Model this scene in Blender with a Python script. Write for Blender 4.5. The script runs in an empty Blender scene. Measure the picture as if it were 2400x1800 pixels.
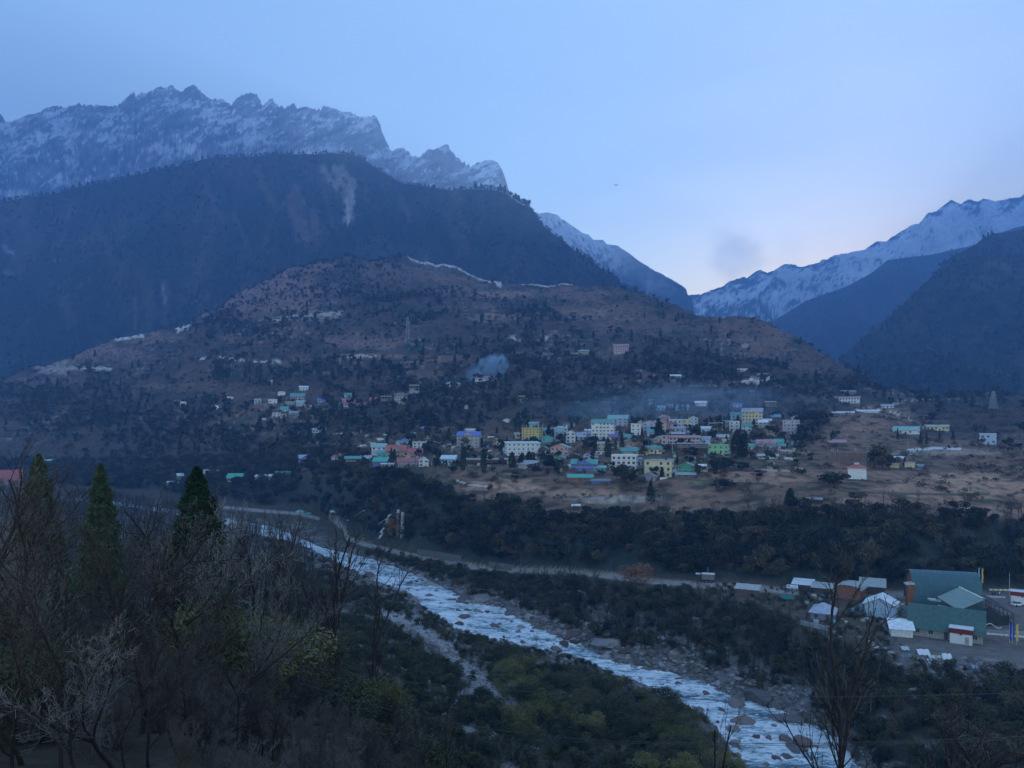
import bpy, bmesh, math, random
import numpy as np
from mathutils import Vector, Matrix

scene = bpy.context.scene
COL = scene.collection
F = 1767.0      # focal length of the photograph in its own pixels
HZ = 1000.0     # row of the horizon
CX = 1200.0

# ------------------------------------------------------------------ camera
cam_d = bpy.data.cameras.new("camera")
cam = bpy.data.objects.new("camera", cam_d)
COL.objects.link(cam)
cam_d.sensor_width = 36.0
cam_d.lens = 36.0 * F / 2400.0
cam_d.shift_y = (HZ - 900.0) / 2400.0
cam_d.clip_start = 0.3
cam_d.clip_end = 40000.0
cam.location = (0, 0, 0)
cam.rotation_euler = (math.radians(90), 0, 0)
scene.camera = cam

# ------------------------------------------------------------------ light
SUN_AZ = math.radians(24.0)      # to the right of the view axis, behind the snowy range
SUN_EL = math.radians(9.0)
world = bpy.data.worlds.new("World")
scene.world = world
world.use_nodes = True
wn = world.node_tree.nodes; wl = world.node_tree.links
wn.clear()
w_out = wn.new("ShaderNodeOutputWorld")
w_bg = wn.new("ShaderNodeBackground")
w_bg.inputs["Strength"].default_value = 0.12
sky = wn.new("ShaderNodeTexSky")
sky.sky_type = 'NISHITA'
sky.sun_disc = False
sky.sun_elevation = SUN_EL
sky.sun_rotation = SUN_AZ
sky.altitude = 2700.0
sky.air_density = 1.5
sky.dust_density = 2.3
sky.ozone_density = 4.0
tint = wn.new("ShaderNodeMix"); tint.data_type = 'RGBA'; tint.blend_type = 'MULTIPLY'
tint.inputs[0].default_value = 1.0
tint.inputs[7].default_value = (1.40, 0.98, 0.58, 1.0)
# thin high veils of cloud and one grey scrap over the pass
geo = wn.new("ShaderNodeTexCoord")
mp = wn.new("ShaderNodeMapping"); mp.inputs["Scale"].default_value = (2.0, 2.0, 9.0); mp.inputs["Rotation"].default_value = (0.0, 0.35, 0.0)
wl.new(geo.outputs["Generated"], mp.inputs["Vector"])
nz = wn.new("ShaderNodeTexNoise"); nz.inputs["Scale"].default_value = 1.3; nz.inputs["Detail"].default_value = 4.0
wl.new(mp.outputs[0], nz.inputs["Vector"])
rmp = wn.new("ShaderNodeMapRange"); rmp.inputs[1].default_value = 0.45; rmp.inputs[2].default_value = 0.75; rmp.inputs[3].default_value = 0.46; rmp.inputs[4].default_value = 0.58
wl.new(nz.outputs[0], rmp.inputs[0])
veil = wn.new("ShaderNodeMix"); veil.data_type = 'RGBA'
veil.inputs[7].default_value = (0.66, 1.04, 1.88, 1.0)
wl.new(sky.outputs[0], tint.inputs[6])
wl.new(tint.outputs[2], veil.inputs[6])
wl.new(rmp.outputs[0], veil.inputs[0])
# grey scrap
def sky_dir(px, py):
    v = Vector((px - CX, F, HZ - py)); return v.normalized()
scrap = None
last = veil.outputs[2]
for (px, py, rad, amt) in ((1728, 585, 0.045, 0.55), (1690, 545, 0.028, 0.30), (1850, 575, 0.035, 0.15)):
    d = sky_dir(px, py)
    sub = wn.new("ShaderNodeVectorMath"); sub.operation = 'SUBTRACT'
    wl.new(geo.outputs["Generated"], sub.inputs[0]); sub.inputs[1].default_value = d
    n2 = wn.new("ShaderNodeTexNoise"); n2.inputs["Scale"].default_value = 18.0; n2.inputs["Detail"].default_value = 3.0
    wl.new(geo.outputs["Generated"], n2.inputs["Vector"])
    ln = wn.new("ShaderNodeVectorMath"); ln.operation = 'LENGTH'
    wl.new(sub.outputs[0], ln.inputs[0])
    ad = wn.new("ShaderNodeMath"); ad.operation = 'MULTIPLY_ADD'
    wl.new(n2.outputs[0], ad.inputs[0]); ad.inputs[1].default_value = rad * 2.0
    wl.new(ln.outputs["Value"], ad.inputs[2])
    mr = wn.new("ShaderNodeMapRange"); mr.interpolation_type = 'SMOOTHERSTEP'
    mr.inputs[1].default_value = rad * 0.9; mr.inputs[2].default_value = rad * 2.1
    mr.inputs[3].default_value = amt; mr.inputs[4].default_value = 0.0
    wl.new(ad.outputs[0], mr.inputs[0])
    mx = wn.new("ShaderNodeMix"); mx.data_type = 'RGBA'
    wl.new(mr.outputs[0], mx.inputs[0]); wl.new(last, mx.inputs[6])
    mx.inputs[7].default_value = (1.35, 1.55, 1.75, 1.0)
    last = mx.outputs[2]
wl.new(last, w_bg.inputs[0])
wl.new(w_bg.outputs[0], w_out.inputs[0])

sun_d = bpy.data.lights.new("sun", 'SUN')
sun = bpy.data.objects.new("sun", sun_d)
COL.objects.link(sun)
sun_d.energy = 2.0
sun_d.angle = math.radians(0.5)
sun_d.color = (1.0, 0.80, 0.58)
sdir = Vector((math.sin(SUN_AZ) * math.cos(SUN_EL), math.cos(SUN_AZ) * math.cos(SUN_EL), math.sin(SUN_EL)))
sun.rotation_euler = (-sdir).to_track_quat('-Z', 'Y').to_euler()

vs = scene.view_settings
vs.view_transform = 'Standard'; vs.look = 'None'; vs.exposure = 2.42; vs.gamma = 1.0
vs.use_curve_mapping = False
cy = scene.cycles
cy.use_denoising = True
cy.max_bounces = 4; cy.diffuse_bounces = 2; cy.glossy_bounces = 1; cy.transmission_bounces = 2
cy.volume_bounces = 1; cy.transparent_max_bounces = 8
cy.caustics_reflective = False; cy.caustics_refractive = False
cy.volume_step_rate = 2.0; cy.volume_max_steps = 64

# ------------------------------------------------------------------ numbers
def _h(ix, iy, seed):
    h = (ix.astype(np.int64) * 374761393 + iy.astype(np.int64) * 668265263 + seed * 1442695041) & 0xffffffff
    h = ((h ^ (h >> 13)) * 1274126177) & 0xffffffff
    h = ((h ^ (h >> 16)) * 2246822519) & 0xffffffff
    return ((h ^ (h >> 15)) & 0xffff) / 65535.0
def noise2(x, y, seed=0):
    x = np.asarray(x, float); y = np.asarray(y, float)
    ix = np.floor(x); iy = np.floor(y); fx = x - ix; fy = y - iy
    u = fx * fx * fx * (fx * (fx * 6 - 15) + 10); v = fy * fy * fy * (fy * (fy * 6 - 15) + 10)
    def g(dx, dy):
        a = _h(ix + dx, iy + dy, seed) * 2 * math.pi
        return np.cos(a) * (fx - dx) + np.sin(a) * (fy - dy)
    a = g(0, 0); b = g(1, 0); c = g(0, 1); d = g(1, 1)
    return (a + (b - a) * u + (c - a) * v + (a - b - c + d) * u * v) * 1.45
def fbm(x, y, o=4, seed=0, gain=0.5):
    r = 0.0; a = 1.0; t = 0.0; f = 1.0
    for k in range(o):
        r = r + a * noise2(x * f + 17.3 * k, y * f - 9.1 * k, seed + k); t += a; a *= gain; f *= 2.03
    return r / t
def ridged(x, y, o=4, seed=0, gain=0.5):
    r = 0.0; a = 1.0; t = 0.0; f = 1.0
    for k in range(o):
        r = r + a * (1.0 - 2.0 * np.abs(noise2(x * f + 7.7 * k, y * f + 3.3 * k, seed + k))); t += a; a *= gain; f *= 2.07
    return r / t
def sstep(a, b, x):
    t = np.clip((x - a) / (b - a), 0, 1); return t * t * (3 - 2 * t)

# ------------------------------------------------------------------ object helpers
def tag(o, label=None, cat=None, group=None, kind=None):
    if label: o["label"] = label
    if cat: o["category"] = cat
    if group: o["group"] = group
    if kind: o["kind"] = kind
    return o
def link(o, parent=None):
    COL.objects.link(o)
    if parent is not None: o.parent = parent
    return o
def mesh_np(name, V, Q, mats=(), smooth=False, tri=False, idx=None):
    me = bpy.data.meshes.new(name)
    V = np.asarray(V, np.float32); Q = np.asarray(Q, np.int32)
    n = Q.shape[1]
    me.vertices.add(len(V)); me.vertices.foreach_set("co", V.ravel())
    me.loops.add(Q.size); me.loops.foreach_set("vertex_index", Q.ravel())
    me.polygons.add(len(Q)); me.polygons.foreach_set("loop_start", np.arange(0, Q.size, n, dtype=np.int32))
    if idx is not None: me.polygons.foreach_set("material_index", np.asarray(idx, np.int32))
    me.update(calc_edges=True)
    if smooth: me.polygons.foreach_set("use_smooth", np.ones(len(Q), bool))
    for m in mats: me.materials.append(m)
    return me
def grid_faces(nr, nc):
    i = np.arange(nr * nc).reshape(nr, nc)
    return np.stack([i[:-1, :-1].ravel(), i[:-1, 1:].ravel(), i[1:, 1:].ravel(), i[1:, :-1].ravel()], 1)
def set_col(me, C, name="Col"):
    at = me.color_attributes.new(name, 'FLOAT_COLOR', 'POINT')
    A = np.ones((len(C), 4), np.float32); A[:, :3] = C
    at.data.foreach_set("color", A.ravel())

_mats = {}
def mat(name, col, rough=0.85, var=0.15, scale=4.0, metal=0.0, spec=0.3, bump=0.0, emit=None):
    """plain surface with a little mottling"""
    if name in _mats: return _mats[name]
    m = bpy.data.materials.new(name); m.use_nodes = True
    nt = m.node_tree; b = nt.nodes["Principled BSDF"]
    b.inputs["Roughness"].default_value = rough; b.inputs["Metallic"].default_value = metal
    b.inputs["Specular IOR Level"].default_value = spec
    if var > 0:
        tc = nt.nodes.new("ShaderNodeTexCoord"); n = nt.nodes.new("ShaderNodeTexNoise")
        n.inputs["Scale"].default_value = scale; n.inputs["Detail"].default_value = 5
        nt.links.new(tc.outputs["Object"], n.inputs["Vector"])
        r = nt.nodes.new("ShaderNodeMapRange"); r.inputs[1].default_value = 0.3; r.inputs[2].default_value = 0.7
        r.inputs[3].default_value = 1 - var; r.inputs[4].default_value = 1 + var
        nt.links.new(n.outputs[0], r.inputs[0])
        mx = nt.nodes.new("ShaderNodeVectorMath"); mx.operation = 'SCALE'
        mx.inputs[0].default_value = col; nt.links.new(r.outputs[0], mx.inputs["Scale"])
        nt.links.new(mx.outputs[0], b.inputs["Base Color"])
        if bump > 0:
            bp = nt.nodes.new("ShaderNodeBump"); bp.inputs["Strength"].default_value = bump
            nt.links.new(n.outputs[0], bp.inputs["Height"]); nt.links.new(bp.outputs[0], b.inputs["Normal"])
    else:
        b.inputs["Base Color"].default_value = (*col, 1)
    if emit:
        b.inputs["Emission Color"].default_value = (*emit[0], 1); b.inputs["Emission Strength"].default_value = emit[1]
    _mats[name] = m
    return m
def vcol_mat(name, scales=((0.05, 0.25), (0.6, 0.2)), rough=0.95, bump=0.0, bscale=1.0, bdist=1.0):
    """surface coloured by the mesh's Col layer, mottled by noise in world metres"""
    m = bpy.data.materials.new(name); m.use_nodes = True
    nt = m.node_tree; b = nt.nodes["Principled BSDF"]
    b.inputs["Roughness"].default_value = rough; b.inputs["Specular IOR Level"].default_value = 0.15
    at = nt.nodes.new("ShaderNodeAttribute"); at.attribute_name = "Col"
    tc = nt.nodes.new("ShaderNodeTexCoord")
    out = at.outputs["Color"]
    for (s, a) in scales:
        n = nt.nodes.new("ShaderNodeTexNoise"); n.inputs["Scale"].default_value = s; n.inputs["Detail"].default_value = 6; n.inputs["Roughness"].default_value = 0.65
        nt.links.new(tc.outputs["Object"], n.inputs["Vector"])
        r = nt.nodes.new("ShaderNodeMapRange"); r.inputs[1].default_value = 0.3; r.inputs[2].default_value = 0.7
        r.inputs[3].default_value = 1 - a; r.inputs[4].default_value = 1 + a
        nt.links.new(n.outputs[0], r.inputs[0])
        mx = nt.nodes.new("ShaderNodeVectorMath"); mx.operation = 'SCALE'
        nt.links.new(out, mx.inputs[0]); nt.links.new(r.outputs[0], mx.inputs["Scale"])
        out = mx.outputs[0]
    nt.links.new(out, b.inputs["Base Color"])
    if bump > 0:
        n = nt.nodes.new("ShaderNodeTexNoise"); n.inputs["Scale"].default_value = bscale; n.inputs["Detail"].default_value = 8; n.inputs["Roughness"].default_value = 0.7
        nt.links.new(tc.outputs["Object"], n.inputs["Vector"])
        bp = nt.nodes.new("ShaderNodeBump"); bp.inputs["Strength"].default_value = bump; bp.inputs["Distance"].default_value = bdist
        nt.links.new(n.outputs[0], bp.inputs["Height"]); nt.links.new(bp.outputs[0], b.inputs["Normal"])
    return m
# ------------------------------------------------------------------ the valley floor, village hill and near slope
def V(px, py, z): return (px, z * F / (HZ - py), z)          # seen at this pixel, at this height
def P(px, py, Y): return (px, Y, Y * (HZ - py) / F)          # seen at this pixel, at this distance
KN = [
 [(-600, 2, -3.5), (3000, 2, -3.5)],
 [(-600, 14, -9), (600, 14, -10), (3000, 14, -10)],
 [(-600, 40, -13), (0, 40, -14), (400, 40, -15), (800, 40, -19), (1200, 40, -26), (1800, 38, -27), (2400, 32, -24), (3000, 26, -22)],
 [(-600, 90, -21), (0, 90, -23), (300, 90, -24.5), (600, 92, -29), (800, 97, -34), (900, 100, -38), (1020, 100, -45), (1200, 95, -54), (1500, 85, -55), (1800, 75, -50), (2400, 56, -44), (3000, 42, -40)],
 [(-600, 150, -36), (0, 150, -38), (300, 150, -40), (600, 150, -45), (800, 150, -50), (900, 150, -54), (1020, 150, -61), (1200, 150, -65), (1500, 145, -67), (1800, 122, -66), (2100, 100, -66), (2400, 78, -66), (3000, 60, -66)],
 [(-600, 420, -56), (0, 400, -58), (300, 380, -60), (600, 320, -62.5), (800, 290, -66), (900, 265, -67), (1000, 245, -68.5), (1100, 230, -69.5), (1200, 222, -70), (1300, 214, -71), (1400, 205, -72), (1500, 195, -72.5), (1600, 186, -73), (1742, 152, -73.5), (2000, 117, -74), (2400, 88, -74), (3000, 70, -74)],
 # near bank
 [(-600, 720, -57.5), V(0, 1160, -59), V(300, 1188, -61), V(500, 1222, -63), V(600, 1252, -64), V(700, 1275, -65.5), V(800, 1325, -67.5), V(900, 1372, -69), V(960, 1392, -69.8), V(1000, 1428, -70.2), V(1061, 1469, -71), V(1129, 1490, -71.6), V(1208, 1512, -72.2), V(1290, 1528, -73), V(1376, 1545, -73.7), V(1436, 1580, -74.2), V(1493, 1594, -74.5), V(1525, 1610, -74.6), V(1593, 1640, -74.8), V(1634, 1667, -75), V(1675, 1697, -75.1), V(1715, 1757, -75.2), V(1742, 1795, -75.3), V(1800, 1850, -75.4), V(2000, 2050, -75.6), V(2400, 2400, -76), V(3000, 2800, -76)],
 # far bank
 [(-600, 790, -57.5), V(0, 1150, -59), V(300, 1180, -61), V(500, 1210, -63), V(635, 1234, -64.5), V(752, 1284, -66.8), V(871, 1309, -68.5), V(1007, 1360, -70.2), V(1075, 1393, -71), V(1100, 1412, -71.3), V(1181, 1423, -72.1), V(1222, 1452, -72.4), V(1317, 1496, -73.2), V(1371, 1512, -73.7), V(1425, 1545, -74.1), V(1471, 1556, -74.4), V(1539, 1567, -74.6), V(1600, 1584, -74.8), V(1661, 1602, -75.1), V(1715, 1632, -75.2), V(1811, 1656, -75.4), V(1890, 1690, -75.5), V(1969, 1728, -75.6), V(2000, 1782, -75.6), V(2100, 1880, -75.7), V(2400, 2200, -76), V(3000, 2500, -76)],
 # terrace lip
 [(-600, 830, -56), V(0, 1140, -57), V(300, 1160, -58.5), V(600, 1205, -61), V(700, 1203, -61.5), V(800, 1262, -64.5), V(850, 1284, -65.2), V(900, 1295, -65.5), V(1000, 1318, -65.8), V(1100, 1340, -65.6), V(1200, 1350, -64.8), V(1300, 1356, -63.5), V(1400, 1372, -61.5), V(1500, 1385, -60.3), V(1600, 1385, -59.6), V(1700, 1412, -60), V(1800, 1440, -60.2), V(1900, 1490, -60.3), V(2000, 1535, -60.3), V(2100, 1570, -60.4), V(2250, 1570, -60.4), V(2400, 1590, -60.5), V(3000, 1650, -60.5)],
 # back of the terrace, inner edge of the road
 [(-600, 880, -55), V(0, 1130, -56), V(300, 1145, -57), V(600, 1183, -60), V(700, 1180, -60.3), V(800, 1235, -63.8), V(850, 1268, -64.9), V(900, 1280, -65.2), V(1000, 1303, -65.5), V(1100, 1325, -65.2), V(1200, 1335, -64.5), V(1300, 1335, -63), V(1400, 1345, -61), V(1500, 1352, -59.5), V(1600, 1362, -58.6), V(1700, 1366, -58.2), V(1800, 1373, -58), V(2100, 1388, -58), V(2400, 1388, -57.5), V(3000, 1388, -57)],
 # top of the scarp
 [(-600, 930, -52), P(0, 1118, 795), P(300, 1130, 725), P(600, 1128, 615), P(700, 1108, 612), P(800, 1106, 520), P(850, 1106, 480), P(900, 1108, 450), P(1000, 1128, 420), P(1060, 1170, 400), P(1200, 1192, 375), P(1300, 1212, 352), P(1500, 1228, 338), P(1650, 1232, 328), P(1800, 1215, 312), P(2000, 1203, 308), P(2100, 1210, 305), P(2400, 1224, 305), P(3000, 1230, 305)],
 # front of the village
 [(-600, 980, -50), P(0, 1105, 840), P(300, 1110, 780), P(600, 1110, 650), P(700, 1100, 640), P(800, 1096, 560), P(900, 1096, 500), P(1000, 1094, 470), P(1200, 1105, 450), P(1350, 1118, 425), P(1500, 1122, 410), P(1650, 1112, 400), P(1800, 1098, 400), P(2000, 1112, 385), P(2100, 1120, 380), P(2400, 1135, 370), P(3000, 1150, 360)],
 # back of the village
 [(-600, 1100, -30), P(0, 1065, 950), P(300, 1060, 870), P(600, 1040, 740), P(700, 1036, 720), P(800, 1036, 660), P(1000, 1032, 610), P(1200, 1020, 610), P(1500, 992, 620), P(1800, 1000, 610), P(2100, 1022, 590), P(2400, 1030, 580), P(3000, 1040, 560)],
 [(-600, 1250, 20), P(0, 960, 1110), P(300, 948, 1060), P(600, 928, 900), P(1000, 918, 860), P(1300, 905, 850), P(1500, 898, 860), P(1800, 908, 840), P(2100, 950, 820), P(2400, 958, 800), P(3000, 960, 800)],
 [(-600, 1400, 45), P(0, 915, 1260), P(300, 872, 1270), P(600, 805, 1200), P(1000, 780, 1180), P(1300, 790, 1150), P(1500, 800, 1120), P(1800, 842, 1020), P(1950, 895, 960), P(2100, 934, 920), P(2400, 944, 900), P(3000, 945, 900)],
 # skyline of the spur
 [(-600, 1600, 60), P(-100, 905, 1400), P(0, 888, 1400), P(100, 856, 1420), P(280, 793, 1500), P(450, 752, 1550), P(560, 683, 1600), P(700, 614, 1680), P(780, 596, 1720), P(955, 597, 1720), P(1060, 622, 1700), P(1170, 666, 1650), P(1300, 666, 1560), P(1450, 670, 1500), P(1500, 684, 1440), P(1560, 702, 1380), P(1640, 733, 1300), P(1720, 734, 1260), P(1780, 742, 1240), P(1850, 778, 1190), P(1900, 812, 1150), P(2000, 878, 1080), P(2060, 914, 1020), P(2200, 934, 1000), P(2400, 938, 1000), P(3000, 940, 1000)],
]
PXA = np.array([k[0] for k in KN[6]])
def _tab(k, j):
    a = np.array([t[0] for t in KN[k]], float); b = np.array([t[j] for t in KN[k]], float)
    return a, b
_TAB = [(_tab(k, 1), _tab(k, 2)) for k in range(len(KN))]
_FX = np.arange(-900, 3301, 5.0)
_FY, _FZ = [], []
for k in range(len(KN)):
    (a, b), (c, d) = _TAB[k]
    y = np.interp(_FX, a, b); z = np.interp(_FX, c, d)
    w = 5 if k in (6, 7) else 9
    ker = np.hanning(w + 2)[1:-1]; ker /= ker.sum()
    pad = w // 2
    y = np.convolve(np.pad(y, pad, mode='edge'), ker, 'valid'); z = np.convolve(np.pad(z, pad, mode='edge'), ker, 'valid')
    _FY.append(y); _FZ.append(z)
_FY = np.array(_FY); _FZ = np.array(_FZ)
# bed of the river between its banks, and the far side of the spur
R1, R2 = 6, 7
bedY1 = _FY[R1] + 3.0; bedY2 = _FY[R2] - 3.0
FYs = np.vstack([_FY[:7], bedY1[None], bedY2[None], _FY[7:], (_FY[-1] + 350)[None], (_FY[-1] + 1500)[None]])
FZs = np.vstack([_FZ[:7], (_FZ[R1] - 1.6)[None], (_FZ[R2] - 1.6)[None], _FZ[7:], (_FZ[-1] - 130)[None], (_FZ[-1] * 0 - 60)[None]])
for k in range(1, len(FYs)): FYs[k] = np.maximum(FYs[k], FYs[k - 1] + 1.0)
K_BANK, K_BED1, K_BED2, K_FAR, K_LIP, K_BACK, K_TOP, K_VIL, K_VBK, K_MID, K_UP, K_SKY = 6, 7, 8, 9, 10, 11, 12, 13, 14, 15, 16, 17
def px_of(X, Y): return CX + F * X / np.maximum(Y, 1.0)
def base_land(px, Y):
    """height and feature coordinate s at column px and distance Y (arrays)"""
    px = np.clip(np.asarray(px, float), -899, 3299); Y = np.asarray(Y, float)
    t = (px - _FX[0]) / 5.0; i = np.clip(t.astype(int), 0, len(_FX) - 2); f = t - i
    z = np.full(Y.shape, -3.0); s = np.zeros(Y.shape)
    yk = FYs[0][i] * (1 - f) + FYs[0][i + 1] * f; zk = FZs[0][i] * (1 - f) + FZs[0][i + 1] * f
    for k in range(len(FYs) - 1):
        yn = FYs[k + 1][i] * (1 - f) + FYs[k + 1][i + 1] * f; zn = FZs[k + 1][i] * (1 - f) + FZs[k + 1][i + 1] * f
        w = (Y - yk) / (yn - yk); m = (w >= 0) & (w < 1)
        z = np.where(m, zk + (zn - zk) * w, z); s = np.where(m, k + w, s)
        yk, zk = yn, zn
    m = Y >= yk
    z = np.where(m, zk, z); s = np.where(m, len(FYs) - 1.0, s)
    return z, s
def land(X, Y):
    """full height of the ground; also returns px and feature coordinate"""
    X = np.asarray(X, float); Y = np.asarray(Y, float)
    px = px_of(X, Y)
    z, s = base_land(px, Y)
    # smooth the straight facets a little by averaging along the distance
    d = 0.03 * Y
    za, _ = base_land(px, Y - d); zb, _ = base_land(px, Y + d)
    calm = 1.0 - sstep(3.2, 4.6, s) * (1 - sstep(9.6, 10.0, s))      # river and banks keep their edges
    calm = calm * (1 - 0.85 * sstep(9.7, 10.1, s) * (1 - sstep(10.9, 11.6, s)))
    z = z * (1 - 0.5 * calm) + 0.25 * calm * (za + zb)
    far = sstep(13.0, 15.5, s)
    near = 1 - sstep(5.2, 6.0, s)
    rough = 0.25 + 0.75 * calm
    z = z + rough * (fbm(X / 28, Y / 28, 4, 3) * 2.2 * (0.5 + 0.5 * near) + fbm(X / 5, Y / 5, 3, 9) * 0.5)
    z = z + far * (ridged(X / 150, Y / 230, 6, 21, .55) * 21.0 - 8.0) * (1 - 0.6 * sstep(17.0, 17.4, s))
    # gravel banks
    gb = np.exp(-((s - 6.0) / 0.35) ** 2) + np.exp(-((s - 9.1) / 0.5) ** 2)
    z = z + gb * fbm(X / 2.4, Y / 2.4, 3, 31) * 0.8
    # gullies in the scarp
    sc = np.clip(1 - np.abs(s - 11.6) / 0.6, 0, 1)
    z = z + sc * ridged(X / 26, Y / 60, 3, 41) * 4.0
    # farm terraces on the village hill: treads and risers
    tr = sstep(12.6, 13.2, s) * (1 - sstep(16.0, 16.8, s)) * (0.35 + 0.65 * sstep(-0.1, 0.25, fbm(X / 120, Y / 120, 2, 55)))
    st = 3.2 + 0.004 * Y
    q = z / st; fq = q - np.floor(q)
    z = z + tr * st * (sstep(0.62, 0.98, fq) - fq) * 0.8
    return z, px, s
_HY = np.geomspace(8, 2600, 2600)
def hit(px, py, ymin=0.0):
    """where the view ray through this pixel of the photograph meets the ground"""
    Yh = _HY[_HY > ymin]
    X = (px - CX) / F * Yh
    z, _, _ = land(X, Yh)
    ray = (HZ - py) / F * Yh
    below = ray <= z
    k = int(np.argmax(below)) if below.any() else len(Yh) - 1
    if k == 0: k = 1
    a0 = ray[k - 1] - z[k - 1]; a1 = z[k] - ray[k]
    w = 0.5 if a0 + a1 <= 0 else a0 / (a0 + a1)
    w = min(max(w, 0), 1)
    Y = Yh[k - 1] * (1 - w) + Yh[k] * w
    return Vector(((px - CX) / F * Y, Y, float(land(np.array([(px - CX) / F * Y]), np.array([Y]))[0][0])))
def ground_z(X, Y):
    return float(land(np.array([X], float), np.array([Y], float))[0][0])

def lerp3(a, b, m): return a + (b - a) * m[..., None]
TAN = np.array((0.31, 0.18, 0.115)); REDD = np.array((0.125, 0.075, 0.062)); PALE = np.array((0.38, 0.32, 0.26))
SCRUB = np.array((0.050, 0.045, 0.030)); WOODC = np.array((0.022, 0.032, 0.028)); GRAV = np.array((0.16, 0.15, 0.14))
ROAD = np.array((0.23, 0.20, 0.175)); ROCK = np.array((0.20, 0.19, 0.18)); SOIL = np.array((0.085, 0.062, 0.045))
DGRASS = np.array((0.085, 0.085, 0.05))
# patches of open ground, seen at (px, py) with half sizes, colour and strength
PATCH = [(640, 690, 150, 60, REDD * 1.5, .9), (560, 660, 120, 45, REDD * 1.4, .7), (700, 620, 100, 24, REDD * 1.5, .9), (430, 735, 70, 12, PALE * .8, .7), (330, 790, 80, 16, TAN * .7, .8), (320, 775, 45, 5, PALE, .8),
 (130, 860, 50, 20, PALE * .8, .9), (200, 862, 60, 6, PALE, .5), (250, 830, 90, 20, REDD * 1.6, .8), (110, 895, 90, 14, TAN * .6, .6), (740, 742, 60, 14, PALE * .7, .7), (860, 800, 110, 20, REDD * 1.5, .9), (880, 835, 90, 6, TAN * .8, .7),
 (700, 850, 60, 14, TAN * .5, .6), (960, 640, 150, 30, REDD * 1.2, .6), (1100, 660, 110, 18, TAN * .55, .6), (1180, 690, 80, 10, TAN * .9, .8), (1140, 745, 50, 12, TAN * .8, .7), (1080, 840, 110, 8, TAN * .7, .6), (1330, 690, 120, 18, REDD * 1.4, .7),
 (1420, 730, 120, 24, TAN * .55, .7), (1520, 760, 120, 26, TAN * .5, .6), (1420, 770, 40, 18, REDD, .8), (1450, 830, 60, 20, TAN * .5, .6), (1700, 770, 80, 20, TAN * .4, .6), (1800, 800, 60, 40, TAN * .45, .7), (1900, 860, 60, 30, TAN * .4, .6),
 (880, 1040, 70, 18, TAN * .5, .5), (460, 905, 120, 12, TAN * .5, .5), (600, 925, 120, 14, TAN * .45, .5), (360, 910, 60, 8, REDD, .5), (2050, 985, 110, 35, TAN * .75, .85), (2020, 1020, 90, 25, TAN * .7, .8), (2180, 1045, 90, 20, TAN * .6, .7),
 (2200, 1060, 140, 8, PALE * .8, .6), (1700, 1085, 160, 14, DGRASS, .7), (1980, 1115, 260, 14, TAN * .9, .8), (2250, 1145, 180, 30, TAN * 1.1, .95), (2280, 1120, 100, 14, TAN * 1.2, .9), (2060, 1180, 180, 14, TAN * .9, .8), (2300, 1200, 120, 16, TAN, .9),
 (1760, 1120, 120, 16, TAN, .9), (1690, 1160, 120, 18, TAN * .7, .7), (1190, 1140, 100, 16, TAN * 1.15, .95), (1170, 1165, 40, 14, TAN, .9), (1350, 1155, 130, 10, TAN, .9), (1450, 1170, 120, 10, PALE * .9, .8), (1640, 1190, 110, 26, TAN * .7, .8), (1380, 1200, 110, 18, TAN * .5, .6),
 (1440, 1190, 60, 8, DGRASS, .7), (940, 1125, 100, 10, DGRASS, .6), (1100, 1075, 120, 10, DGRASS, .6), (1600, 1075, 200, 14, DGRASS * .9, .6), (2200, 1010, 150, 20, SCRUB, .5), (1520, 1105, 60, 6, np.array((.09, .14, .04)), .5), (1650, 1127, 40, 5, np.array((.10, .17, .04)), .7)]
# light strips cut in the hillside: (px, py) polylines with half height in pixels
STRIP = [([(955, 597), (1000, 606), (1045, 613), (1075, 624), (1110, 634), (1150, 655), (1172, 668)], 4.0, np.array((.72, .72, .74))), ([(1215, 650), (1260, 655), (1300, 662), (1345, 660)], 1.6, np.array((.50, .48, .45))),
 ([(272, 794), (300, 792), (335, 785)], 2.2, np.array((.6, .58, .55))), ([(415, 773), (440, 764)], 4, np.array((.55, .53, .5))), ([(470, 842), (520, 838), (600, 848), (665, 848)], 1.6, PALE * 1.3), ([(180, 862), (260, 864)], 2, PALE * 1.3),
 ([(800, 836), (880, 832)], 2.5, PALE * 1.2), ([(640, 750), (690, 742), (800, 732)], 3, PALE), ([(1730, 1045), (1900, 1062)], 2, PALE), ([(2000, 960), (2050, 957), (2110, 972), (2165, 1000)], 1.5, PALE), ([(2130, 1055), (2190, 1050), (2250, 1052)], 3, np.array((.5, .5, .5))),
 ([(1072, 1127), (1100, 1136), (1142, 1140)], 2.0, PALE * 1.4), ([(2090, 945), (2180, 935)], 2, PALE), ([(700, 1035), (800, 1040)], 1.5, PALE), ([(780, 1018), (850, 1012)], 1.5, PALE), ([(820, 1045), (860, 1048)], 1.5, PALE),
 ([(1180, 790), (1240, 800), (1290, 790)], 1.2, PALE * 1.2), ([(1740, 893), (1800, 892)], 2, PALE * 1.4)]
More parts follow.
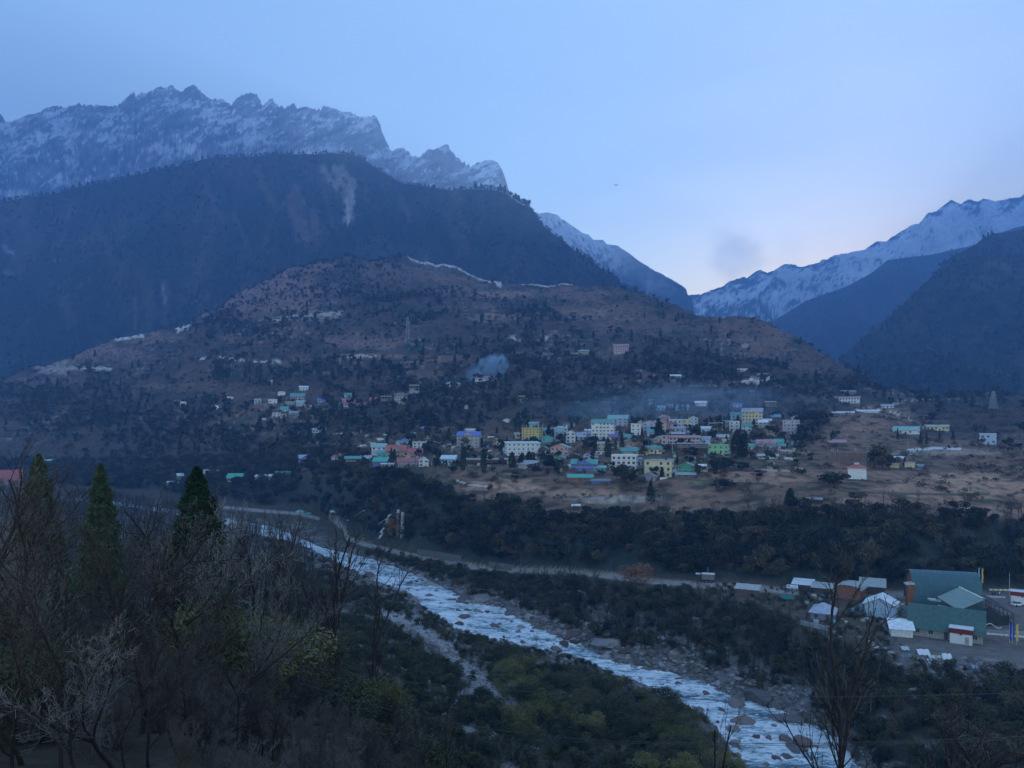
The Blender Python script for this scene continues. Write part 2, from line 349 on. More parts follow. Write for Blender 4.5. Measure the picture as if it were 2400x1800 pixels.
# cart roads: pixel polylines with half width in metres
ROADS = [([(520, 1189), (600, 1196), (700, 1204), (745, 1215)], 3.0), ([(770, 1205), (805, 1240), (815, 1262), (850, 1274), (900, 1287), (1000, 1310), (1060, 1322), (1145, 1333), (1250, 1338), (1340, 1340), (1400, 1346), (1480, 1356), (1560, 1366), (1650, 1371), (1760, 1378), (1900, 1388), (2060, 1392), (2130, 1393)], 3.2)]
def dist_poly(px, py, pts):
    d = np.full(px.shape, 1e9)
    for (a, b), (c, e) in zip(pts[:-1], pts[1:]):
        vx, vy = c - a, e - b; L = vx * vx + vy * vy
        t = np.clip(((px - a) * vx + (py - b) * vy) / L, 0, 1)
        d = np.minimum(d, np.hypot(px - (a + t * vx), py - (b + t * vy)))
    return d
def land_colour(X, Y, z, px, s):
    py = HZ - F * z / Y
    n1 = fbm(X / 40, Y / 40, 4, 71); n2 = fbm(X / 9, Y / 9, 4, 81); n3 = fbm(X / 150, Y / 150, 3, 91)
    C = np.broadcast_to(SCRUB * 0.9, X.shape + (3,)).copy()
    C = lerp3(C, SOIL, sstep(-0.2, 0.5, n2) * 0.6)
    # hill above the village: mauve brown scrub with dark thickets
    hill = sstep(13.6, 14.6, s)
    hc = lerp3(np.broadcast_to(np.array((.072, .052, .042)), C.shape), np.array((.030, .038, .030)), sstep(-0.05, 0.3, n1 + 0.5 * n2))
    hc = lerp3(hc, np.array((.16, .105, .08)), sstep(0.15, 0.45, n3 - 0.3 * n1) * 0.6)
    hc = hc * .85 * (1 + .55 * fbm(X / 16, Y / 30, 4, 75))[..., None]
    C = lerp3(C, hc, hill)
    # fields round the village
    fl = sstep(11.95, 12.1, s) * (1 - sstep(13.8, 14.4, s))
    C = lerp3(C, lerp3(np.broadcast_to(TAN * .55, C.shape), SCRUB, sstep(-0.1, 0.25, n2)), fl * sstep(950, 1100, px) * .9)
    # thin contour banks of the farm terraces
    st = 3.2 + 0.004 * Y; q = z / st; fq = q - np.floor(q)
    C = lerp3(C, PALE * .8, hill * (1 - sstep(16, 17, s)) * sstep(0.72, 0.92, fq) * (1 - sstep(.94, .99, fq)) * sstep(-0.05, 0.25, n3 + .4 * n1) * .6)
    C = lerp3(C, WOODC, hill * (1 - sstep(16, 17.2, s)) * sstep(0.45, 0.6, fq) * (1 - sstep(.62, .72, fq)) * sstep(-0.1, 0.2, n1) * .7)
    for (cx_, cy_, rx, ry, c, a) in PATCH:
        m = ((px - cx_) / rx) ** 2 + ((py - cy_) / ry) ** 2
        mk = (1 - sstep(0.35, 1.25, m + 0.8 * n2 + 0.9 * n1)) * a * .85 * (s > 11.9)
        spot = 1 - 0.8 * sstep(0.05, 0.25, fbm(X / 4.5, Y / 9, 3, 101) + .25 * n1)
        C = lerp3(C, c, mk * spot)
    for (pts, w, c) in STRIP:
        d = dist_poly(px, py, pts)
        C = lerp3(C, c, (1 - sstep(w * .6, w * 1.5, d + n2 * w * .9)) * 0.9 * (s > 11.9))
    # woods on the scarp and the slope below the terrace
    sc = sstep(11.02, 11.1, s) * (1 - sstep(11.9, 12.02, s))
    C = lerp3(C, WOODC * 1.1, sc * .9)
    # stony banks
    gb = sstep(4.9, 5.4, s) * (1 - sstep(9.35, 9.8, s))
    C = lerp3(C, GRAV * 0.9 + 0.0, gb * sstep(-0.35, 0.25, n2) * .85)
    bankn = sstep(3.9, 4.4, s) * (1 - sstep(5, 5.4, s))
    C = lerp3(C, GRAV * 1.1, bankn * sstep(-0.05, 0.3, n1 + .4 * n2) * .75)
    # side gravel channel left of the river
    d = dist_poly(px, py, [(900, 1440), (960, 1450), (1010, 1480), (1060, 1530), (1120, 1590), (1200, 1640), (1260, 1670)])
    C = lerp3(C, GRAV * 1.7, (1 - sstep(6, 24, d + 12 * n2)) * .85 * (s < 6.2))
    d = dist_poly(px, py, [(1120, 1600), (1110, 1660), (1080, 1700), (1180, 1760), (1200, 1810)])
    C = lerp3(C, GRAV * 1.35, (1 - sstep(8, 26, d + 14 * n2)) * .8 * (s < 6.2))
    # yard of the hall on the terrace
    yard = sstep(9.99, 10.02, s) * (1 - sstep(10.95, 11.05, s)) * sstep(1990, 2150, px)
    C = lerp3(C, ROAD * .62, yard * .9)
    yard2 = sstep(9.99, 10.02, s) * (1 - sstep(10.95, 11.05, s)) * sstep(1600, 1700, px) * (1 - sstep(1990, 2100, px))
    C = lerp3(C, SOIL * 1.1, yard2 * .6)
    for (pts, w) in ROADS:
        d = dist_poly(px, py * 1.0, pts) * Y / F
        dv = d * np.where(np.abs(s - 11) < 1.3, 1.0, 1.0)
        C = lerp3(C, ROAD, (1 - sstep(w * .45, w * .9, dv * 1.8 + .4 * n2)) * (s > 9.6) * (s < 11.4))
    return np.clip(C * 1.55, 0.004, 0.75)

ncols = 700
uu = np.concatenate([np.linspace(-900, -60, 50, endpoint=False), np.linspace(-60, 2460, ncols), np.linspace(2460, 3300, 50)[1:]])
yy = np.concatenate([np.geomspace(2.0, 120, 60, endpoint=False), np.geomspace(120, 260, 120, endpoint=False), np.geomspace(260, 460, 120, endpoint=False), np.geomspace(460, 2100, 230, endpoint=False), np.geomspace(2100, 3400, 14)])
UU, YY = np.meshgrid(uu, yy)
XX = (UU - CX) / F * YY
ZZ, PXX, SS = land(XX, YY)
CC = land_colour(XX, YY, ZZ, PXX, SS)
V_ = np.stack([XX, YY, ZZ], -1).reshape(-1, 3)
m_land = vcol_mat("ground_soil", ((0.03, .18), (0.25, .28), (1.6, .25)), bump=0.9, bscale=0.5, bdist=1.2)
me = mesh_np("ground", V_, grid_faces(len(yy), len(uu)), [m_land], smooth=True)
set_col(me, CC.reshape(-1, 3))
ground = link(bpy.data.objects.new("ground", me)); tag(ground, kind="structure")

# ------------------------------------------------------------------ the river
rc = np.concatenate([np.arange(-300, 400, 12.0), np.arange(400, 2100, 3.5), np.arange(2100, 3000, 15.0)])
nv = 46
i = np.interp(rc, _FX, np.arange(len(_FX)))
def fcol(A): return np.interp(rc, _FX, A)
y1 = fcol(_FY[R1]) - 1.0; y2 = fcol(_FY[R2]) + 1.0; zr = 0.5 * (fcol(_FZ[R1]) + fcol(_FZ[R2])) + 0.0
tv = np.linspace(0, 1, nv)
RY = y1[None] * (1 - tv[:, None]) + y2[None] * tv[:, None]
RX = (rc[None] - CX) / F * RY
RZ = np.interp(rc, _FX, _FZ[R1])[None] * (1 - tv[:, None]) + np.interp(rc, _FX, _FZ[R2])[None] * tv[:, None] - 0.35
# ripples: standing waves and small drops
RZ = RZ + 0.55 * ridged(RX / 4.0, RY / 5.0, 4, 211) + 0.14 * fbm(RX / 1.1, RY / 1.3, 3, 221)
m_water = bpy.data.materials.new("white_water"); m_water.use_nodes = True
nt = m_water.node_tree; b = nt.nodes["Principled BSDF"]; b.inputs["Roughness"].default_value = 0.35
tc = nt.nodes.new("ShaderNodeTexCoord"); mpn = nt.nodes.new("ShaderNodeMapping"); mpn.inputs["Rotation"].default_value = (0, 0, 0.75); mpn.inputs["Scale"].default_value = (0.12, 0.34, 0.3)
nt.links.new(tc.outputs["Object"], mpn.inputs[0])
n = nt.nodes.new("ShaderNodeTexNoise"); n.inputs["Scale"].default_value = 1.6; n.inputs["Detail"].default_value = 7; n.inputs["Roughness"].default_value = 0.68; n.inputs["Distortion"].default_value = 1.6
nt.links.new(mpn.outputs[0], n.inputs["Vector"])
cr = nt.nodes.new("ShaderNodeValToRGB"); e = cr.color_ramp.elements
e[0].position = 0.36; e[0].color = (0.06, 0.12, 0.14, 1); e[1].position = 0.60; e[1].color = (0.84, 0.87, 0.88, 1)
x = e.new(0.44); x.color = (0.26, 0.36, 0.39, 1)
x = e.new(0.50); x.color = (0.62, 0.69, 0.71, 1)
n3_ = nt.nodes.new("ShaderNodeTexNoise"); n3_.inputs["Scale"].default_value = 0.42; n3_.inputs["Detail"].default_value = 3; n3_.inputs["Distortion"].default_value = 0.8
nt.links.new(mpn.outputs[0], n3_.inputs["Vector"])
r3 = nt.nodes.new("ShaderNodeMapRange"); r3.inputs[1].default_value = 0.35; r3.inputs[2].default_value = 0.65; r3.inputs[3].default_value = -0.10; r3.inputs[4].default_value = 0.10
nt.links.new(n3_.outputs[0], r3.inputs[0])
ad3 = nt.nodes.new("ShaderNodeMath"); ad3.operation = 'ADD'; nt.links.new(n.outputs[0], ad3.inputs[0]); nt.links.new(r3.outputs[0], ad3.inputs[1])
nt.links.new(ad3.outputs[0], cr.inputs[0]); nt.links.new(cr.outputs[0], b.inputs["Base Color"])
bp = nt.nodes.new("ShaderNodeBump"); bp.inputs["Strength"].default_value = 0.8; bp.inputs["Distance"].default_value = 0.6
nt.links.new(n.outputs[0], bp.inputs["Height"]); nt.links.new(bp.outputs[0], b.inputs["Normal"])
me = mesh_np("river", np.stack([RX, RY, RZ], -1).reshape(-1, 3), grid_faces(nv, len(rc)), [m_water], smooth=True)
river = link(bpy.data.objects.new("river", me)); tag(river, kind="structure")
# ------------------------------------------------------------------ mountains beyond
def mountain(name, sil, D, base, step=3.0, rows=150, power=0.85, relief=(260, 700, 90), gully=0.5, seed=0, jag=0.0, crest_keep=0.06, back=1.0, shear=0.0):
    """sil: skyline as pixels of the photograph; D: [(px, distance)]; base: [(px, distance, height)]"""
    sx = np.array([p[0] for p in sil], float); sy = np.array([p[1] for p in sil], float)
    u = np.arange(sx[0], sx[-1] + 1e-6, step)
    py = np.interp(u, sx, sy)
    if jag > 0: py = py - jag * (ridged(u / 9.0, u * 0, 3, seed + 5) - 0.35) - jag * 0.8 * ridged(u / 3.1, u * 0 + 4, 2, seed + 6)
    Dc = np.interp(u, [d[0] for d in D], [d[1] for d in D]); zc = Dc * (HZ - py) / F
    Yb = np.interp(u, [d[0] for d in base], [d[1] for d in base]); zb = np.interp(u, [d[0] for d in base], [d[2] for d in base])
    nb = 14
    t = np.concatenate([np.linspace(0, 1, rows), 1 + np.linspace(0, 1, nb + 1)[1:]])
    T = t[:, None] * np.ones_like(u)[None]; U = u[None] * np.ones_like(T)
    tf = np.clip(T, 0, 1); tb = np.clip(T - 1, 0, 1)
    Y = Yb + (Dc - Yb) * tf + tb * 0.45 * (Dc - Yb) * back
    z = zb + (zc - zb) * tf ** power - tb ** 0.8 * (zc - zb) * 0.8
    X = (U - CX) / F * Y
    A, L, A2 = relief
    env = np.clip(tf * 4, 0, 1) * (crest_keep + (1 - crest_keep) * np.clip((1 - tf) * 5, 0, 1)) * (1 - 0.5 * tb)
    Xs = X + shear * Y
    wx = Xs + 0.35 * L * fbm(X / L, Y / L, 2, seed + 50)
    r = ridged(wx / L, Y / (L * 2.4), 6, seed, gully) * 0.5 + 0.5
    r2 = ridged(wx / (L * .3), Y / (L * .5), 4, seed + 9, .55)
    z = z + env * (A * (np.minimum(r, 1) - 0.98) + A2 * 0.5 * (r2 - 1.0))
    Y = Y - env * A * 0.35 * (r - 0.6)
    X = (U - CX) / F * Y
    return u, t, X, Y, z, tf, r, r2

def put(name, X, Y, z, C, m, kind="structure"):
    me = mesh_np(name, np.stack([X, Y, z], -1).reshape(-1, 3), grid_faces(*X.shape), [m], smooth=True)
    set_col(me, C.reshape(-1, 3))
    o = link(bpy.data.objects.new(name, me)); tag(o, kind=kind)
    return o
def slope_of(X, Y, z):
    dz = np.gradient(z, axis=0) / np.maximum(np.abs(np.gradient(Y, axis=0)), 1.0)
    dx = np.gradient(z, axis=1) / np.maximum(np.abs(np.gradient(X, axis=1)), 0.5)
    return dz, dx

m_rock = vcol_mat("mountain_rock", ((0.004, .25), (0.02, .3)), bump=1.0, bscale=0.012, bdist=26.0)
m_forest = vcol_mat("forest_floor", ((0.006, .2), (0.03, .35)), bump=1.0, bscale=0.05, bdist=12.0)

SIL1 = [(-700, 300), (-400, 250), (-200, 262), (-60, 215), (-20, 240), (0, 262), (12, 283), (30, 285), (55, 273), (70, 267), (85, 267), (108, 254), (139, 247), (152, 253), (187, 242), (203, 248), (228, 247), (253, 251), (269, 248), (275, 250), (298, 226), (313, 213), (320, 226), (332, 213), (342, 218), (354, 212), (370, 204), (383, 207), (404, 200), (411, 212), (424, 216), (437, 207), (454, 197), (465, 208), (481, 224), (497, 235), (525, 234), (541, 247), (554, 232), (570, 221), (586, 217), (601, 220), (617, 247), (625, 237), (638, 229), (652, 251), (660, 249), (668, 256), (687, 243), (698, 254), (704, 256), (719, 250), (727, 254), (752, 259), (758, 249), (777, 253), (799, 261), (822, 263), (841, 275), (863, 272), (880, 269), (890, 289), (898, 315), (907, 337), (917, 354), (932, 349), (947, 346), (964, 367), (977, 367), (981, 372), (996, 356), (1008, 348), (1016, 351), (1040, 337), (1049, 337), (1056, 353), (1081, 375), (1106, 391), (1122, 383), (1138, 377), (1157, 377), (1170, 386), (1179, 400), (1186, 422), (1195, 454), (1215, 500), (1240, 560)]
u, t, X, Y, z, tf, r, r2 = mountain("rocky_range", SIL1, [(-700, 5000), (400, 5000), (880, 4700), (1240, 4500)], [(-700, 3300, 300), (1240, 3300, 300)], step=2.4, rows=240, power=0.95, relief=(420, 480, 300), seed=101, jag=5.5, crest_keep=0.05, shear=0.25)
dz, dx = slope_of(X, Y, z)
pyv = HZ - F * z / Y
# snow caught on ledges that climb to the right
a = math.radians(24)
ux = px_of(X, Y); vy = pyv
l1 = ux * math.cos(a) - vy * math.sin(a); l2 = ux * math.sin(a) + vy * math.cos(a)
w1 = fbm(l1 / 70, l2 / 60, 3, 161) * 22; w2 = fbm(l1 / 18, l2 / 14, 3, 162) * 5
led = ridged((l1 + w1) / 130, (l2 + w1 * .8 + w2) / 11, 4, 131); led2 = fbm((l1 + w2) / 16, (l2 + w2) / 6, 4, 141)
gul = ridged((ux + w1 * .6) / 16, (vy + w1) / 48, 4, 145)
rockc = np.broadcast_to(np.array((.13, .115, .11)), X.shape + (3,)).copy()
rockc = lerp3(rockc, np.array((.36, .31, .27)), sstep(0.3, 0.85, tf) * sstep(-.25, .35, fbm(l1 / 50, l2 / 16, 4, 151) + .3 * sstep(600, 850, ux)))
rockc = rockc * (1 + .35 * fbm(ux / 5, vy / 7, 3, 155))[..., None]
lowc = lerp3(rockc, np.array((.095, .07, .062)), (1 - sstep(0.2, 0.55, tf + .15 * fbm(ux / 60, vy / 30, 3, 156))) * .9)
patchy = fbm(ux / 90, vy / 38, 4, 157)
sn = sstep(0.47, 0.57, led * .80 + led2 * .62 + gul * .22 * sstep(-.2, .2, patchy) + .62 * patchy - .09) * sstep(0.44, 0.66, tf + .3 * patchy + .12 * led2 - .1 * sstep(300, 50, ux))
C = lerp3(lowc, np.array((.82, .83, .86)), sn * .95)
put("rocky_mountain_range", X, Y, z, C, m_rock)

SIL3 = [(1170, 520), (1230, 500), (1257, 499), (1266, 498), (1284, 495), (1308, 501), (1314, 510), (1323, 514), (1342, 528), (1365, 545), (1377, 547), (1390, 560), (1415, 561), (1422, 572), (1447, 574), (1469, 588), (1494, 609), (1542, 637), (1580, 658), (1608, 673), (1611, 688), (1622, 696), (1630, 740), (1660, 800)]
u, t, X, Y, z, tf, r, r2 = mountain("pass_range", SIL3, [(1170, 5600), (1660, 4800)], [(1170, 4000, 350), (1660, 3700, 250)], step=2.4, rows=110, power=0.9, relief=(260, 420, 200), seed=301, jag=1.2, shear=-0.2)
ux = px_of(X, Y); vy = HZ - F * z / Y
C = np.broadcast_to(np.array((.06, .06, .06)), X.shape + (3,)).copy()
sn = sstep(0.42, 0.56, ridged((ux * .7 + vy) / 34, (ux - vy * .6) / 7, 4, 331) * .75 + .38 * (1 - sstep(500, 590, vy + (ux - 1260) * -.35)) + .45 * fbm(ux / 7, vy / 5, 3, 341)) * (1 - sstep(1420, 1500, ux))
C = lerp3(C, np.array((.68, .70, .75)), sn * .8)
put("pass_mountain", X, Y, z, C, m_rock)

SIL4 = [(1560, 700), (1611, 691), (1643, 689), (1668, 678), (1694, 670), (1713, 656), (1744, 647), (1751, 650), (1767, 639), (1782, 631), (1798, 640), (1827, 626), (1839, 618), (1858, 618), (1880, 627), (1896, 620), (1922, 614), (1928, 606), (1936, 609), (1953, 599), (2026, 584), (2042, 571), (2054, 565), (2077, 566), (2111, 542), (2140, 527), (2153, 525), (2175, 498), (2194, 495), (2229, 468), (2252, 478), (2270, 465), (2292, 474), (2304, 464), (2333, 470), (2365, 463), (2393, 460), (2400, 454), (2550, 425), (2800, 390), (3200, 350)]
u, t, X, Y, z, tf, r, r2 = mountain("snowy_range", SIL4, [(1560, 6400), (3200, 5800)], [(1560, 4400, 100), (3200, 4000, 200)], step=2.8, rows=170, power=0.95, relief=(330, 520, 260), seed=401, jag=2.2, shear=0.4)
ux = px_of(X, Y); vy = HZ - F * z / Y
l1 = ux * math.cos(.5) - vy * math.sin(.5); l2 = ux * math.sin(.5) + vy * math.cos(.5)
C = np.broadcast_to(np.array((.075, .07, .07)), X.shape + (3,)).copy()
dz, dx = slope_of(X, Y, z)
peakrock = sstep(.93, .99, tf + .10 * fbm(ux / 42, vy / 30, 3, 471) + .02 * fbm(ux / 6, vy / 6, 2, 472) - .03)
band = sstep(.1, .45, ridged((l1 + 3 * fbm(ux / 20, vy / 20, 2, 480)) / 110, l2 / 16, 4, 473)) * sstep(-.3, .2, fbm(ux / 90, vy / 40, 3, 474))
snl = .35 * sstep(1700, 2050, ux) + .22
w1 = fbm(l1 / 60, l2 / 50, 3, 461) * 16; w2 = fbm(l1 / 14, l2 / 12, 3, 462) * 4
sn = sstep(-0.04, 0.08, ridged((l1 + w1) / 60, (l2 + w1 + w2) / 9, 4, 431) * .42 + .65 * fbm((l1 + w2) / 14, (l2 + w2) / 5, 4, 441) + snl - .75 * peakrock - .40 * band - .24)
sn = sn * sstep(.38, .58, tf + .10 * fbm(ux / 30, vy / 12, 4, 451) + .06 * sstep(1700, 2100, ux))
C = lerp3(C, np.array((.88, .89, .91)), sn * .97)
put("snowy_mountain_range", X, Y, z, C, m_rock)

# wooded mountains: dark floor with trees scattered over it further down
SIL5 = [(1500, 800), (1640, 800), (1720, 790), (1801, 758), (1850, 728), (1890, 704), (1985, 669), (2042, 640), (2080, 609), (2121, 603), (2159, 599), (2206, 590), (2286, 571), (2301, 557), (2400, 527), (2600, 500), (3100, 470)]
far_slope = mountain("far_wooded_slope", SIL5, [(1500, 4300), (3100, 4300)], [(1500, 2800, 0), (3100, 2400, 0)], step=5, rows=90, power=.95, relief=(240, 420, 60), seed=501, jag=.6)
SIL6 = [(1700, 935), (1820, 932), (1900, 905), (1960, 850), (2020, 790), (2060, 758), (2095, 732), (2137, 691), (2168, 663), (2194, 634), (2222, 606), (2286, 571), (2327, 546), (2400, 536), (2600, 500), (3200, 420)]
near_slope = mountain("near_wooded_slope", SIL6, [(1700, 1700), (1960, 2000), (2400, 2500), (3200, 2600)], [(1700, 1350, -40), (2100, 1250, -20), (3200, 1100, 20)], step=5, rows=120, power=.95, relief=(120, 300, 40), seed=601, jag=.6)
SIL2 = [(-900, 560), (-400, 520), (-200, 495), (0, 470), (47, 462), (95, 455), (142, 447), (177, 435), (253, 419), (285, 410), (332, 400), (380, 390), (427, 383), (475, 370), (506, 365), (601, 365), (649, 359), (696, 359), (736, 359), (777, 353), (796, 356), (822, 356), (847, 364), (879, 387), (904, 403), (935, 425), (973, 430), (1011, 438), (1075, 443), (1106, 439), (1151, 440), (1179, 448), (1201, 462), (1217, 473), (1249, 485), (1255, 501), (1274, 527), (1300, 549), (1320, 560), (1349, 585), (1377, 601), (1406, 626), (1437, 648), (1469, 670), (1516, 686), (1600, 740), (1700, 800)]
ridge = mountain("wooded_ridge", SIL2, [(-900, 2500), (0, 2600), (800, 2850), (1200, 2700), (1516, 2300), (1700, 2200)], [(-900, 1700, -20), (0, 1720, 0), (700, 1950, 130), (1200, 1950, 160), (1700, 1700, 60)], step=4.2, rows=170, power=.98, relief=(330, 520, 90), seed=701, jag=.5, shear=-.15)
def wood_col(X, Y, z, tf, scars, seed):
    ux = px_of(X, Y); vy = HZ - F * z / Y
    n = fbm(X / 120, Y / 200, 4, seed); nn = fbm(ux / 14, vy / 14, 4, seed + 3)
    C = np.broadcast_to(np.array((.026, .042, .038)), X.shape + (3,)).copy()
    C = lerp3(C, np.array((.085, .070, .058)), sstep(.0, .4, n + .5 * fbm(X / 45, Y / 160, 4, seed + 7)) * .8)
    C = C * (1 + .6 * fbm(X / 30, Y / 90, 4, seed + 9))[..., None]
    bare = np.zeros(X.shape)
    for (pts, w, c, a) in scars:
        d = dist_poly(ux, vy, pts)
        w = w * 1.25
        k = (1 - sstep(w * .3, w * 1.1, d + w * 1.1 * nn)) * a
        C = lerp3(C, np.array(c), k); bare = np.maximum(bare, k)
    return C, bare
SCARS = [([(790, 395), (800, 425), (815, 450), (818, 480), (815, 520)], 11, (.30, .27, .25), .95), ([(820, 420), (826, 455), (820, 500)], 7, (.34, .32, .30), .9), ([(812, 470), (818, 520)], 3.5, (.5, .48, .48), .9), ([(690, 440), (712, 500), (715, 540)], 14, (.10, .075, .07), .9), ([(690, 430), (715, 480)], 4, (.2, .18, .17), .7), ([(715, 520), (725, 560)], 18, (.09, .065, .06), .8), ([(545, 500), (565, 540), (580, 575)], 6, (.10, .08, .08), .8),
 ([(318, 685), (318, 770)], 4, (.14, .13, .12), .8), ([(385, 665), (388, 700), (385, 750)], 11, (.12, .105, .10), .8), ([(380, 668), (388, 710)], 4, (.3, .29, .29), .8), ([(15, 638), (25, 640)], 8, (.3, .29, .28), .8), ([(10, 520), (20, 560), (10, 600)], 12, (.10, .09, .085), .6), ([(125, 611), (140, 612)], 3, (.25, .25, .25), .7), ([(750, 400), (765, 470), (780, 520)], 7, (.11, .10, .10), .7), ([(850, 420), (862, 470)], 6, (.10, .09, .09), .6)]
SCARS += [([(756, 392), (772, 420), (790, 440)], 8, (.26, .24, .22), .9), ([(800, 400), (822, 418), (830, 440)], 9, (.26, .24, .22), .9), ([(680, 470), (700, 520), (712, 556)], 16, (.17, .12, .11), .95), ([(735, 500), (745, 545)], 12, (.15, .11, .10), .9), ([(330, 640), (350, 700), (352, 760)], 14, (.10, .085, .07), .8), ([(240, 560), (262, 610), (300, 640)], 12, (.10, .08, .07), .7), ([(150, 700), (170, 760)], 14, (.09, .075, .06), .7), ([(60, 480), (50, 560), (40, 640)], 22, (.10, .085, .075), .7), ([(940, 470), (960, 520)], 9, (.11, .095, .08), .7), ([(1040, 500), (1070, 560)], 12, (.09, .08, .07), .6), ([(480, 430), (500, 480), (520, 520)], 9, (.11, .09, .08), .7), ([(600, 400), (618, 440), (650, 490)], 10, (.12, .10, .09), .8), ([(8, 580), (26, 592)], 7, (.35, .34, .33), .8)]
WOODS = []
for (nm, pk, scars, seed) in (("wooded_ridge", ridge, SCARS, 711), ("near_wooded_slope", near_slope, [], 611), ("far_wooded_slope", far_slope, [], 511)):
    u, t, X, Y, z, tf, r, r2 = pk
    C, bare = wood_col(X, Y, z, tf, scars, seed)
    put({"wooded_ridge": "wooded_mountain", "near_wooded_slope": "wooded_mountain_slope", "far_wooded_slope": "distant_mountain_slope"}[nm], X, Y, z, C, m_forest)
    WOODS.append((nm, X, Y, z, tf, bare, t))

# ------------------------------------------------------------------ air
hz = bpy.data.materials.new("haze_air"); hz.use_nodes = True
nt = hz.node_tree; nt.nodes.clear()
o_ = nt.nodes.new("ShaderNodeOutputMaterial"); pv = nt.nodes.new("ShaderNodeVolumePrincipled")
pv.inputs["Color"].default_value = (0.24, 0.50, 1.0, 1.0)
pv.inputs["Density"].default_value = 2.0e-4
pv.inputs["Anisotropy"].default_value = 0.2
nt.links.new(pv.outputs[0], o_.inputs["Volume"])
x0, x1, ya, yb, za, zb = -5200, 8600, -60, 7400, -140, 2700
HV = [(x, y, z) for z in (za, zb) for y in (ya, yb) for x in (x0, x1)]
HQ = [(0, 2, 3, 1), (4, 5, 7, 6), (0, 1, 5, 4), (2, 6, 7, 3), (0, 4, 6, 2), (1, 3, 7, 5)]
me = mesh_np("haze", HV, HQ, [hz])
haze = link(bpy.data.objects.new("haze", me)); tag(haze, kind="stuff")
haze["label"] = "thin blue morning haze filling the valley"
# ------------------------------------------------------------------ shapes
rng = np.random.default_rng(7)
R = random.Random(11)
class MB:
    """collects boxes, prisms and loose polygons for one mesh"""
    def __init__(s): s.v = []; s.f = []; s.m = []
    def poly(s, pts, mi=0):
        n = len(s.v); s.v += [tuple(p) for p in pts]; s.f.append(tuple(range(n, n + len(pts)))); s.m.append(mi)
    def hull8(s, p, mi=0):
        n = len(s.v); s.v += [tuple(q) for q in p]
        for f in ((0, 3, 2, 1), (4, 5, 6, 7), (0, 1, 5, 4), (1, 2, 6, 5), (2, 3, 7, 6), (3, 0, 4, 7)):
            s.f.append(tuple(n + k for k in f)); s.m.append(mi)
    def box(s, x0, x1, y0, y1, z0, z1, mi=0):
        s.hull8([(x0, y0, z0), (x1, y0, z0), (x1, y1, z0), (x0, y1, z0), (x0, y0, z1), (x1, y0, z1), (x1, y1, z1), (x0, y1, z1)], mi)
    def sheet(s, a, b, c, d, t, mi=0):
        """a slab: the quad a b c d (seen from above counter-clockwise) thickened downwards"""
        lo = [(p[0], p[1], p[2] - t) for p in (a, b, c, d)]
        s.hull8(lo + [a, b, c, d], mi)
    def tube(s, p0, p1, r0, r1=None, k=6, mi=0):
        r1 = r0 if r1 is None else r1
        p0 = Vector(p0); p1 = Vector(p1); d = (p1 - p0).normalized()
        a = d.orthogonal().normalized(); b = d.cross(a)
        n = len(s.v)
        for p, r in ((p0, r0), (p1, r1)):
            for i in range(k):
                t = 2 * math.pi * i / k; s.v.append(tuple(p + a * (r * math.cos(t)) + b * (r * math.sin(t))))
        for i in range(k):
            j = (i + 1) % k; s.f.append((n + i, n + j, n + k + j, n + k + i)); s.m.append(mi)
        s.f.append(tuple(n + k + i for i in range(k))); s.m.append(mi)
        s.f.append(tuple(n + k - 1 - i for i in range(k))); s.m.append(mi)
    def mesh(s, name, mats):
        me = bpy.data.meshes.new(name); me.from_pydata(s.v, [], s.f)
        for m in (mats if isinstance(mats, (list, tuple)) else [mats]): me.materials.append(m)
        if any(s.m): me.polygons.foreach_set("material_index", s.m)
        me.update(); return me
    def build(s, name, mats, parent=None):
        return link(bpy.data.objects.new(name, s.mesh(name, mats)), parent)
def empty(name, loc, rz=0.0):
    o = bpy.data.objects.new(name, None); COL.objects.link(o); o.location = loc; o.rotation_euler = (0, 0, rz); o.empty_display_size = 1
    return o
KIDS = {}
def kids(o): return [c for c in KIDS.get(o.name, [])]
def child(name, me, parent):
    o = link(bpy.data.objects.new(name, me), parent); KIDS.setdefault(parent.name, []).append(o); return o
def clone(src, loc, rz, sc, label=None, group=None, cat=None):
    o = src.copy(); COL.objects.link(o); o.location = loc; o.rotation_euler = (0, 0, rz); o.scale = sc if isinstance(sc, tuple) else (sc, sc, sc)
    for c in kids(src):
        d = c.copy(); COL.objects.link(d); d.parent = o
    if label: o["label"] = label
    if group: o["group"] = group
    elif "group" in o.keys(): del o["group"]
    return o

def segs_mesh(P0, P1, R0, R1_, k):
    P0 = np.asarray(P0, float); P1 = np.asarray(P1, float)
    D = P1 - P0; L = np.linalg.norm(D, axis=1, keepdims=True); D = D / np.maximum(L, 1e-6)
    up = np.where(np.abs(D[:, 2:3]) > 0.9, np.array([[1.0, 0, 0]]), np.array([[0, 0, 1.0]]))
    A = np.cross(D, up); A /= np.linalg.norm(A, axis=1, keepdims=True); B = np.cross(D, A)
    N = len(P0); t = np.arange(k) * 2 * math.pi / k
    c = np.cos(t)[None, :, None]; s_ = np.sin(t)[None, :, None]
    ring = A[:, None] * c + B[:, None] * s_
    V0 = P0[:, None] + ring * np.asarray(R0)[:, None, None]; V1 = (P1 + D * 0.0)[:, None] + ring * np.asarray(R1_)[:, None, None]
    Vv = np.concatenate([V0, V1], 1).reshape(-1, 3)
    b = (np.arange(N) * 2 * k)[:, None]; i = np.arange(k)[None]; j = (np.arange(k) + 1) % k; j = j[None]
    Q = np.stack([b + i, b + j, b + k + j, b + k + i], -1).reshape(-1, 4)
    return Vv, Q
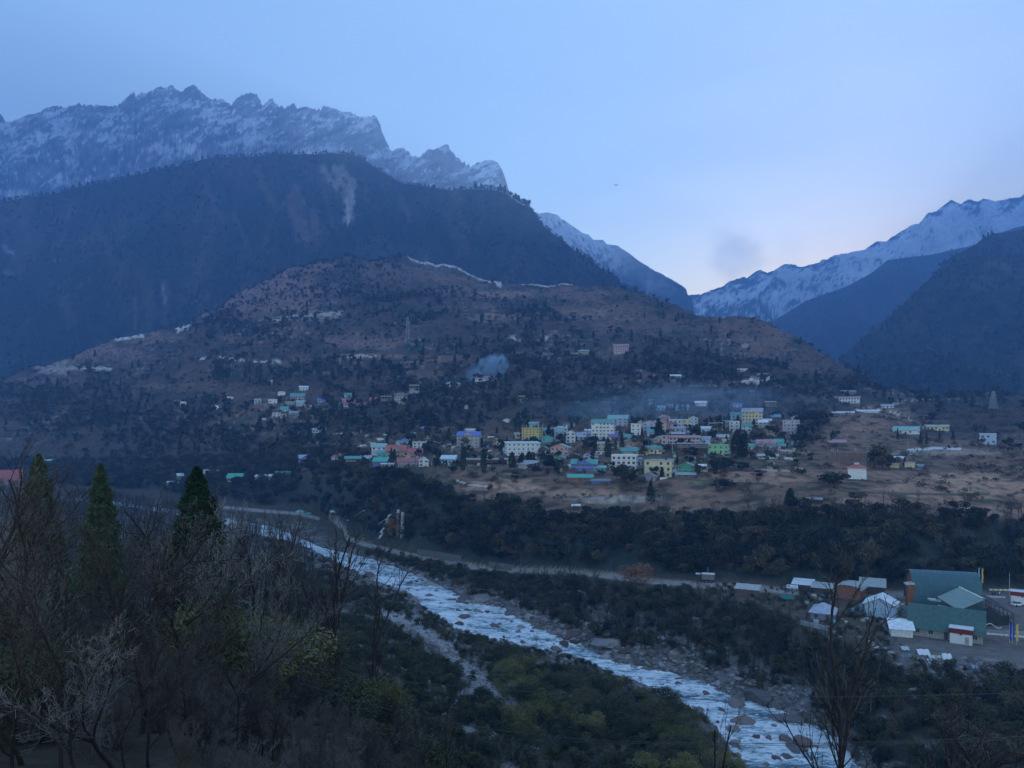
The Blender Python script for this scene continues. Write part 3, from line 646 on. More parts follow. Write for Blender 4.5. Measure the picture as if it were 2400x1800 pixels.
def leaf_mesh(name, C, size, m, seed, up=0.3, asp=0.55):
    """one small bent triangle pair per leaf clump"""
    r = np.random.default_rng(seed); N = len(C)
    n = r.normal(size=(N, 3)); n[:, 2] = np.abs(n[:, 2]) + up; n /= np.linalg.norm(n, axis=1, keepdims=True)
    a = np.cross(n, r.normal(size=(N, 3))); a /= np.linalg.norm(a, axis=1, keepdims=True); b = np.cross(n, a)
    s = (size * r.uniform(0.6, 1.4, (N, 1))) if np.isscalar(size) else (np.asarray(size)[:, None] * r.uniform(0.6, 1.4, (N, 1)))
    v = np.stack([C - a * s, C + b * s * asp, C + a * s, C - b * s * asp], 1).reshape(-1, 3)
    return mesh_np(name, v, np.arange(N * 4).reshape(-1, 4), [m])

def leaf_mat(name, c0, c1, c2=None, rough=0.8):
    """foliage: colour differs from plant to plant and from spray to spray"""
    m = bpy.data.materials.new(name); m.use_nodes = True
    nt = m.node_tree; b = nt.nodes["Principled BSDF"]; b.inputs["Roughness"].default_value = rough; b.inputs["Specular IOR Level"].default_value = 0.2
    oi = nt.nodes.new("ShaderNodeObjectInfo"); tc = nt.nodes.new("ShaderNodeTexCoord"); n = nt.nodes.new("ShaderNodeTexNoise"); n.inputs["Scale"].default_value = 0.9; n.inputs["Detail"].default_value = 3
    nt.links.new(tc.outputs["Object"], n.inputs["Vector"])
    ad = nt.nodes.new("ShaderNodeMath"); ad.operation = 'MULTIPLY_ADD'; nt.links.new(n.outputs[0], ad.inputs[0]); ad.inputs[1].default_value = 0.7
    sb = nt.nodes.new("ShaderNodeMath"); sb.operation = 'SUBTRACT'; nt.links.new(oi.outputs["Random"], sb.inputs[0]); sb.inputs[1].default_value = 0.35
    nt.links.new(sb.outputs[0], ad.inputs[2])
    g = 1.0 if 'boulder' in name else 1.9
    c0, c1, c2 = (tuple(g * q for q in c) if c else None for c in (c0, c1, c2))
    cr = nt.nodes.new("ShaderNodeValToRGB"); e = cr.color_ramp.elements
    e[0].position = 0.05; e[0].color = (*c0, 1); e[1].position = 0.95; e[1].color = (*(c2 or c1), 1)
    if c2: x = e.new(0.6); x.color = (*c1, 1)
    nt.links.new(ad.outputs[0], cr.inputs[0]); nt.links.new(cr.outputs[0], b.inputs["Base Color"])
    return m
M_BARK = leaf_mat("bark_dark", (.012, .009, .008), (.022, .016, .014))
M_TWIG = leaf_mat("twig_grey", (.032, .030, .027), (.088, .080, .072))
M_TWIGP = leaf_mat("twig_pale", (.075, .07, .065), (.17, .158, .146))
M_TWIGB = leaf_mat("twig_brown", (.020, .018, .015), (.040, .036, .029), (.060, .050, .036))
M_CON = leaf_mat("conifer_green", (.010, .022, .016), (.020, .038, .022))
M_CONF = leaf_mat("cypress_green", (.008, .022, .009), (.022, .042, .014), (.04, .055, .018))
M_BROAD = leaf_mat("broad_green", (.007, .013, .013), (.018, .023, .016), (.058, .050, .030))
M_SHRUB = leaf_mat("shrub_olive", (.014, .020, .011), (.034, .038, .018), (.062, .056, .030))
M_OLIVE = leaf_mat("leaf_olive_yellow", (.030, .032, .012), (.068, .066, .022), (.115, .10, .036))
M_RUST = leaf_mat("leaf_rust", (.13, .06, .03), (.19, .10, .045))
M_SCRUB = leaf_mat("scrub_brown", (.035, .026, .022), (.070, .050, .038), (.05, .052, .03))

# ------------------------------------------------------------------ plants
def grow_tree(seed, H, r0, fork=0.45, spread=0.75, levels=4, n1=9, n2=6, n3=5, up=0.25, wob=0.16, lean=0.0, forks=2, tipr=0.006, start=.25):
    r = random.Random(seed); out = []
    def perp(d):
        a = d.orthogonal().normalized(); q = Matrix.Rotation(r.uniform(0, 2 * math.pi), 3, d); return q @ a
    def limb(p, d, L, rad, lv, n, taper):
        k = max(3, int(L / (H * 0.05)) if lv < 2 else (4 if lv == 2 else 3)); st = L / k; pts = [(p.copy(), rad)]
        for i in range(k):
            d = (d + perp(d) * r.uniform(0, wob) + Vector((0, 0, up * (0.5 if lv == 0 else 1) * 0.3))).normalized()
            q = p + d * st; rr = max(rad * (1 - taper / k), tipr * .8)
            out.append((p.copy(), q.copy(), rad, rr, lv)); p = q; rad = rr; pts.append((p.copy(), rad))
        return pts, d
    def sub(pts, lv, n, L, frm):
        if lv > levels - 1: return
        m = len(pts)
        for i in range(n):
            t = frm + (1 - frm) * (i + r.random()) / n
            x = t * (m - 1); j = min(int(x), m - 2); f = x - j
            p = pts[j][0].lerp(pts[j + 1][0], f); rad = pts[j][1]
            d0 = (pts[j + 1][0] - pts[j][0]).normalized()
            ang = spread * r.uniform(0.7, 1.25)
            d = (d0 * math.cos(ang) + perp(d0) * math.sin(ang)).normalized()
            l = L * (1.05 - 0.6 * t) * r.uniform(0.7, 1.25)
            ps, _ = limb(p, d, l, max(rad * (0.55 if lv < 2 else 0.6), tipr), lv, 0, 0.9 if lv > 1 else 0.8)
            nn = (n2, n3, max(2, n3 - 1), 2)[min(lv - 1, 3)]
            sub(ps, lv + 1, nn, l * 0.55, 0.12)
    pts, d = limb(Vector((0, 0, -0.8)), Vector((lean, 0, 1)).normalized(), H * (1 if forks == 0 else fork), r0, 0, 0, 0.82 if forks == 0 else 0.3)
    stems = [pts]
    for i in range(forks):
        a = 2 * math.pi * i / max(forks, 1) + r.uniform(-.4, .4)
        dd = (d + Vector((math.cos(a), math.sin(a), 0)) * r.uniform(.16, .34)).normalized()
        ps, _ = limb(pts[-1][0], dd, H * (1 - fork) * r.uniform(.85, 1.05), pts[-1][1] * .8, 0, 0, 0.88); stems.append(ps)
    for k, ps in enumerate(stems):
        if forks and k == 0: sub(ps, 1, max(2, n1 // 3), H * 0.30, max(start, .35))
        else: sub(ps, 1, n1, H * 0.34 * (1 if not forks else .85), start if not forks else .05)
    return out
def tree_meshes(name, segs, kk=(7, 4, 3), pale=False):
    """three meshes: trunk, branches, twigs"""
    out = []
    for nm, lv, k, m in (("trunk", (0,), kk[0], M_BARK), ("branches", (1, 2), kk[1], M_BARK if not pale else M_TWIG), ("twigs", (3, 4, 5), kk[2], M_TWIG if not pale else M_TWIGP)):
        S = [q for q in segs if q[4] in lv]
        if not S: continue
        Vv, Q = segs_mesh([tuple(q[0]) for q in S], [tuple(q[1]) for q in S], [q[2] for q in S], [q[3] for q in S], k)
        out.append((nm, mesh_np(name + "_" + nm, Vv, Q, [m], smooth=(nm == "trunk"))))
    return out
PROTO_HOME = {}
def proto(name, cat, parts, hidden=True):
    """a plant kept as a pattern: its first copy is placed with place()"""
    PROTO_HOME[name] = (cat, parts); return name
def place(pname, oname, loc, rz, sc, label, group=None):
    cat, parts = PROTO_HOME[pname]
    o = empty(oname, loc, rz); o.scale = sc if isinstance(sc, tuple) else (sc, sc, sc)
    for (nm, me) in parts:
        c = bpy.data.objects.new(nm, me); COL.objects.link(c); c.parent = o
    tag(o, label, cat, group); return o

def crown_points(seed, n, shape):
    r = np.random.default_rng(seed)
    return shape(r, n)
def cone_shape(H, Rr, low=0.08, pw=0.85):
    def f(r, n):
        t = r.uniform(0, 1, n) ** 0.75; h = low * H + (1 - t) * 0 + t * (1 - low) * H
        rad = Rr * ((1 - t) ** pw * (0.86 + 0.14 * np.sin(t * 55 + r.uniform(0, 1.5, n))) * np.where(t < .12, .6 + t * 3.4, 1.0)) + 0.02 * H * (1 - t) * r.normal(size=n)
        a = r.uniform(0, 2 * math.pi, n); q = r.uniform(0.55, 1, n) ** 0.5
        bump = 1 + 0.16 * np.sin(a * 3 + t * 9) + 0.10 * np.sin(a * 7 - t * 23)
        return np.stack([np.cos(a) * rad * q * bump, np.sin(a) * rad * q * bump, h], 1)
    return f
def column_shape(H, Rr):
    def f(r, n):
        t = r.uniform(0, 1, n); h = t * H
        rad = Rr * np.sqrt(np.clip(np.sin(np.clip(t * .93 + .10, 0, 1) * math.pi), 0.0, 1)) * (1 - .35 * t)
        a = r.uniform(0, 2 * math.pi, n); q = r.uniform(0.4, 1, n) ** 0.4
        bump = 1 + 0.14 * np.sin(a * 3 + t * 8) + 0.12 * np.sin(a * 5 - t * 17)
        return np.stack([np.cos(a) * rad * q * bump, np.sin(a) * rad * q * bump, h], 1)
    return f
def clump_shape(H, Rr, k=9, low=0.3, flat=0.75, fill=.35):
    def f(r, n):
        c = np.stack([r.normal(0, Rr * .42, k), r.normal(0, Rr * .42, k), r.uniform(low * H, H * .85, k)], 1)
        rad = r.uniform(.28, .55, k) * Rr
        i = r.integers(0, k, n); d = r.normal(size=(n, 3)); d /= np.linalg.norm(d, axis=1, keepdims=True)
        q = r.uniform(fill, 1, (n, 1)) ** .5
        p = c[i] + d * q * rad[i][:, None] * np.array([1, 1, flat]); p[:, 2] = np.clip(p[:, 2], 0.02 * H, H)
        return p
    return f
def bush_stems(name, seed, H, Rr, n=14, m=M_TWIG if 'M_TWIG' in globals() else None, rad=.02):
    r = random.Random(seed); P0, P1, a0, a1 = [], [], [], []
    for i in range(n):
        p = Vector((r.uniform(-.15, .15), r.uniform(-.15, .15), -.3)); d = Vector((r.uniform(-1, 1) * Rr / H, r.uniform(-1, 1) * Rr / H, 1.0))
        q = rad * r.uniform(.6, 1.3)
        for k in range(4):
            d = (d + Vector((r.uniform(-.25, .25), r.uniform(-.25, .25), 0)))
            e = p + d * (H / 4.2); P0.append(tuple(p)); P1.append(tuple(e)); a0.append(q); a1.append(q * .7)
            if k > 0:
                f = p.lerp(e, .5) + Vector((r.uniform(-1, 1), r.uniform(-1, 1), r.uniform(.2, .9))) * H * .22
                P0.append(tuple(p.lerp(e, .4))); P1.append(tuple(f)); a0.append(q * .6); a1.append(q * .25)
            p = e; q *= .7
    Vv, Q = segs_mesh(P0, P1, a0, a1, 3)
    return mesh_np(name, Vv, Q, [m])
def simple_trunk(name, seed, H, r0, nb=8, k=5, m=None, frac=.8):
    r = random.Random(seed); mb = []; p = Vector((0, 0, -1.0)); rad = r0
    for i in range(5):
        q = p + Vector((r.uniform(-.06, .06) * H * .3, r.uniform(-.06, .06) * H * .3, H * frac / 5 + (1.0 if i == 0 else 0))); mb.append((tuple(p), tuple(q), rad, rad * .78)); 
        if i >= 1:
            for _ in range(nb // 4):
                a = r.uniform(0, 6.3); e = q + Vector((math.cos(a), math.sin(a), r.uniform(.3, .9))) * H * .22 * r.uniform(.6, 1.1); mb.append((tuple(q), tuple(e), rad * .4, rad * .12))
        p = q; rad *= .78
    Vv, Q = segs_mesh([b[0] for b in mb], [b[1] for b in mb], [b[2] for b in mb], [b[3] for b in mb], k)
    return mesh_np(name, Vv, Q, [m or M_BARK])

# patterns -------------------------------------------------
FG = []
for i, (sd, H, r0, fk, forks, n1, sp) in enumerate(((1, 15, .17, .42, 2, 10, .75), (2, 14, .15, .5, 2, 10, .85), (5, 13, .16, .3, 3, 8, .7), (9, 15, .15, .6, 0, 17, .95))):
    s = grow_tree(sd, H, r0, fk, sp, 4, n1 + 2, 6, 4, up=.34, wob=.34, forks=forks, tipr=.0125, start=.22)
    FG.append(proto("bare_big_%d" % i, "bare tree", tree_meshes("bare_tree", s, (8, 5, 3), pale=(i == 2))))
TALL = []
for i, (sd, H, r0, fk, forks) in enumerate(((21, 24, .42, .22, 3), (34, 24, .38, .26, 2))):
    s = grow_tree(sd, H, r0, fk, .68, 4, 10, 5, 3, up=.40, wob=.28, forks=forks, tipr=.030, start=.3)
    TALL.append(proto("bare_tall_%d" % i, "bare tree", tree_meshes("tall_bare_tree", s, (8, 5, 3))))
MID = []
for i in range(5):
    s = grow_tree(50 + i, 10, .13, .45, .55, 4, 8, 4, 3, up=.4, wob=.18, forks=(0, 2, 0, 2, 3)[i], tipr=.016, start=.3)
    ms = []
    for nm, lv, k, m in (("trunk", (0,), 5, M_BARK), ("branches", (1, 2, 3), 3, M_TWIGB if i % 2 else M_TWIG)):
        S = [q for q in s if q[4] in lv]
        Vv, Q = segs_mesh([tuple(q[0]) for q in S], [tuple(q[1]) for q in S], [q[2] for q in S], [q[3] for q in S], k)
        ms.append((nm, mesh_np("slim_tree_" + nm, Vv, Q, [m])))
    MID.append(proto("bare_mid_%d" % i, "bare tree", ms))
BIGCON = []
for i in range(2):
    C = crown_points(60 + i, 12000, cone_shape(13, 2.9, .06, .72))
    BIGCON.append(proto("cypress_%d" % i, "conifer", [("trunk", simple_trunk("cypress_trunk", 60 + i, 13, .2, 8)), ("crown", leaf_mesh("cypress_crown", C, .17, M_CONF, 60 + i, .5, .4))]))
CON = []
for i in range(4):
    C = crown_points(70 + i, 1300, (cone_shape(12, 2.9, .08, .8), cone_shape(12, 2.2, .1, .9), column_shape(12, 2.2), cone_shape(12, 3.4, .2, .7))[i])
    CON.append(proto("conifer_%d" % i, "conifer", [("trunk", simple_trunk("conifer_trunk", 70 + i, 12, .2, 4)), ("crown", leaf_mesh("conifer_crown", C, .42, M_CON, 70 + i, .4, .5))]))
TWIN = proto("cypress_twin", "conifer", [("trunk", simple_trunk("column_trunk", 79, 16, .3, 4)), ("crown", leaf_mesh("column_crown", crown_points(79, 2600, column_shape(16, 2.7)), .42, M_CON, 79, .4, .5))])
BRD = []
for i in range(5):
    C = crown_points(80 + i, 1100, clump_shape(9, 4.2, 11, .3, .8, .5))
    BRD.append(proto("broad_%d" % i, "leafy tree", [("trunk", simple_trunk("leafy_trunk", 80 + i, 9, .2, 12)), ("crown", leaf_mesh("leafy_crown", C, .44, M_BROAD, 80 + i, .3, .6))]))
SHR = []
for i in range(4):
    C = crown_points(90 + i, 900, clump_shape(2.6, 1.9, 8, .2, .8, .2))
    SHR.append(proto("shrub_%d" % i, "shrub", [("stems", bush_stems("shrub_stems", 90 + i, 2.4, 1.5, 10, M_TWIGB, .03)), ("foliage", leaf_mesh("shrub_foliage", C, .15, M_SHRUB, 90 + i, .3, .5))]))
NSH = []
for i in range(3):
    C = crown_points(100 + i, 3600, clump_shape(4.6, 3.4, 12, .15, .9, .2))
    NSH.append(proto("thicket_%d" % i, "bush", [("stems", bush_stems("bush_stems", 100 + i, 4.2, 2.6, 34, M_TWIG, .035)), ("foliage", leaf_mesh("bush_foliage", C, .13, (M_OLIVE, M_SHRUB, M_OLIVE)[i], 100 + i, .3, .45))]))
BARESH = []
for i in range(4):
    s = grow_tree(110 + i, 4.0, .05, .12, .75, 4, 11, 6, 5, up=.28, wob=.32, forks=(5, 4, 6, 5)[i], tipr=.008, start=.05)
    Vv, Q = segs_mesh([tuple(q[0]) for q in s], [tuple(q[1]) for q in s], [q[2] for q in s], [q[3] for q in s], 3)
    BARESH.append(proto("bareshrub_%d" % i, "bare shrub", [("stems", mesh_np("bare_shrub_stems", Vv, Q, [(M_TWIGB, M_TWIGB, M_BARK, M_TWIG)[i]]))]))
RUSTY = proto("rusty_tree", "leafy tree", [("trunk", simple_trunk("rusty_trunk", 120, 8, .2, 12)), ("crown", leaf_mesh("rusty_crown", crown_points(120, 1700, clump_shape(8, 6, 16, .25, .8, .4)), .34, M_RUST, 120, .3, .5))])
# stones
def stone_mesh(name, seed, m, sub=3):
    bm = bmesh.new(); bmesh.ops.create_icosphere(bm, subdivisions=sub, radius=1.0)
    r = np.random.default_rng(seed); V0 = np.array([v.co[:] for v in bm.verts])
    pl = r.normal(size=(14, 3)); pl /= np.linalg.norm(pl, axis=1, keepdims=True); h = r.uniform(.42, .82, 14)
    Vn = V0.copy()
    for k in range(14):
        d = Vn @ pl[k]; Vn = Vn - np.clip(d - h[k], 0, None)[:, None] * pl[k] * .97
    Vn *= 1.35 * (1 + .10 * noise2(V0[:, 0] * 3 + seed, V0[:, 1] * 3 + V0[:, 2] * 2, seed))[:, None]
    Vn *= np.array([1.25, 1.0, .72])
    for v, c in zip(bm.verts, Vn): v.co = c
    me = bpy.data.meshes.new(name); bm.to_mesh(me); bm.free(); me.materials.append(m)
    return me
M_STONE = leaf_mat("boulder_stone", (.11, .095, .09), (.19, .175, .165), (.30, .28, .265), rough=.7)
M_STONER = leaf_mat("boulder_brown", (.10, .06, .05), (.17, .115, .10), (.22, .17, .15), rough=.6)
STN = [stone_mesh("boulder_%d" % i, i, M_STONE) for i in range(5)]
STR = [stone_mesh("boulder_brown_%d" % i, 20 + i, M_STONER) for i in range(3)]
STS = [stone_mesh("stone_small_%d" % i, 30 + i, M_STONE, 2) for i in range(4)]

# ------------------------------------------------------------------ masses nobody could count
def scatter(name, pts, scl, rot, meshes, label, kind="stuff"):
    """one object whose copies of MESHES stand on PTS"""
    pts = np.asarray(pts, np.float32); n = len(pts)
    me = bpy.data.meshes.new(name); me.vertices.add(n); me.vertices.foreach_set("co", pts.ravel())
    for (an, arr, ty) in (("size", scl, 'FLOAT'), ("turn", rot, 'FLOAT')):
        at = me.attributes.new(an, ty, 'POINT'); at.data.foreach_set("value", np.asarray(arr, np.float32))
    at = me.attributes.new("pick", 'INT', 'POINT'); at.data.foreach_set("value", rng.integers(0, len(meshes), n).astype(np.int32))
    col = bpy.data.collections.new(name + "_patterns")
    for k, ms in enumerate(meshes):
        col.objects.link(bpy.data.objects.new("%s_pattern_%02d" % (name, k), ms))
    o = link(bpy.data.objects.new(name, me)); tag(o, label, kind=kind)
    ng = bpy.data.node_groups.new(name, 'GeometryNodeTree')
    ng.interface.new_socket("Geometry", in_out='INPUT', socket_type='NodeSocketGeometry'); ng.interface.new_socket("Geometry", in_out='OUTPUT', socket_type='NodeSocketGeometry')
    N = ng.nodes; gi = N.new("NodeGroupInput"); go = N.new("NodeGroupOutput"); ip = N.new("GeometryNodeInstanceOnPoints"); ci = N.new("GeometryNodeCollectionInfo")
    ci.inputs["Collection"].default_value = col; ci.inputs["Separate Children"].default_value = True; ci.inputs["Reset Children"].default_value = True
    def na(nm, ty):
        a = N.new("GeometryNodeInputNamedAttribute"); a.data_type = ty; a.inputs["Name"].default_value = nm; return a
    a1 = na("size", 'FLOAT'); a2 = na("turn", 'FLOAT'); a3 = na("pick", 'INT')
    cb = N.new("ShaderNodeCombineXYZ"); er = N.new("FunctionNodeEulerToRotation")
    L = ng.links; L.new(gi.outputs[0], ip.inputs["Points"]); L.new(ci.outputs[0], ip.inputs["Instance"]); ip.inputs["Pick Instance"].default_value = True
    L.new(a3.outputs[0], ip.inputs["Instance Index"]); L.new(a1.outputs[0], ip.inputs["Scale"]); L.new(a2.outputs[0], cb.inputs[2]); L.new(cb.outputs[0], er.inputs[0]); L.new(er.outputs[0], ip.inputs["Rotation"])
    L.new(ip.outputs[0], go.inputs[0])
    md = o.modifiers.new("scatter", 'NODES'); md.node_group = ng
    return o
def joined(name, pname, keep=None):
    """all parts of a pattern as one mesh, for use in a mass"""
    parts = PROTO_HOME[pname][1]; bm = bmesh.new(); mats = []
    out = bpy.data.meshes.new(name)
    for (nm, me) in parts:
        n0 = len(bm.faces); bm.from_mesh(me); bm.faces.ensure_lookup_table()
        mi = len(mats); mats.append(me.materials[0])
        for f in bm.faces[n0:]: f.material_index = mi
    bm.to_mesh(out); bm.free()
    for m in mats: out.materials.append(m)
    return out
def sample(n, pxr, sr, weight=None, seed=0, ymax=2400):
    """random spots on the ground between columns PXR and feature coordinates SR, even per square metre"""
    r = np.random.default_rng(seed); X = []; tot = 0
    for _ in range(60):
        m = n * 3
        px = r.uniform(pxr[0], pxr[1], m); s = None
        # draw the distance between the features' own distances
        i = np.clip(((px + 900) / 5).astype(int), 0, len(_FX) - 1)
        k0 = int(math.floor(sr[0])); k1 = int(math.ceil(sr[1])); 
        ya = FYs[k0][i] + (FYs[min(k0 + 1, len(FYs) - 1)][i] - FYs[k0][i]) * (sr[0] - k0); yb_ = FYs[k1][i] if sr[1] == k1 else FYs[k1 - 1][i] + (FYs[k1][i] - FYs[k1 - 1][i]) * (sr[1] - k1 + 1)
        Y = ya + (yb_ - ya) * r.uniform(0, 1, m)
        w = Y * (yb_ - ya); w = w / np.percentile(w, 97)
        keep = r.uniform(0, 1, m) < w
        Xx = (px - CX) / F * Y
        if weight is not None:
            keep &= r.uniform(0, 1, m) < weight(Xx, Y, px)
        Xx, Y = Xx[keep], Y[keep]
        X.append(np.stack([Xx, Y], 1)); tot += len(Xx)
        if tot >= n: break
    XY = np.concatenate(X)[:n]
    z, px, s = land(XY[:, 0], XY[:, 1])
    return np.column_stack([XY, z]), px, s
# ------------------------------------------------------------------ houses
WALLC = dict(white=(.62, .64, .66), cream=(.60, .52, .30), yellow=(.55, .44, .08), ochre=(.50, .44, .20), salmon=(.50, .27, .22), pink=(.50, .36, .40), lilac=(.42, .42, .55), grey=(.32, .31, .30), concrete=(.36, .35, .33),
             blue=(.10, .14, .50), sky=(.36, .48, .62), green=(.04, .30, .20), lime=(.22, .58, .26), teal=(.08, .42, .40), brown=(.17, .10, .08), wood=(.10, .07, .06), brick=(.28, .10, .06), paleg=(.38, .50, .42), mauve=(.24, .22, .30), orange=(.42, .20, .10), stone=(.30, .29, .26), olive=(.3, .29, .17))
ROOFC = dict(teal=(.07, .30, .27), mint=(.22, .42, .39), bgreen=(.04, .38, .28), red=(.42, .09, .08), rose=(.42, .20, .22), blue=(.08, .15, .48), cyan=(.06, .34, .48), white=(.62, .66, .68), grey=(.30, .31, .33), dark=(.07, .07, .075), brown=(.15, .10, .085), palet=(.45, .60, .60), maroon=(.20, .05, .05), green=(.045, .115, .105), gmoss=(.16, .22, .17), lilac=(.34, .36, .46), concrete=(.36, .35, .33), tin=(.36, .38, .36))
for k, c in WALLC.items():
    g = sum(c) / 3; mat("wall_" + k, tuple(min(.82, 1.12 * (.80 * q + .20 * g)) for q in c), .85, .22, 1.3)
for k, c in ROOFC.items():
    g = sum(c) / 3; m = mat("roof_" + k, tuple(min(.82, 1.12 * (.8 * q + .2 * g)) for q in c), .6, .22, 1.1)
M_PANE = mat("pane_dark", (.05, .055, .065), .3, 0)
M_FRAME = mat("frame_white", (.55, .55, .56), .7, 0)
M_FRAMED = mat("frame_dark", (.08, .06, .05), .7, 0)
M_BAND = mat("floor_band", (.52, .52, .54), .8, 0)
M_FOOT = mat("footing", (.17, .165, .155), .9, .15, .8)
M_DOOR = mat("door_paint", (.12, .07, .06), .7, 0)
M_POLE = mat("pole_pale", (.45, .46, .45), .7, 0)
M_POLED = mat("pole_dark", (.035, .03, .03), .8, 0)
def window_mesh(name, fm, nx=2):
    m = MB()
    m.box(-.5, .5, -.05, .06, -.5, .5, 1)
    for x in (-.5, .44): m.box(x, x + .06, -.10, -.05, -.5, .5, 0)
    for z in (-.5, .44): m.box(-.44, .44, -.10, -.05, z, z + .06, 0)
    for i in range(1, nx): m.box(-.5 + i / nx - .02, -.5 + i / nx + .02, -.09, -.05, -.44, .44, 0)
    return m.mesh(name, [fm, M_PANE])
WIN = {"w": window_mesh("window", M_FRAME, 2), "d": window_mesh("window_dark", M_FRAMED, 3), "s": window_mesh("window_single", M_FRAME, 1)}
_d = MB(); _d.box(-.5, .5, -.06, .05, 0, 1); DOORM = _d.mesh("door", M_DOOR)
def house(loc, w, d, h, fl, roof, rh, wall, rc, yaw, label, cat="house", opt="", group=None):
    """front face towards -y, foot at the origin"""
    o = empty({"house": "house", "shed": "shed"}.get(cat, cat.replace(" ", "_")), loc, yaw); tag(o, label, cat, group)
    wm = _mats["wall_" + wall]; rm = _mats["roof_" + rc]
    WG = R.uniform(2.3, 3.4); WS = R.uniform(.65, 1.15); WH = R.uniform(.8, 1.1)
    x = w / 2; fh = h / fl; ov = min(.9, .5 + .02 * w)
    f = MB(); f.box(-x - .15, x + .15, -.15, d + .1, -4.0, .12); f.build("foundation", M_FOOT, o)
    if "K" in opt:      # unfinished concrete frame, top storeys open
        nb = fl
        k0 = int(opt[opt.index("K") + 1]) if opt[opt.index("K") + 1:opt.index("K") + 2].isdigit() else 0
        if k0 < fl:
            for j in range(k0, fl):
                nc = max(2, int(w / 3.2) + 1)
                for i in range(nc):
                    for yy_ in (.2, d - .5):
                        c = MB(); c.box(-x + .05 + (w - .45) * i / (nc - 1), -x + .35 + (w - .45) * i / (nc - 1), yy_, yy_ + .3, j * fh, (j + 1) * fh - .2); c.build("column", _mats["wall_concrete"], o)
                s_ = MB(); s_.box(-x - .3, x + .3, -.3, d + .3, (j + 1) * fh - .2, (j + 1) * fh); s_.build("slab", _mats["wall_concrete"], o)
                if (j + fl) % 2 == 0 or w > 12:
                    q = MB(); q.box(-x * .9, x * R.uniform(-.2, .5), d * .4, d * .5, j * fh, (j + 1) * fh - .2); q.build("infill_wall", _mats["wall_brown" if wall == "brown" else "wall_grey"], o)
        hw = k0 * fh
    else:
        hw = h
    if "S" in opt:      # standing on stilts
        nc = max(3, int(w / 2.2)); z0 = h * .38
        for i in range(nc):
            c = MB(); xx = -x + .1 + (w - .2) * i / (nc - 1); c.tube((xx, .15, -2.5), (xx, .15, z0), .09, k=5); c.build("stilt", _mats["wall_wood"], o)
        bx = MB(); bx.box(-x, x, d * .35, d, 0, z0); bx.build("undercroft", M_FOOT, o)
    else: z0 = 0.0
    fhh = (hw - z0) / max(1, (fl if "K" not in opt else max(1, int(round(hw / fh))))) if hw > 0 else fh
    if hw > 0:
        m = MB()
        if roof in ("gy", "gyo"):
            m.box(-x, x, 0, d, z0, hw)
            for y0, y1 in ((0, .25), (d - .25, d)):
                a = [(-x, y0, hw), (x, y0, hw), (0, y0, hw + rh * .96)]; b = [(-x, y1, hw), (x, y1, hw), (0, y1, hw + rh * .96)]
                m.poly(a); m.poly(b[::-1]); m.poly([a[0], a[2], b[2], b[0]]); m.poly([a[2], a[1], b[1], b[2]])
        elif roof == "gx":
            m.box(-x, x, 0, d, z0, hw)
            for x0, x1 in ((-x, -x + .25), (x - .25, x)):
                a = [(x0, 0, hw), (x0, d, hw), (x0, d / 2, hw + rh * .96)]; b = [(x1, 0, hw), (x1, d, hw), (x1, d / 2, hw + rh * .96)]
                m.poly(a[::-1]); m.poly(b); m.poly([a[0], b[0], b[2], a[2]]); m.poly([a[2], b[2], b[1], a[1]])
        else: m.box(-x, x, 0, d, z0, hw)
        m.build("wall", wm, o)
        nf = max(1, int(round((hw - z0) / fhh)))
        if nf > 1 and "b" not in opt:
            for j in range(1, nf):
                bd = MB(); bd.box(-x - .22, x + .22, -.3, d + .1, z0 + j * fhh - .12, z0 + j * fhh + .06); bd.build("floor_band", M_BAND if wall not in ("wood", "brown", "brick") else M_FOOT, o)
        wk = "d" if wall in ("white", "sky", "lilac", "pink", "cream", "yellow") and "w" not in opt else ("w" if h > 2 else "s")
        if "n" not in opt:
            for j in range(nf):
                zc = z0 + j * fhh + fhh * .53
                nw = max(1, int(w / WG)); sw = min(1.5, w / nw * .52) * WS; sh = min(1.35, fhh * .46) * WH
                for i in range(nw):
                    xx = -x + w * (i + .5) / nw + R.uniform(-.12, .12)
                    if R.random() < .10 and nw > 2: continue
                    if j == 0 and i == nw // 2 and w > 4:
                        dm = bpy.data.objects.new("door", DOORM); COL.objects.link(dm); dm.parent = o; dm.location = (xx, 0, z0 + .12); dm.scale = (min(1.0, sw), 1, min(2.0, fhh * .75)); continue
                    c = bpy.data.objects.new("window", WIN[wk]); COL.objects.link(c); c.parent = o; c.location = (xx, 0, zc); c.scale = (sw, 1, sh)
                ns = max(1, int(d / 3.4))
                for sd in ((1,) if yaw < 0 else (-1,)) + ((-1,) if yaw < 0 else (1,)):
                    for i in range(ns):
                        c = bpy.data.objects.new("window", WIN[wk]); COL.objects.link(c); c.parent = o; c.location = (sd * x, d * (i + .5) / ns, zc); c.rotation_euler = (0, 0, sd * math.pi / 2); c.scale = (1.1, 1, sh)
        if "B" in opt:      # balcony along the front
            for j in range(1, nf):
                bz = z0 + j * fhh
                q = MB(); q.box(-x, x, -1.3, -.02, bz - .1, bz + .06); q.build("balcony_floor", M_BAND, o)
                q = MB(); q.box(-x, x, -1.3, -1.24, bz + .85, bz + .95)
                nb = max(3, int(w / 1.2))
                for i in range(nb + 1):
                    xx = -x + .03 + (w - .06) * i / nb; q.box(xx - .03, xx + .03, -1.3, -1.24, bz + .06, bz + .85)
                q.build("railing", M_FRAME, o)
            for xx in (-x + .1, 0, x - .1):
                q = MB(); q.box(xx - .1, xx + .1, -1.28, -1.08, 0, hw); q.build("post", wm, o)
    t = .14
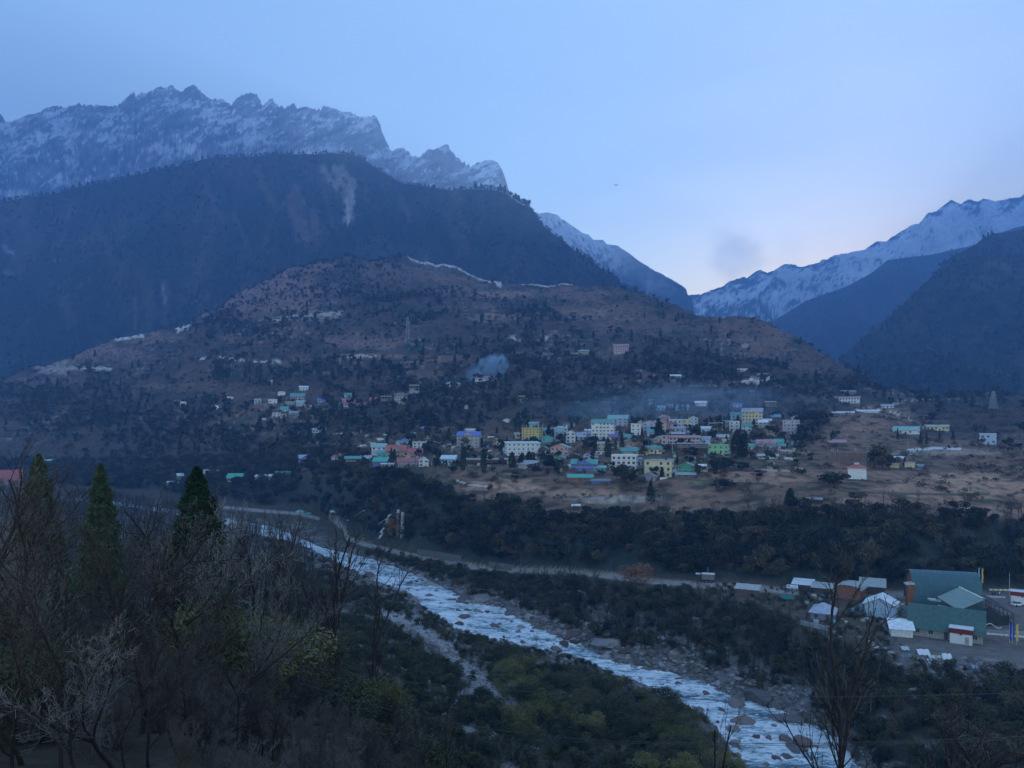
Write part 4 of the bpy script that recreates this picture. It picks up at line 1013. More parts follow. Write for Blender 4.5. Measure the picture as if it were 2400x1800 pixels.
    if roof == "gy":
        m = MB(); sl = rh / x
        for sd in (-1, 1):
            e = (sd * (x + ov), h - ov * sl); ri = (0, h + rh)
            q = [(e[0], -ov, e[1]), (ri[0], -ov, ri[1]), (ri[0], d + ov, ri[1]), (e[0], d + ov, e[1])]
            if sd > 0: q = [q[1], q[0], q[3], q[2]]
            m.sheet(*q, t)
        r_ = m.build("roof", rm, o)
    elif roof == "gx":
        m = MB(); sl = rh / (d / 2)
        for sd in (-1, 1):
            yc = d / 2; e = (yc + sd * (d / 2 + ov), h - ov * sl)
            q = [(-x - ov, e[0], e[1]), (x + ov, e[0], e[1]), (x + ov, yc, h + rh), (-x - ov, yc, h + rh)]
            if sd > 0: q = [q[3], q[2], q[1], q[0]]
            m.sheet(*q, t)
        r_ = m.build("roof", rm, o)
        if "D" in opt:     # gabled dormers
            nd = int(opt[opt.index("D") + 1])
            for i in range(nd):
                xx = -x + w * (i + .5) / nd; dw = min(w / nd * .36, 2.6 if nd > 1 else 4.2); dz = min(rh * .92, dw * .75) ; y0 = -ov * .8
                q = MB(); q.poly([(xx - dw, y0 + .25, h), (xx + dw, y0 + .25, h), (xx, y0 + .25, h + dz * .95)]); q.box(xx - dw * .9, xx + dw * .9, y0 + .27, .3, h - .25, h + .02); q.build("gable", wm if nd < 2 else _mats["wall_grey"], o)
                q = MB(); q.sheet((xx - dw - .3, y0, h - .2), (xx, y0, h + dz), (xx, d / 2, h + dz), (xx - dw - .3, d / 4, h - .2), .1); q.sheet((xx, y0, h + dz), (xx + dw + .3, y0, h - .2), (xx + dw + .3, d / 4, h - .2), (xx, d / 2, h + dz), .1); q.build("dormer_roof", rm, o)
    elif roof == "hip":
        m = MB(); k = min(x, d / 2) * .9
        A = [(-x - ov, -ov, h - .1), (x + ov, -ov, h - .1), (x + ov, d + ov, h - .1), (-x - ov, d + ov, h - .1)]; r1 = (-x + k, d / 2, h + rh); r2 = (x - k, d / 2, h + rh)
        if x - k < 0.1: r1 = r2 = (0, d / 2, h + rh)
        m.poly([A[0], A[1], r2, r1] if r1 != r2 else [A[0], A[1], r1]); m.poly([A[1], A[2], r2]); m.poly([A[2], A[3], r1, r2] if r1 != r2 else [A[2], A[3], r1]); m.poly([A[3], A[0], r1])
        m.box(-x - ov, x + ov, -ov, d + ov, h - .24, h - .1); m.build("roof", rm, o)
    elif roof == "mono":
        m = MB(); m.sheet((-x - ov, -ov, h - .05), (x + ov, -ov, h - .05), (x + ov, d + ov, h + rh), (-x - ov, d + ov, h + rh), t); m.build("roof", rm, o)
        q = MB(); q.hull8([(-x, .2, h), (x, .2, h), (x, d, h), (-x, d, h), (-x, .2, h + .05), (x, .2, h + .05), (x, d, h + rh * .9 - .1), (-x, d, h + rh * .9 - .1)]); q.build("gable_wall", wm, o)
    elif roof == "arch":
        m = MB(); n = 9
        for i in range(n):
            a0 = math.pi * i / n; a1 = math.pi * (i + 1) / n
            p0 = (-math.cos(a0) * (x + ov), h + math.sin(a0) * rh); p1 = (-math.cos(a1) * (x + ov), h + math.sin(a1) * rh)
            m.hull8([(p0[0], -ov, p0[1]), (p1[0], -ov, p1[1]), (p1[0], d + ov, p1[1]), (p0[0], d + ov, p0[1]), (p0[0] * 1.01, -ov, p0[1] + t), (p1[0] * 1.01, -ov, p1[1] + t), (p1[0] * 1.01, d + ov, p1[1] + t), (p0[0] * 1.01, d + ov, p0[1] + t)])
        m.build("roof", rm, o)
        q = MB(); q.poly([(-math.cos(math.pi * i / n) * x, .02, h + math.sin(math.pi * i / n) * rh * .97) for i in range(n + 1)]); q.build("gable", wm, o)
    elif roof == "flat":
        m = MB(); m.box(-x - .45, x + .45, -.5, d + .3, h, h + .22); m.build("roof", rm, o)
        if rh > .3:
            q = MB(); q.box(-x - .1, x + .1, -.1, .05, h + .22, h + .22 + rh); q.box(-x - .1, -x + .05, .05, d, h + .22, h + .22 + rh); q.box(x - .05, x + .1, .05, d, h + .22, h + .22 + rh); q.box(-x + .05, x - .05, d - .15, d, h + .22, h + .22 + rh); q.build("parapet", wm, o)
    if "P" in opt:       # reinforcement posts sticking up
        nP = max(3, int(w / 2.6)); hp = h * .22 + 1.0
        for i in range(nP):
            for yy_ in (.3, d - .5):
                if R.random() < .25: continue
                q = MB(); xx = -x + .2 + (w - .4) * i / (nP - 1); q.box(xx - .1, xx + .1, yy_, yy_ + .2, h + .2, h + .2 + hp * R.uniform(.6, 1.2)); q.build("column_stub", M_POLE, o)
    if "C" in opt:       # water tank
        q = MB(); q.tube((x * .5, d * .5, h + (rh if roof in ("gx", "gy", "hip") else .2)), (x * .5, d * .5, h + (rh if roof in ("gx", "gy", "hip") else .2) + 1.3), .6, .5, 9); q.build("water_tank", _mats["roof_dark"], o)
    return o
def H(px, py, w, h, fl, roof, rh, wall, rc, yaw, label, opt="", cat="house", dep=None, group=None):
    """sizes in photograph pixels, turned into metres where it stands"""
    p = hit(px, py); k = p.y / F
    W = w * k; Hh = h * k
    d = (dep or min(11.0, max(4.0, W * .75)))
    a = -math.atan2(p.x, p.y) + math.radians(yaw)
    W = max(2.2, W - 0.55 * d * abs(math.sin(math.radians(yaw)))) / max(.6, math.cos(math.radians(yaw)))
    return house(p, W, d, Hh, fl, roof, rh * k, wall, rc, a, label, cat, opt, group)
HT = [
# lower village row, left to right
(17, 1150, 60, 24, 2, "gx", 24, "white", "red", 5, "big house with a bright red dormered roof at the left edge, behind bare trees", "D2"),
(120, 1088, 24, 8, 1, "gx", 4, "grey", "mint", 0, "small house with a pale green roof far behind the bare trees at left", ""),
(407, 1140, 26, 10, 1, "flat", 1, "white", "white", 8, "low white block left of the dark cypress top", ""),
(431, 1122, 28, 8, 1, "gx", 5, "grey", "palet", 10, "grey house with pale turquoise roof behind the cypress tip", ""),
(496, 1114, 38, 11, 2, "flat", 1, "white", "concrete", -6, "white two storey flat topped house right of the cypress tip", "P"),
(548, 1130, 38, 11, 1, "gx", 9, "white", "bgreen", -22, "white cottage with a green pitched roof by itself above the river trees", ""),
(570, 1106, 20, 7, 1, "gx", 3, "grey", "white", 0, "tiny hut with a white roof above the green roofed cottage", "", "shed"),
(620, 1130, 44, 14, 1, "mono", 3, "grey", "white", -8, "grey shed with a long white roof on the bluff edge", ""),
(662, 1118, 34, 8, 1, "gx", 5, "paleg", "teal", -8, "low shed with a teal green roof next to the white roofed one", "", "shed"),
(718, 1088, 32, 15, 1, "gx", 7, "blue", "lilac", 6, "blue gabled house with a pale lilac roof standing alone", "D1"),
(720, 1103, 26, 6, 1, "mono", 2, "grey", "mint", 0, "low green tarpaulin lean-to below the blue gabled house", "n", "shed"),
(797, 1082, 32, 11, 1, "gy", 8, "white", "red", 14, "white cottage with a red gable roof, leftmost of the red roofed group", ""),
(828, 1098, 36, 24, 2, "gx", 5, "wood", "teal", 0, "dark stilted wooden house with a green roof beside the red cottage", "SB"),
(858, 1083, 24, 10, 1, "gx", 6, "paleg", "palet", 5, "small pale green house between the stilted house and the bright teal roof", ""),
(888, 1068, 34, 22, 2, "gx", 7, "white", "mint", 0, "white and blue two storey house with balconies and pale green roof", "B"),
(890, 1092, 36, 12, 1, "gx", 8, "blue", "bgreen", -18, "blue walled house with a bright turquoise roof below the red roofs", ""),
(908, 1095, 30, 8, 1, "flat", 1, "white", "white", 0, "low white annex under the turquoise roof", ""),
(928, 1072, 46, 16, 2, "gx", 13, "olive", "red", -5, "largest red roofed house with a cross gable in the middle of the village edge", "D1"),
(973, 1070, 32, 11, 1, "gx", 8, "salmon", "red", 0, "red roofed house right of the cross gabled one", ""),
(964, 1094, 62, 13, 2, "gx", 8, "grey", "red", 0, "long low lodge with four dormers along its red roof", "D4B"),
(993, 1094, 22, 16, 2, "gy", 8, "white", "white", 0, "white gable fronted house with a grid of windows against the lodge", ""),
(982, 1050, 32, 13, 2, "flat", 1, "white", "concrete", -8, "white block with pale columns sprouting from its flat roof", "P"),
(1050, 1088, 36, 14, 1, "gx", 7, "sky", "palet", -14, "house with a pale turquoise roof and a red band right of the white gable", ""),
(1077, 1090, 28, 9, 1, "flat", 1, "grey", "concrete", 0, "grey flat roofed annex right of the turquoise roofed house", ""),
(1096, 1050, 56, 30, 4, "gx", 9, "concrete", "blue", -16, "tall grey four storey building with a blue pitched roof", "D1"),
(1140, 1089, 96, 12, 1, "mono", 2, "wood", "tin", 0, "long open timber shed with a pale tin roof", "Sn", "shed"),
(1161, 1042, 16, 9, 1, "gy", 5, "orange", "tin", -18, "small orange brown hut among bare trees", ""),
(1195, 1108, 34, 7, 1, "mono", 2, "wood", "dark", 0, "low dark shack with a sagging roof in front of the grey gable house", "n", "shed"),
(1227, 1068, 80, 30, 3, "mono", 3, "white", "palet", 10, "large white three storey building with a long pale flat roof", "w"),
(1234, 1101, 50, 14, 1, "gx", 8, "grey", "grey", -28, "grey barn with a weathered grey roof in front of the white building", "n"),
(1243, 1034, 46, 30, 5, "flat", 1, "yellow", "concrete", -18, "yellow five storey block with an unfinished top bristling with columns", "P"),
(1282, 1022, 38, 14, 2, "gx", 6, "pink", "teal", 0, "pink house with a teal roof behind the yellow block", ""),
(1286, 1037, 34, 11, 1, "gy", 6, "teal", "teal", 8, "turquoise gable fronted cottage beside the yellow block", ""),
(1315, 1028, 32, 24, 3, "hip", 6, "sky", "mint", 4, "pale blue three storey house with a hipped green roof", "B"),
(1337, 1038, 22, 24, 3, "gy", 6, "white", "grey", -8, "narrow white three storey house with a grey gable", ""),
(1311, 1068, 45, 20, 2, "gy", 8, "salmon", "mint", -12, "salmon pink two storey house with a pale green gable roof", ""),
(1278, 1072, 22, 10, 1, "gy", 5, "grey", "mint", -8, "small grey hut left of the salmon pink house", ""),
(1312, 1078, 28, 6, 1, "mono", 3, "paleg", "bgreen", -10, "low lean-to with a vivid green roof under the salmon pink house", "n", "shed"),
(1368, 1104, 62, 18, 2, "gx", 9, "blue", "teal", -8, "royal blue house with a green dormered roof", "D1"),
(1322, 1103, 22, 12, 1, "mono", 2, "wood", "dark", 0, "dark wooden hut at the left end of the royal blue house", "n", "shed"),
(1360, 1130, 56, 12, 1, "gx", 6, "brick", "bgreen", 0, "red and white farm shed with a bright green roof out in the fields", ""),
(1408, 1133, 42, 6, 1, "mono", 3, "blue", "gmoss", 0, "low mossy roofed shed with a blue tarpaulin side, right of the bright green roof", "n", "shed"),
(1375, 1030, 24, 14, 2, "gx", 4, "sky", "lilac", 6, "pale blue house left of the big white hotel", ""),
(1362, 1032, 18, 9, 1, "gx", 4, "sky", "lilac", -6, "little pale blue house beside the tall dark pole", ""),
(1412, 1030, 54, 40, 5, "gx", 8, "white", "teal", -8, "largest white hotel of five storeys with a teal roof", ""),
(1448, 1000, 46, 20, 3, "gx", 8, "lilac", "mint", -4, "hotel with a long mint green roof rising behind the five storey hotel", ""),
(1490, 1020, 24, 26, 3, "flat", 1, "white", "concrete", -8, "slim white three storey house right of the mint roofed hotel", ""),
(1520, 1015, 32, 24, 3, "gy", 6, "lilac", "grey", -10, "lilac white three storey house with a dark gable", ""),
(1547, 1014, 27, 25, 3, "gx", 4, "cream", "rose", -6, "cream yellow three storey house with a pink roof", ""),
(1583, 1002, 30, 18, 2, "flat", 1, "sky", "white", 0, "pale blue stepped block at the back of the village", "P"),
(1610, 1000, 22, 16, 2, "flat", 1, "cream", "white", 0, "cream flat roofed block at the back of the village", ""),
(1626, 1000, 20, 20, 3, "gy", 5, "sky", "white", 6, "pale blue gabled house with a white mast beside it", ""),
(1594, 1014, 40, 11, 1, "gx", 4, "lilac", "lilac", 0, "long low lilac house above the pink house", ""),
(1650, 1014, 14, 9, 1, "gx", 5, "white", "teal", 0, "tiny white house with a teal roof behind the round tree", ""),
(1678, 1010, 32, 18, 3, "flat", 1, "concrete", "concrete", 0, "unfinished concrete frame with rows of bare columns in the smoke", "K1P"),
(1562, 1042, 22, 22, 2, "flat", 1, "pink", "dark", 6, "square pink two storey house at the left end of the long pink terrace", ""),
(1604, 1041, 70, 17, 2, "gx", 4, "pink", "rose", 0, "long pink two storey terrace house", ""),
(1590, 1026, 28, 10, 1, "mono", 2, "brown", "white", 0, "brown upper storey with a bright white roof over the pink terrace", "n"),
(1543, 1038, 24, 10, 1, "gy", 6, "grey", "white", -12, "small grey gable hut left of the pink terrace", ""),
(1474, 1032, 22, 8, 1, "gx", 7, "grey", "teal", -4, "small house with a steep teal roof under the slim white house", ""),
(1472, 1048, 50, 11, 1, "mono", 2, "salmon", "brown", 0, "long salmon brown house below the steep teal roof", ""),
(1410, 1055, 24, 16, 2, "gx", 4, "ochre", "grey", 0, "ochre house half hidden by tall dark trees", ""),
(1408, 1066, 22, 8, 1, "flat", 1, "white", "white", 0, "low white block below the ochre house", ""),
(1462, 1102, 60, 34, 3, "flat", 1.5, "white", "white", -6, "modern white three storey house with a black framed window", ""),
(1475, 1066, 36, 10, 1, "gx", 7, "grey", "teal", 0, "teal pitched roof house just behind the modern white house", ""),
(1496, 1082, 16, 7, 1, "mono", 2, "sky", "cyan", 0, "low shed with a cyan roof right of the modern white house", "n", "shed"),
(1505, 1068, 28, 10, 1, "gy", 7, "ochre", "teal", 10, "yellow green cottage with a teal gable", ""),
(1532, 1064, 38, 12, 1, "gx", 7, "cream", "teal", -6, "cream house with two teal gables", "D2"),
(1542, 1120, 66, 40, 3, "flat", 1, "cream", "concrete", -8, "cream yellow three storey block facing the fields", "C"),
(1519, 1128, 38, 13, 1, "gy", 8, "mauve", "grey", -14, "grey mauve gabled hut in front of the cream yellow block", ""),
(1552, 1088, 46, 6, 1, "gx", 6, "teal", "teal", 0, "low teal roof showing above the cream yellow block", "n", "shed"),
(1603, 1066, 28, 26, 2, "mono", 2, "wood", "grey", 0, "dark brown timber house on stilts, left of a pair", "SB"),
(1644, 1066, 30, 26, 2, "mono", 2, "wood", "grey", 0, "dark brown timber house on stilts, right of a pair", "SB"),
(1608, 1110, 42, 18, 2, "gy", 8, "green", "grey", -6, "emerald green gable fronted house", ""),
(1608, 1120, 42, 8, 1, "mono", 4, "brick", "mint", 0, "low brick annex with a mint roof in front of the emerald house", ""),
(1650, 1106, 16, 8, 1, "flat", 1, "white", "white", 0, "tiny white hut right of the emerald house", "n", "shed"),
(1683, 1064, 48, 20, 2, "flat", 1.2, "lime", "concrete", 0, "bright lime green two storey house with a notched parapet", ""),
(1690, 1078, 24, 8, 1, "gy", 6, "brown", "grey", -10, "small brown gable hut below the lime green house", ""),
(1757, 1054, 18, 9, 1, "gx", 6, "cream", "teal", 0, "cream cottage with a teal roof right of the twin cypress", ""),
(1795, 1052, 40, 14, 2, "gx", 8, "mauve", "rose", 0, "grey mauve house with twin pink dormers", "D2"),
(1832, 1052, 16, 8, 1, "gx", 5, "white", "teal", 0, "little white cottage with a teal roof right of the twin dormers", ""),
(1800, 1076, 44, 8, 1, "gx", 4, "paleg", "tin", 0, "low pale green farmhouse facing the fields", ""),
(1721, 1012, 24, 24, 3, "flat", 1, "white", "white", 6, "white three storey house with open balconies", "B"),
(1751, 1010, 26, 12, 2, "gx", 7, "white", "teal", -8, "white house with a teal roof under the yellow and white hotel", ""),
(1762, 996, 46, 32, 4, "gx", 8, "cream", "lilac", -6, "yellow and white four storey hotel with a pale gabled roof", "D1"),
(1797, 994, 20, 9, 1, "gx", 4, "teal", "palet", 0, "small turquoise house right of the yellow and white hotel", ""),
(1787, 1022, 52, 9, 1, "gx", 6, "brown", "brown", -10, "long brown roofed house in the smoke", ""),
(1814, 1020, 14, 12, 2, "flat", 1, "white", "white", 0, "slim white two storey house at the end of the brown roofed one", ""),
(1818, 984, 20, 8, 1, "gx", 5, "brick", "cyan", 0, "house with a bright blue roof at the back of the village", ""),
(1853, 1018, 36, 32, 4, "flat", 1, "lilac", "rose", -8, "lilac four storey building standing alone at the right end", "B"),
(1804, 957, 26, 15, 3, "flat", 1, "white", "concrete", -8, "white open concrete frame of three storeys on the upper slope", "K0"),
(1728, 955, 20, 7, 1, "gx", 3, "sky", "blue", 0, "small blue roofed house on the upper slope", ""),
(1643, 952, 26, 9, 1, "gx", 4, "white", "white", 6, "white cottage among bare masts above the village", ""),
(1530, 950, 16, 12, 2, "flat", 1, "white", "concrete", 0, "small unfinished white frame above the village smoke", "K1P"),
(1548, 962, 20, 7, 1, "gx", 5, "sky", "cyan", 0, "small turquoise roofed house in the smoke above the hotels", ""),
(1598, 962, 30, 9, 1, "gx", 5, "sky", "cyan", -4, "long cyan roofed house in the smoke above the hotels", ""),
(1570, 955, 16, 7, 1, "flat", 1, "grey", "concrete", 0, "grey hut between two turquoise roofs in the smoke", "P"),
# right hand fields
(1984, 946, 56, 14, 2, "gx", 3, "white", "rose", -4, "long white two storey house with a pink roof edge on the right slope", ""),
(1988, 922, 34, 4, 1, "mono", 2, "grey", "lilac", 0, "low pale roof above the long white house", "n", "shed"),
(1976, 972, 46, 5, 1, "gx", 3, "grey", "white", 0, "low long shed with a white roof on the right slope, left one of two", "n", "shed"),
(2032, 968, 50, 5, 1, "gx", 3, "white", "white", 0, "low long shed with a white roof on the right slope, right one of two", "n", "shed"),
(2080, 957, 26, 6, 1, "gx", 4, "white", "lilac", 0, "small white house above the two long sheds", ""),
(2122, 1018, 54, 11, 1, "gx", 8, "white", "mint", -8, "white farmhouse with a mint green roof on the right slope", ""),
(2198, 1010, 48, 13, 1, "mono", 2, "cream", "palet", 6, "cream coloured bungalow with a pale flat roof", ""),
(2316, 1042, 34, 25, 2, "flat", 1, "sky", "white", 4, "lone pale blue two storey house at the far right", ""),
(1990, 1082, 78, 22, 2, "flat", 1.5, "brown", "concrete", -4, "long unfinished brown brick two storey building", "P"),
(1962, 1042, 36, 6, 1, "gx", 6, "brown", "rose", 0, "house with a faded pink roof behind the unfinished brick building", ""),
(2096, 1097, 20, 10, 1, "flat", 1, "cream", "concrete", 0, "roofless cream walls, left of the dark little tree", "n"),
(2132, 1096, 21, 12, 1, "flat", 1, "cream", "concrete", 0, "roofless cream walls, right of the dark little tree", "n"),
(2107, 1078, 20, 5, 1, "mono", 3, "grey", "white", 0, "white slanting roof above the roofless cream walls", "n", "shed"),
(2157, 1094, 12, 4, 1, "mono", 1, "sky", "cyan", 0, "turquoise tarpaulin shelter in the right hand fields", "n", "shed"),
# left hill cluster
(630, 902, 16, 9, 1, "gx", 3, "yellow", "tin", 0, "tiny yellow hut high on the terraced slope", ""),
(712, 916, 20, 9, 2, "gx", 3, "white", "white", 0, "white hut with a pale roof above the left hamlet", ""),
(660, 928, 17, 7, 1, "arch", 4, "white", "white", 0, "round roofed white shed in the left hamlet", "n", "shed"),
(696, 940, 34, 12, 2, "gx", 7, "pink", "teal", -16, "pink house with a teal roof in the left hamlet", ""),
(639, 946, 20, 9, 1, "flat", 1, "white", "white", 0, "low white house at the left of the hamlet", ""),
(604, 948, 16, 12, 2, "flat", 1, "sky", "concrete", 0, "blurred pale blue tower house at the hamlet's left end", ""),
(753, 943, 17, 5, 1, "gx", 5, "sky", "blue", 0, "small house with a sky blue band in the left hamlet", ""),
(704, 952, 20, 9, 1, "gx", 5, "mint" if False else "paleg", "mint", -8, "mint green house just below the pink one", ""),
(680, 950, 22, 8, 1, "flat", 1, "grey", "white", 0, "low grey house with white posts left of the mint one", ""),
(719, 960, 24, 7, 1, "gx", 4, "cream", "rose", 0, "cream bungalow below the mint green house", ""),
(668, 966, 24, 8, 1, "gx", 6, "white", "bgreen", -12, "white house with a bright green roof in the left hamlet", ""),
(648, 978, 18, 10, 2, "flat", 1, "white", "concrete", 0, "stacked white block at the foot of the hamlet", ""),
(664, 980, 14, 8, 1, "flat", 1, "rose" if False else "pink", "concrete", 0, "small pink block at the foot of the hamlet", ""),
(692, 972, 24, 5, 1, "gx", 4, "grey", "grey", 14, "grey roofed shed right of the stacked white block", "n", "shed"),
(745, 980, 26, 6, 1, "gx", 3, "grey", "white", 22, "long low shed with a pale roof on the slope", "n", "shed"),
(617, 985, 12, 4, 1, "mono", 1, "white", "white", 0, "small white shelter at the lower left of the hamlet", "n", "shed"),
(750, 1015, 34, 8, 1, "gx", 4, "white", "grey", 0, "white bungalow with a grey roof alone among trees", ""),
(815, 932, 16, 6, 1, "gx", 5, "white", "teal", -10, "small teal roofed house above the red roofed group on the hill", ""),
(818, 944, 30, 6, 1, "gx", 4, "white", "rose", 0, "house with a long pink roof on the hill", ""),
(832, 954, 50, 7, 1, "gx", 6, "white", "red", 8, "long white house with a red roof on the hill", ""),
(875, 944, 16, 7, 1, "gx", 6, "brick", "red", 0, "square red chapel like hut on the hill", ""),
(905, 945, 24, 16, 3, "flat", 1, "grey", "concrete", 0, "bare concrete frame left of the larger concrete building", "K0P"),
(939, 948, 32, 24, 4, "flat", 1, "concrete", "concrete", -10, "large unfinished concrete building of four storeys on the hill", "K3P"),
(971, 922, 22, 19, 3, "flat", 1, "concrete", "white", 0, "square concrete shell of three storeys above the large one", "K1"),
(985, 942, 12, 5, 1, "flat", 1, "white", "white", 0, "tiny white box right of the concrete shell", "n", "shed"),
(429, 950, 13, 6, 1, "gx", 3, "white", "white", 0, "lone white hut far out on the left slope", ""),
(506, 962, 20, 7, 1, "gx", 5, "cream", "white", -8, "lone cream hut on the left slope", ""),
(537, 940, 20, 7, 1, "arch", 4, "white", "white", 0, "white round roofed shed on the left slope", "n", "shed"),
# middle hill
(1139, 895, 50, 9, 1, "gx", 5, "white", "rose", 0, "long house with a pink roof under the blue smoke plume", ""),
(1062, 911, 34, 12, 2, "hip", 5, "white", "mint", 0, "pale house with a hipped mint roof behind a dark conifer", ""),
(1224, 941, 18, 12, 2, "flat", 1, "white", "concrete", 0, "small pale house among trees right of the smoke plume", "K1"),
(1186, 990, 15, 6, 1, "gy", 3, "white", "white", -12, "little white hut alone in the dark trees", "n", "shed"),
(1095, 959, 12, 8, 1, "flat", 1, "white", "concrete", 0, "white box house beside a small dark cypress", "n"),
(1065, 940, 30, 5, 1, "flat", 1, "white", "white", -14, "low broken white wall of huts behind conifers", "n"),
(1455, 830, 35, 19, 4, "gx", 6, "pink", "rose", -4, "pink and white four storey guesthouse with a red dormered roof on the open hill", "D3"),
(1368, 832, 24, 10, 2, "gx", 3, "olive", "mint", 0, "yellow green house left of the pink guesthouse", ""),
(1351, 834, 16, 5, 1, "mono", 2, "grey", "white", 10, "low white roofed annex left of the yellow green house", "n", "shed"),
(1584, 892, 24, 11, 2, "gx", 4, "sky", "white", 6, "pale blue house alone on the dark slope", ""),
(1746, 815, 15, 5, 1, "arch", 4, "grey", "white", 0, "white arched shelter high on the right shoulder of the hill", "n", "shed"),
(1740, 877, 26, 12, 2, "flat", 1, "white", "white", 0, "white house with open balcony on the right shoulder of the hill", "B"),
(1788, 882, 22, 4, 1, "mono", 2, "grey", "white", 20, "slanting white roof right of the white balcony house", "n", "shed"),
(1800, 890, 8, 7, 1, "flat", 1, "white", "white", 0, "tiny white tower hut right of the slanting roof", "n", "shed"),
(1761, 895, 8, 5, 1, "flat", 1, "white", "white", 0, "tiny white box on the track of the right shoulder", "n", "shed"),
]
HOUSES = []
for row in HT:
    cat = row[12] if len(row) > 12 else "house"
    HOUSES.append(H(*row[:11], opt=row[11], cat=cat))
# small huts filling the gaps of the village
ANCH = [(930, 1070, "red cross gabled house"), (985, 1050, "white block with columns"), (1096, 1050, "blue roofed grey block"), (1227, 1068, "large white building"), (1243, 1030, "yellow five storey block"), (1311, 1066, "salmon pink house"), (1325, 1028, "hipped pale blue house"), (1368, 1104, "royal blue house"), (1412, 1030, "big white hotel"), (1462, 1102, "modern white house"), (1490, 1018, "slim white house"), (1547, 1014, "pink roofed cream house"), (1604, 1041, "long pink terrace house"), (1542, 1118, "cream yellow block"), (1608, 1108, "emerald green house"), (1644, 1066, "stilted timber houses"), (1683, 1064, "lime green house"), (1762, 996, "yellow and white hotel"), (1798, 1050, "twin dormered house"), (1853, 1018, "lilac four storey building"), (1678, 1008, "unfinished concrete frame")]
FR = random.Random(5); used_l = set()
WN = [("white", "white"), ("grey", "grey"), ("lilac", "lilac"), ("cream", "cream"), ("sky", "pale blue"), ("wood", "dark timber"), ("salmon", "salmon"), ("concrete", "bare concrete"), ("teal", "turquoise")]
RN = [("teal", "teal"), ("white", "white"), ("grey", "grey"), ("tin", "tin"), ("red", "red"), ("mint", "mint green"), ("blue", "blue"), ("brown", "brown"), ("palet", "pale green")]
for (bx, by, nm) in ANCH:
    for side, dx in (("left", -1), ("right", 1), ("behind", .3)):
        if FR.random() < .12: continue
        x_ = bx + dx * FR.uniform(22, 40); y_ = by + (FR.uniform(-12, 8) if side != "behind" else -FR.uniform(24, 34))
        for _ in range(30):
            (wc, wn_), (rc_, rn_) = FR.choice(WN), FR.choice(RN)
            if (wc, rc_) not in used_l: break
        used_l.add((wc, rc_))
        lab = "small %s hut with a %s roof %s the %s" % (wn_, rn_, {"left": "left of", "right": "right of", "behind": "above"}[side], nm)
        H(x_, y_, FR.uniform(15, 27), FR.uniform(7, 14), FR.choice((1, 1, 2)), FR.choice(("gx", "gx", "gy", "mono", "flat")), FR.uniform(3, 6), wc, rc_, FR.uniform(-22, 22), lab, "")
# white shrine with a red roof and a small lantern on top
def shrine():
    p = hit(2008, 1124); k = p.y / F; o = empty("shrine", p, -math.atan2(p.x, p.y)); tag(o, "white sloping walled shrine with a red roof and little lantern in the fields", "shrine")
    w = 20 * k; h = 27 * k
    f = MB(); f.box(-w - .5, w + .5, -.5, 9, -3, .2); f.build("foundation", M_FOOT, o)
    f = MB(); f.hull8([(-w * .86, 0, .2), (w * 1.06, 0, .2), (w * 1.06, 8, .2), (-w * .86, 8, .2), (-w, .1, h), (w, .1, h), (w, 7.9, h), (-w, 7.9, h)]); f.build("wall", _mats["wall_white"], o)
    f = MB(); A = [(-w - .8, -.8, h), (w + .8, -.8, h), (w + .8, 8.8, h), (-w - .8, 8.8, h)]; B = [(-1.3, 2.8, h + 1.7), (1.3, 2.8, h + 1.7), (1.3, 5.2, h + 1.7), (-1.3, 5.2, h + 1.7)]
    f.hull8(A + B); f.build("roof", _mats["roof_red"], o)
    f = MB(); f.box(-1.1, 1.1, 3, 5, h + 1.7, h + 2.6); f.build("lantern", _mats["wall_white"], o)
    f = MB(); f.hull8([(-1.5, 2.6, h + 2.6), (1.5, 2.6, h + 2.6), (1.5, 5.4, h + 2.6), (-1.5, 5.4, h + 2.6), (-.3, 3.8, h + 3.3), (.3, 3.8, h + 3.3), (.3, 4.2, h + 3.3), (-.3, 4.2, h + 3.3)]); f.build("lantern_roof", _mats["roof_maroon"], o)
shrine()

# ---- masts, poles and towers
def pole(px, py, hpx, label, r=.12, m=None, name="pole", cat="pole", flag=None, arm=False, group=None):
    p = hit(px, py); k = p.y / F; o = empty(name, p); tag(o, label, cat, group)
    q = MB(); q.tube((0, 0, -.6), (0, 0, hpx * k), r, r * .6, 6); q.build("shaft", m or M_POLED, o)
    if arm:
        q = MB(); q.box(-.9, .9, -.06, .06, hpx * k * .9, hpx * k * .9 + .12); q.box(-.7, .7, -.06, .06, hpx * k * .78, hpx * k * .78 + .12); q.build("crossarm", M_POLED, o)
    if flag:
        q = MB(); H_ = hpx * k; n = 10
        for i in range(n):
            z0_, z1_ = H_ * (.18 + .8 * i / n), H_ * (.18 + .8 * (i + 1) / n); y0_, y1_ = .12 * math.sin(i * 1.1), .12 * math.sin((i + 1) * 1.1)
            q.hull8([(.1, y0_, z0_), (.1 + flag[1], y0_ + .1, z0_), (.1 + flag[1], y0_ + .14, z0_), (.1, y0_ + .04, z0_), (.1, y1_, z1_), (.1 + flag[1], y1_ + .1, z1_), (.1 + flag[1], y1_ + .14, z1_), (.1, y1_ + .04, z1_)])
        q.build("flag", flag[0], o)
    return o
pole(1377, 1056, 66, "tall bare dark mast left of the big white hotel", .22)
pole(1147, 1100, 46, "dark wooden electricity pole standing before the long timber shed", .14, arm=True)
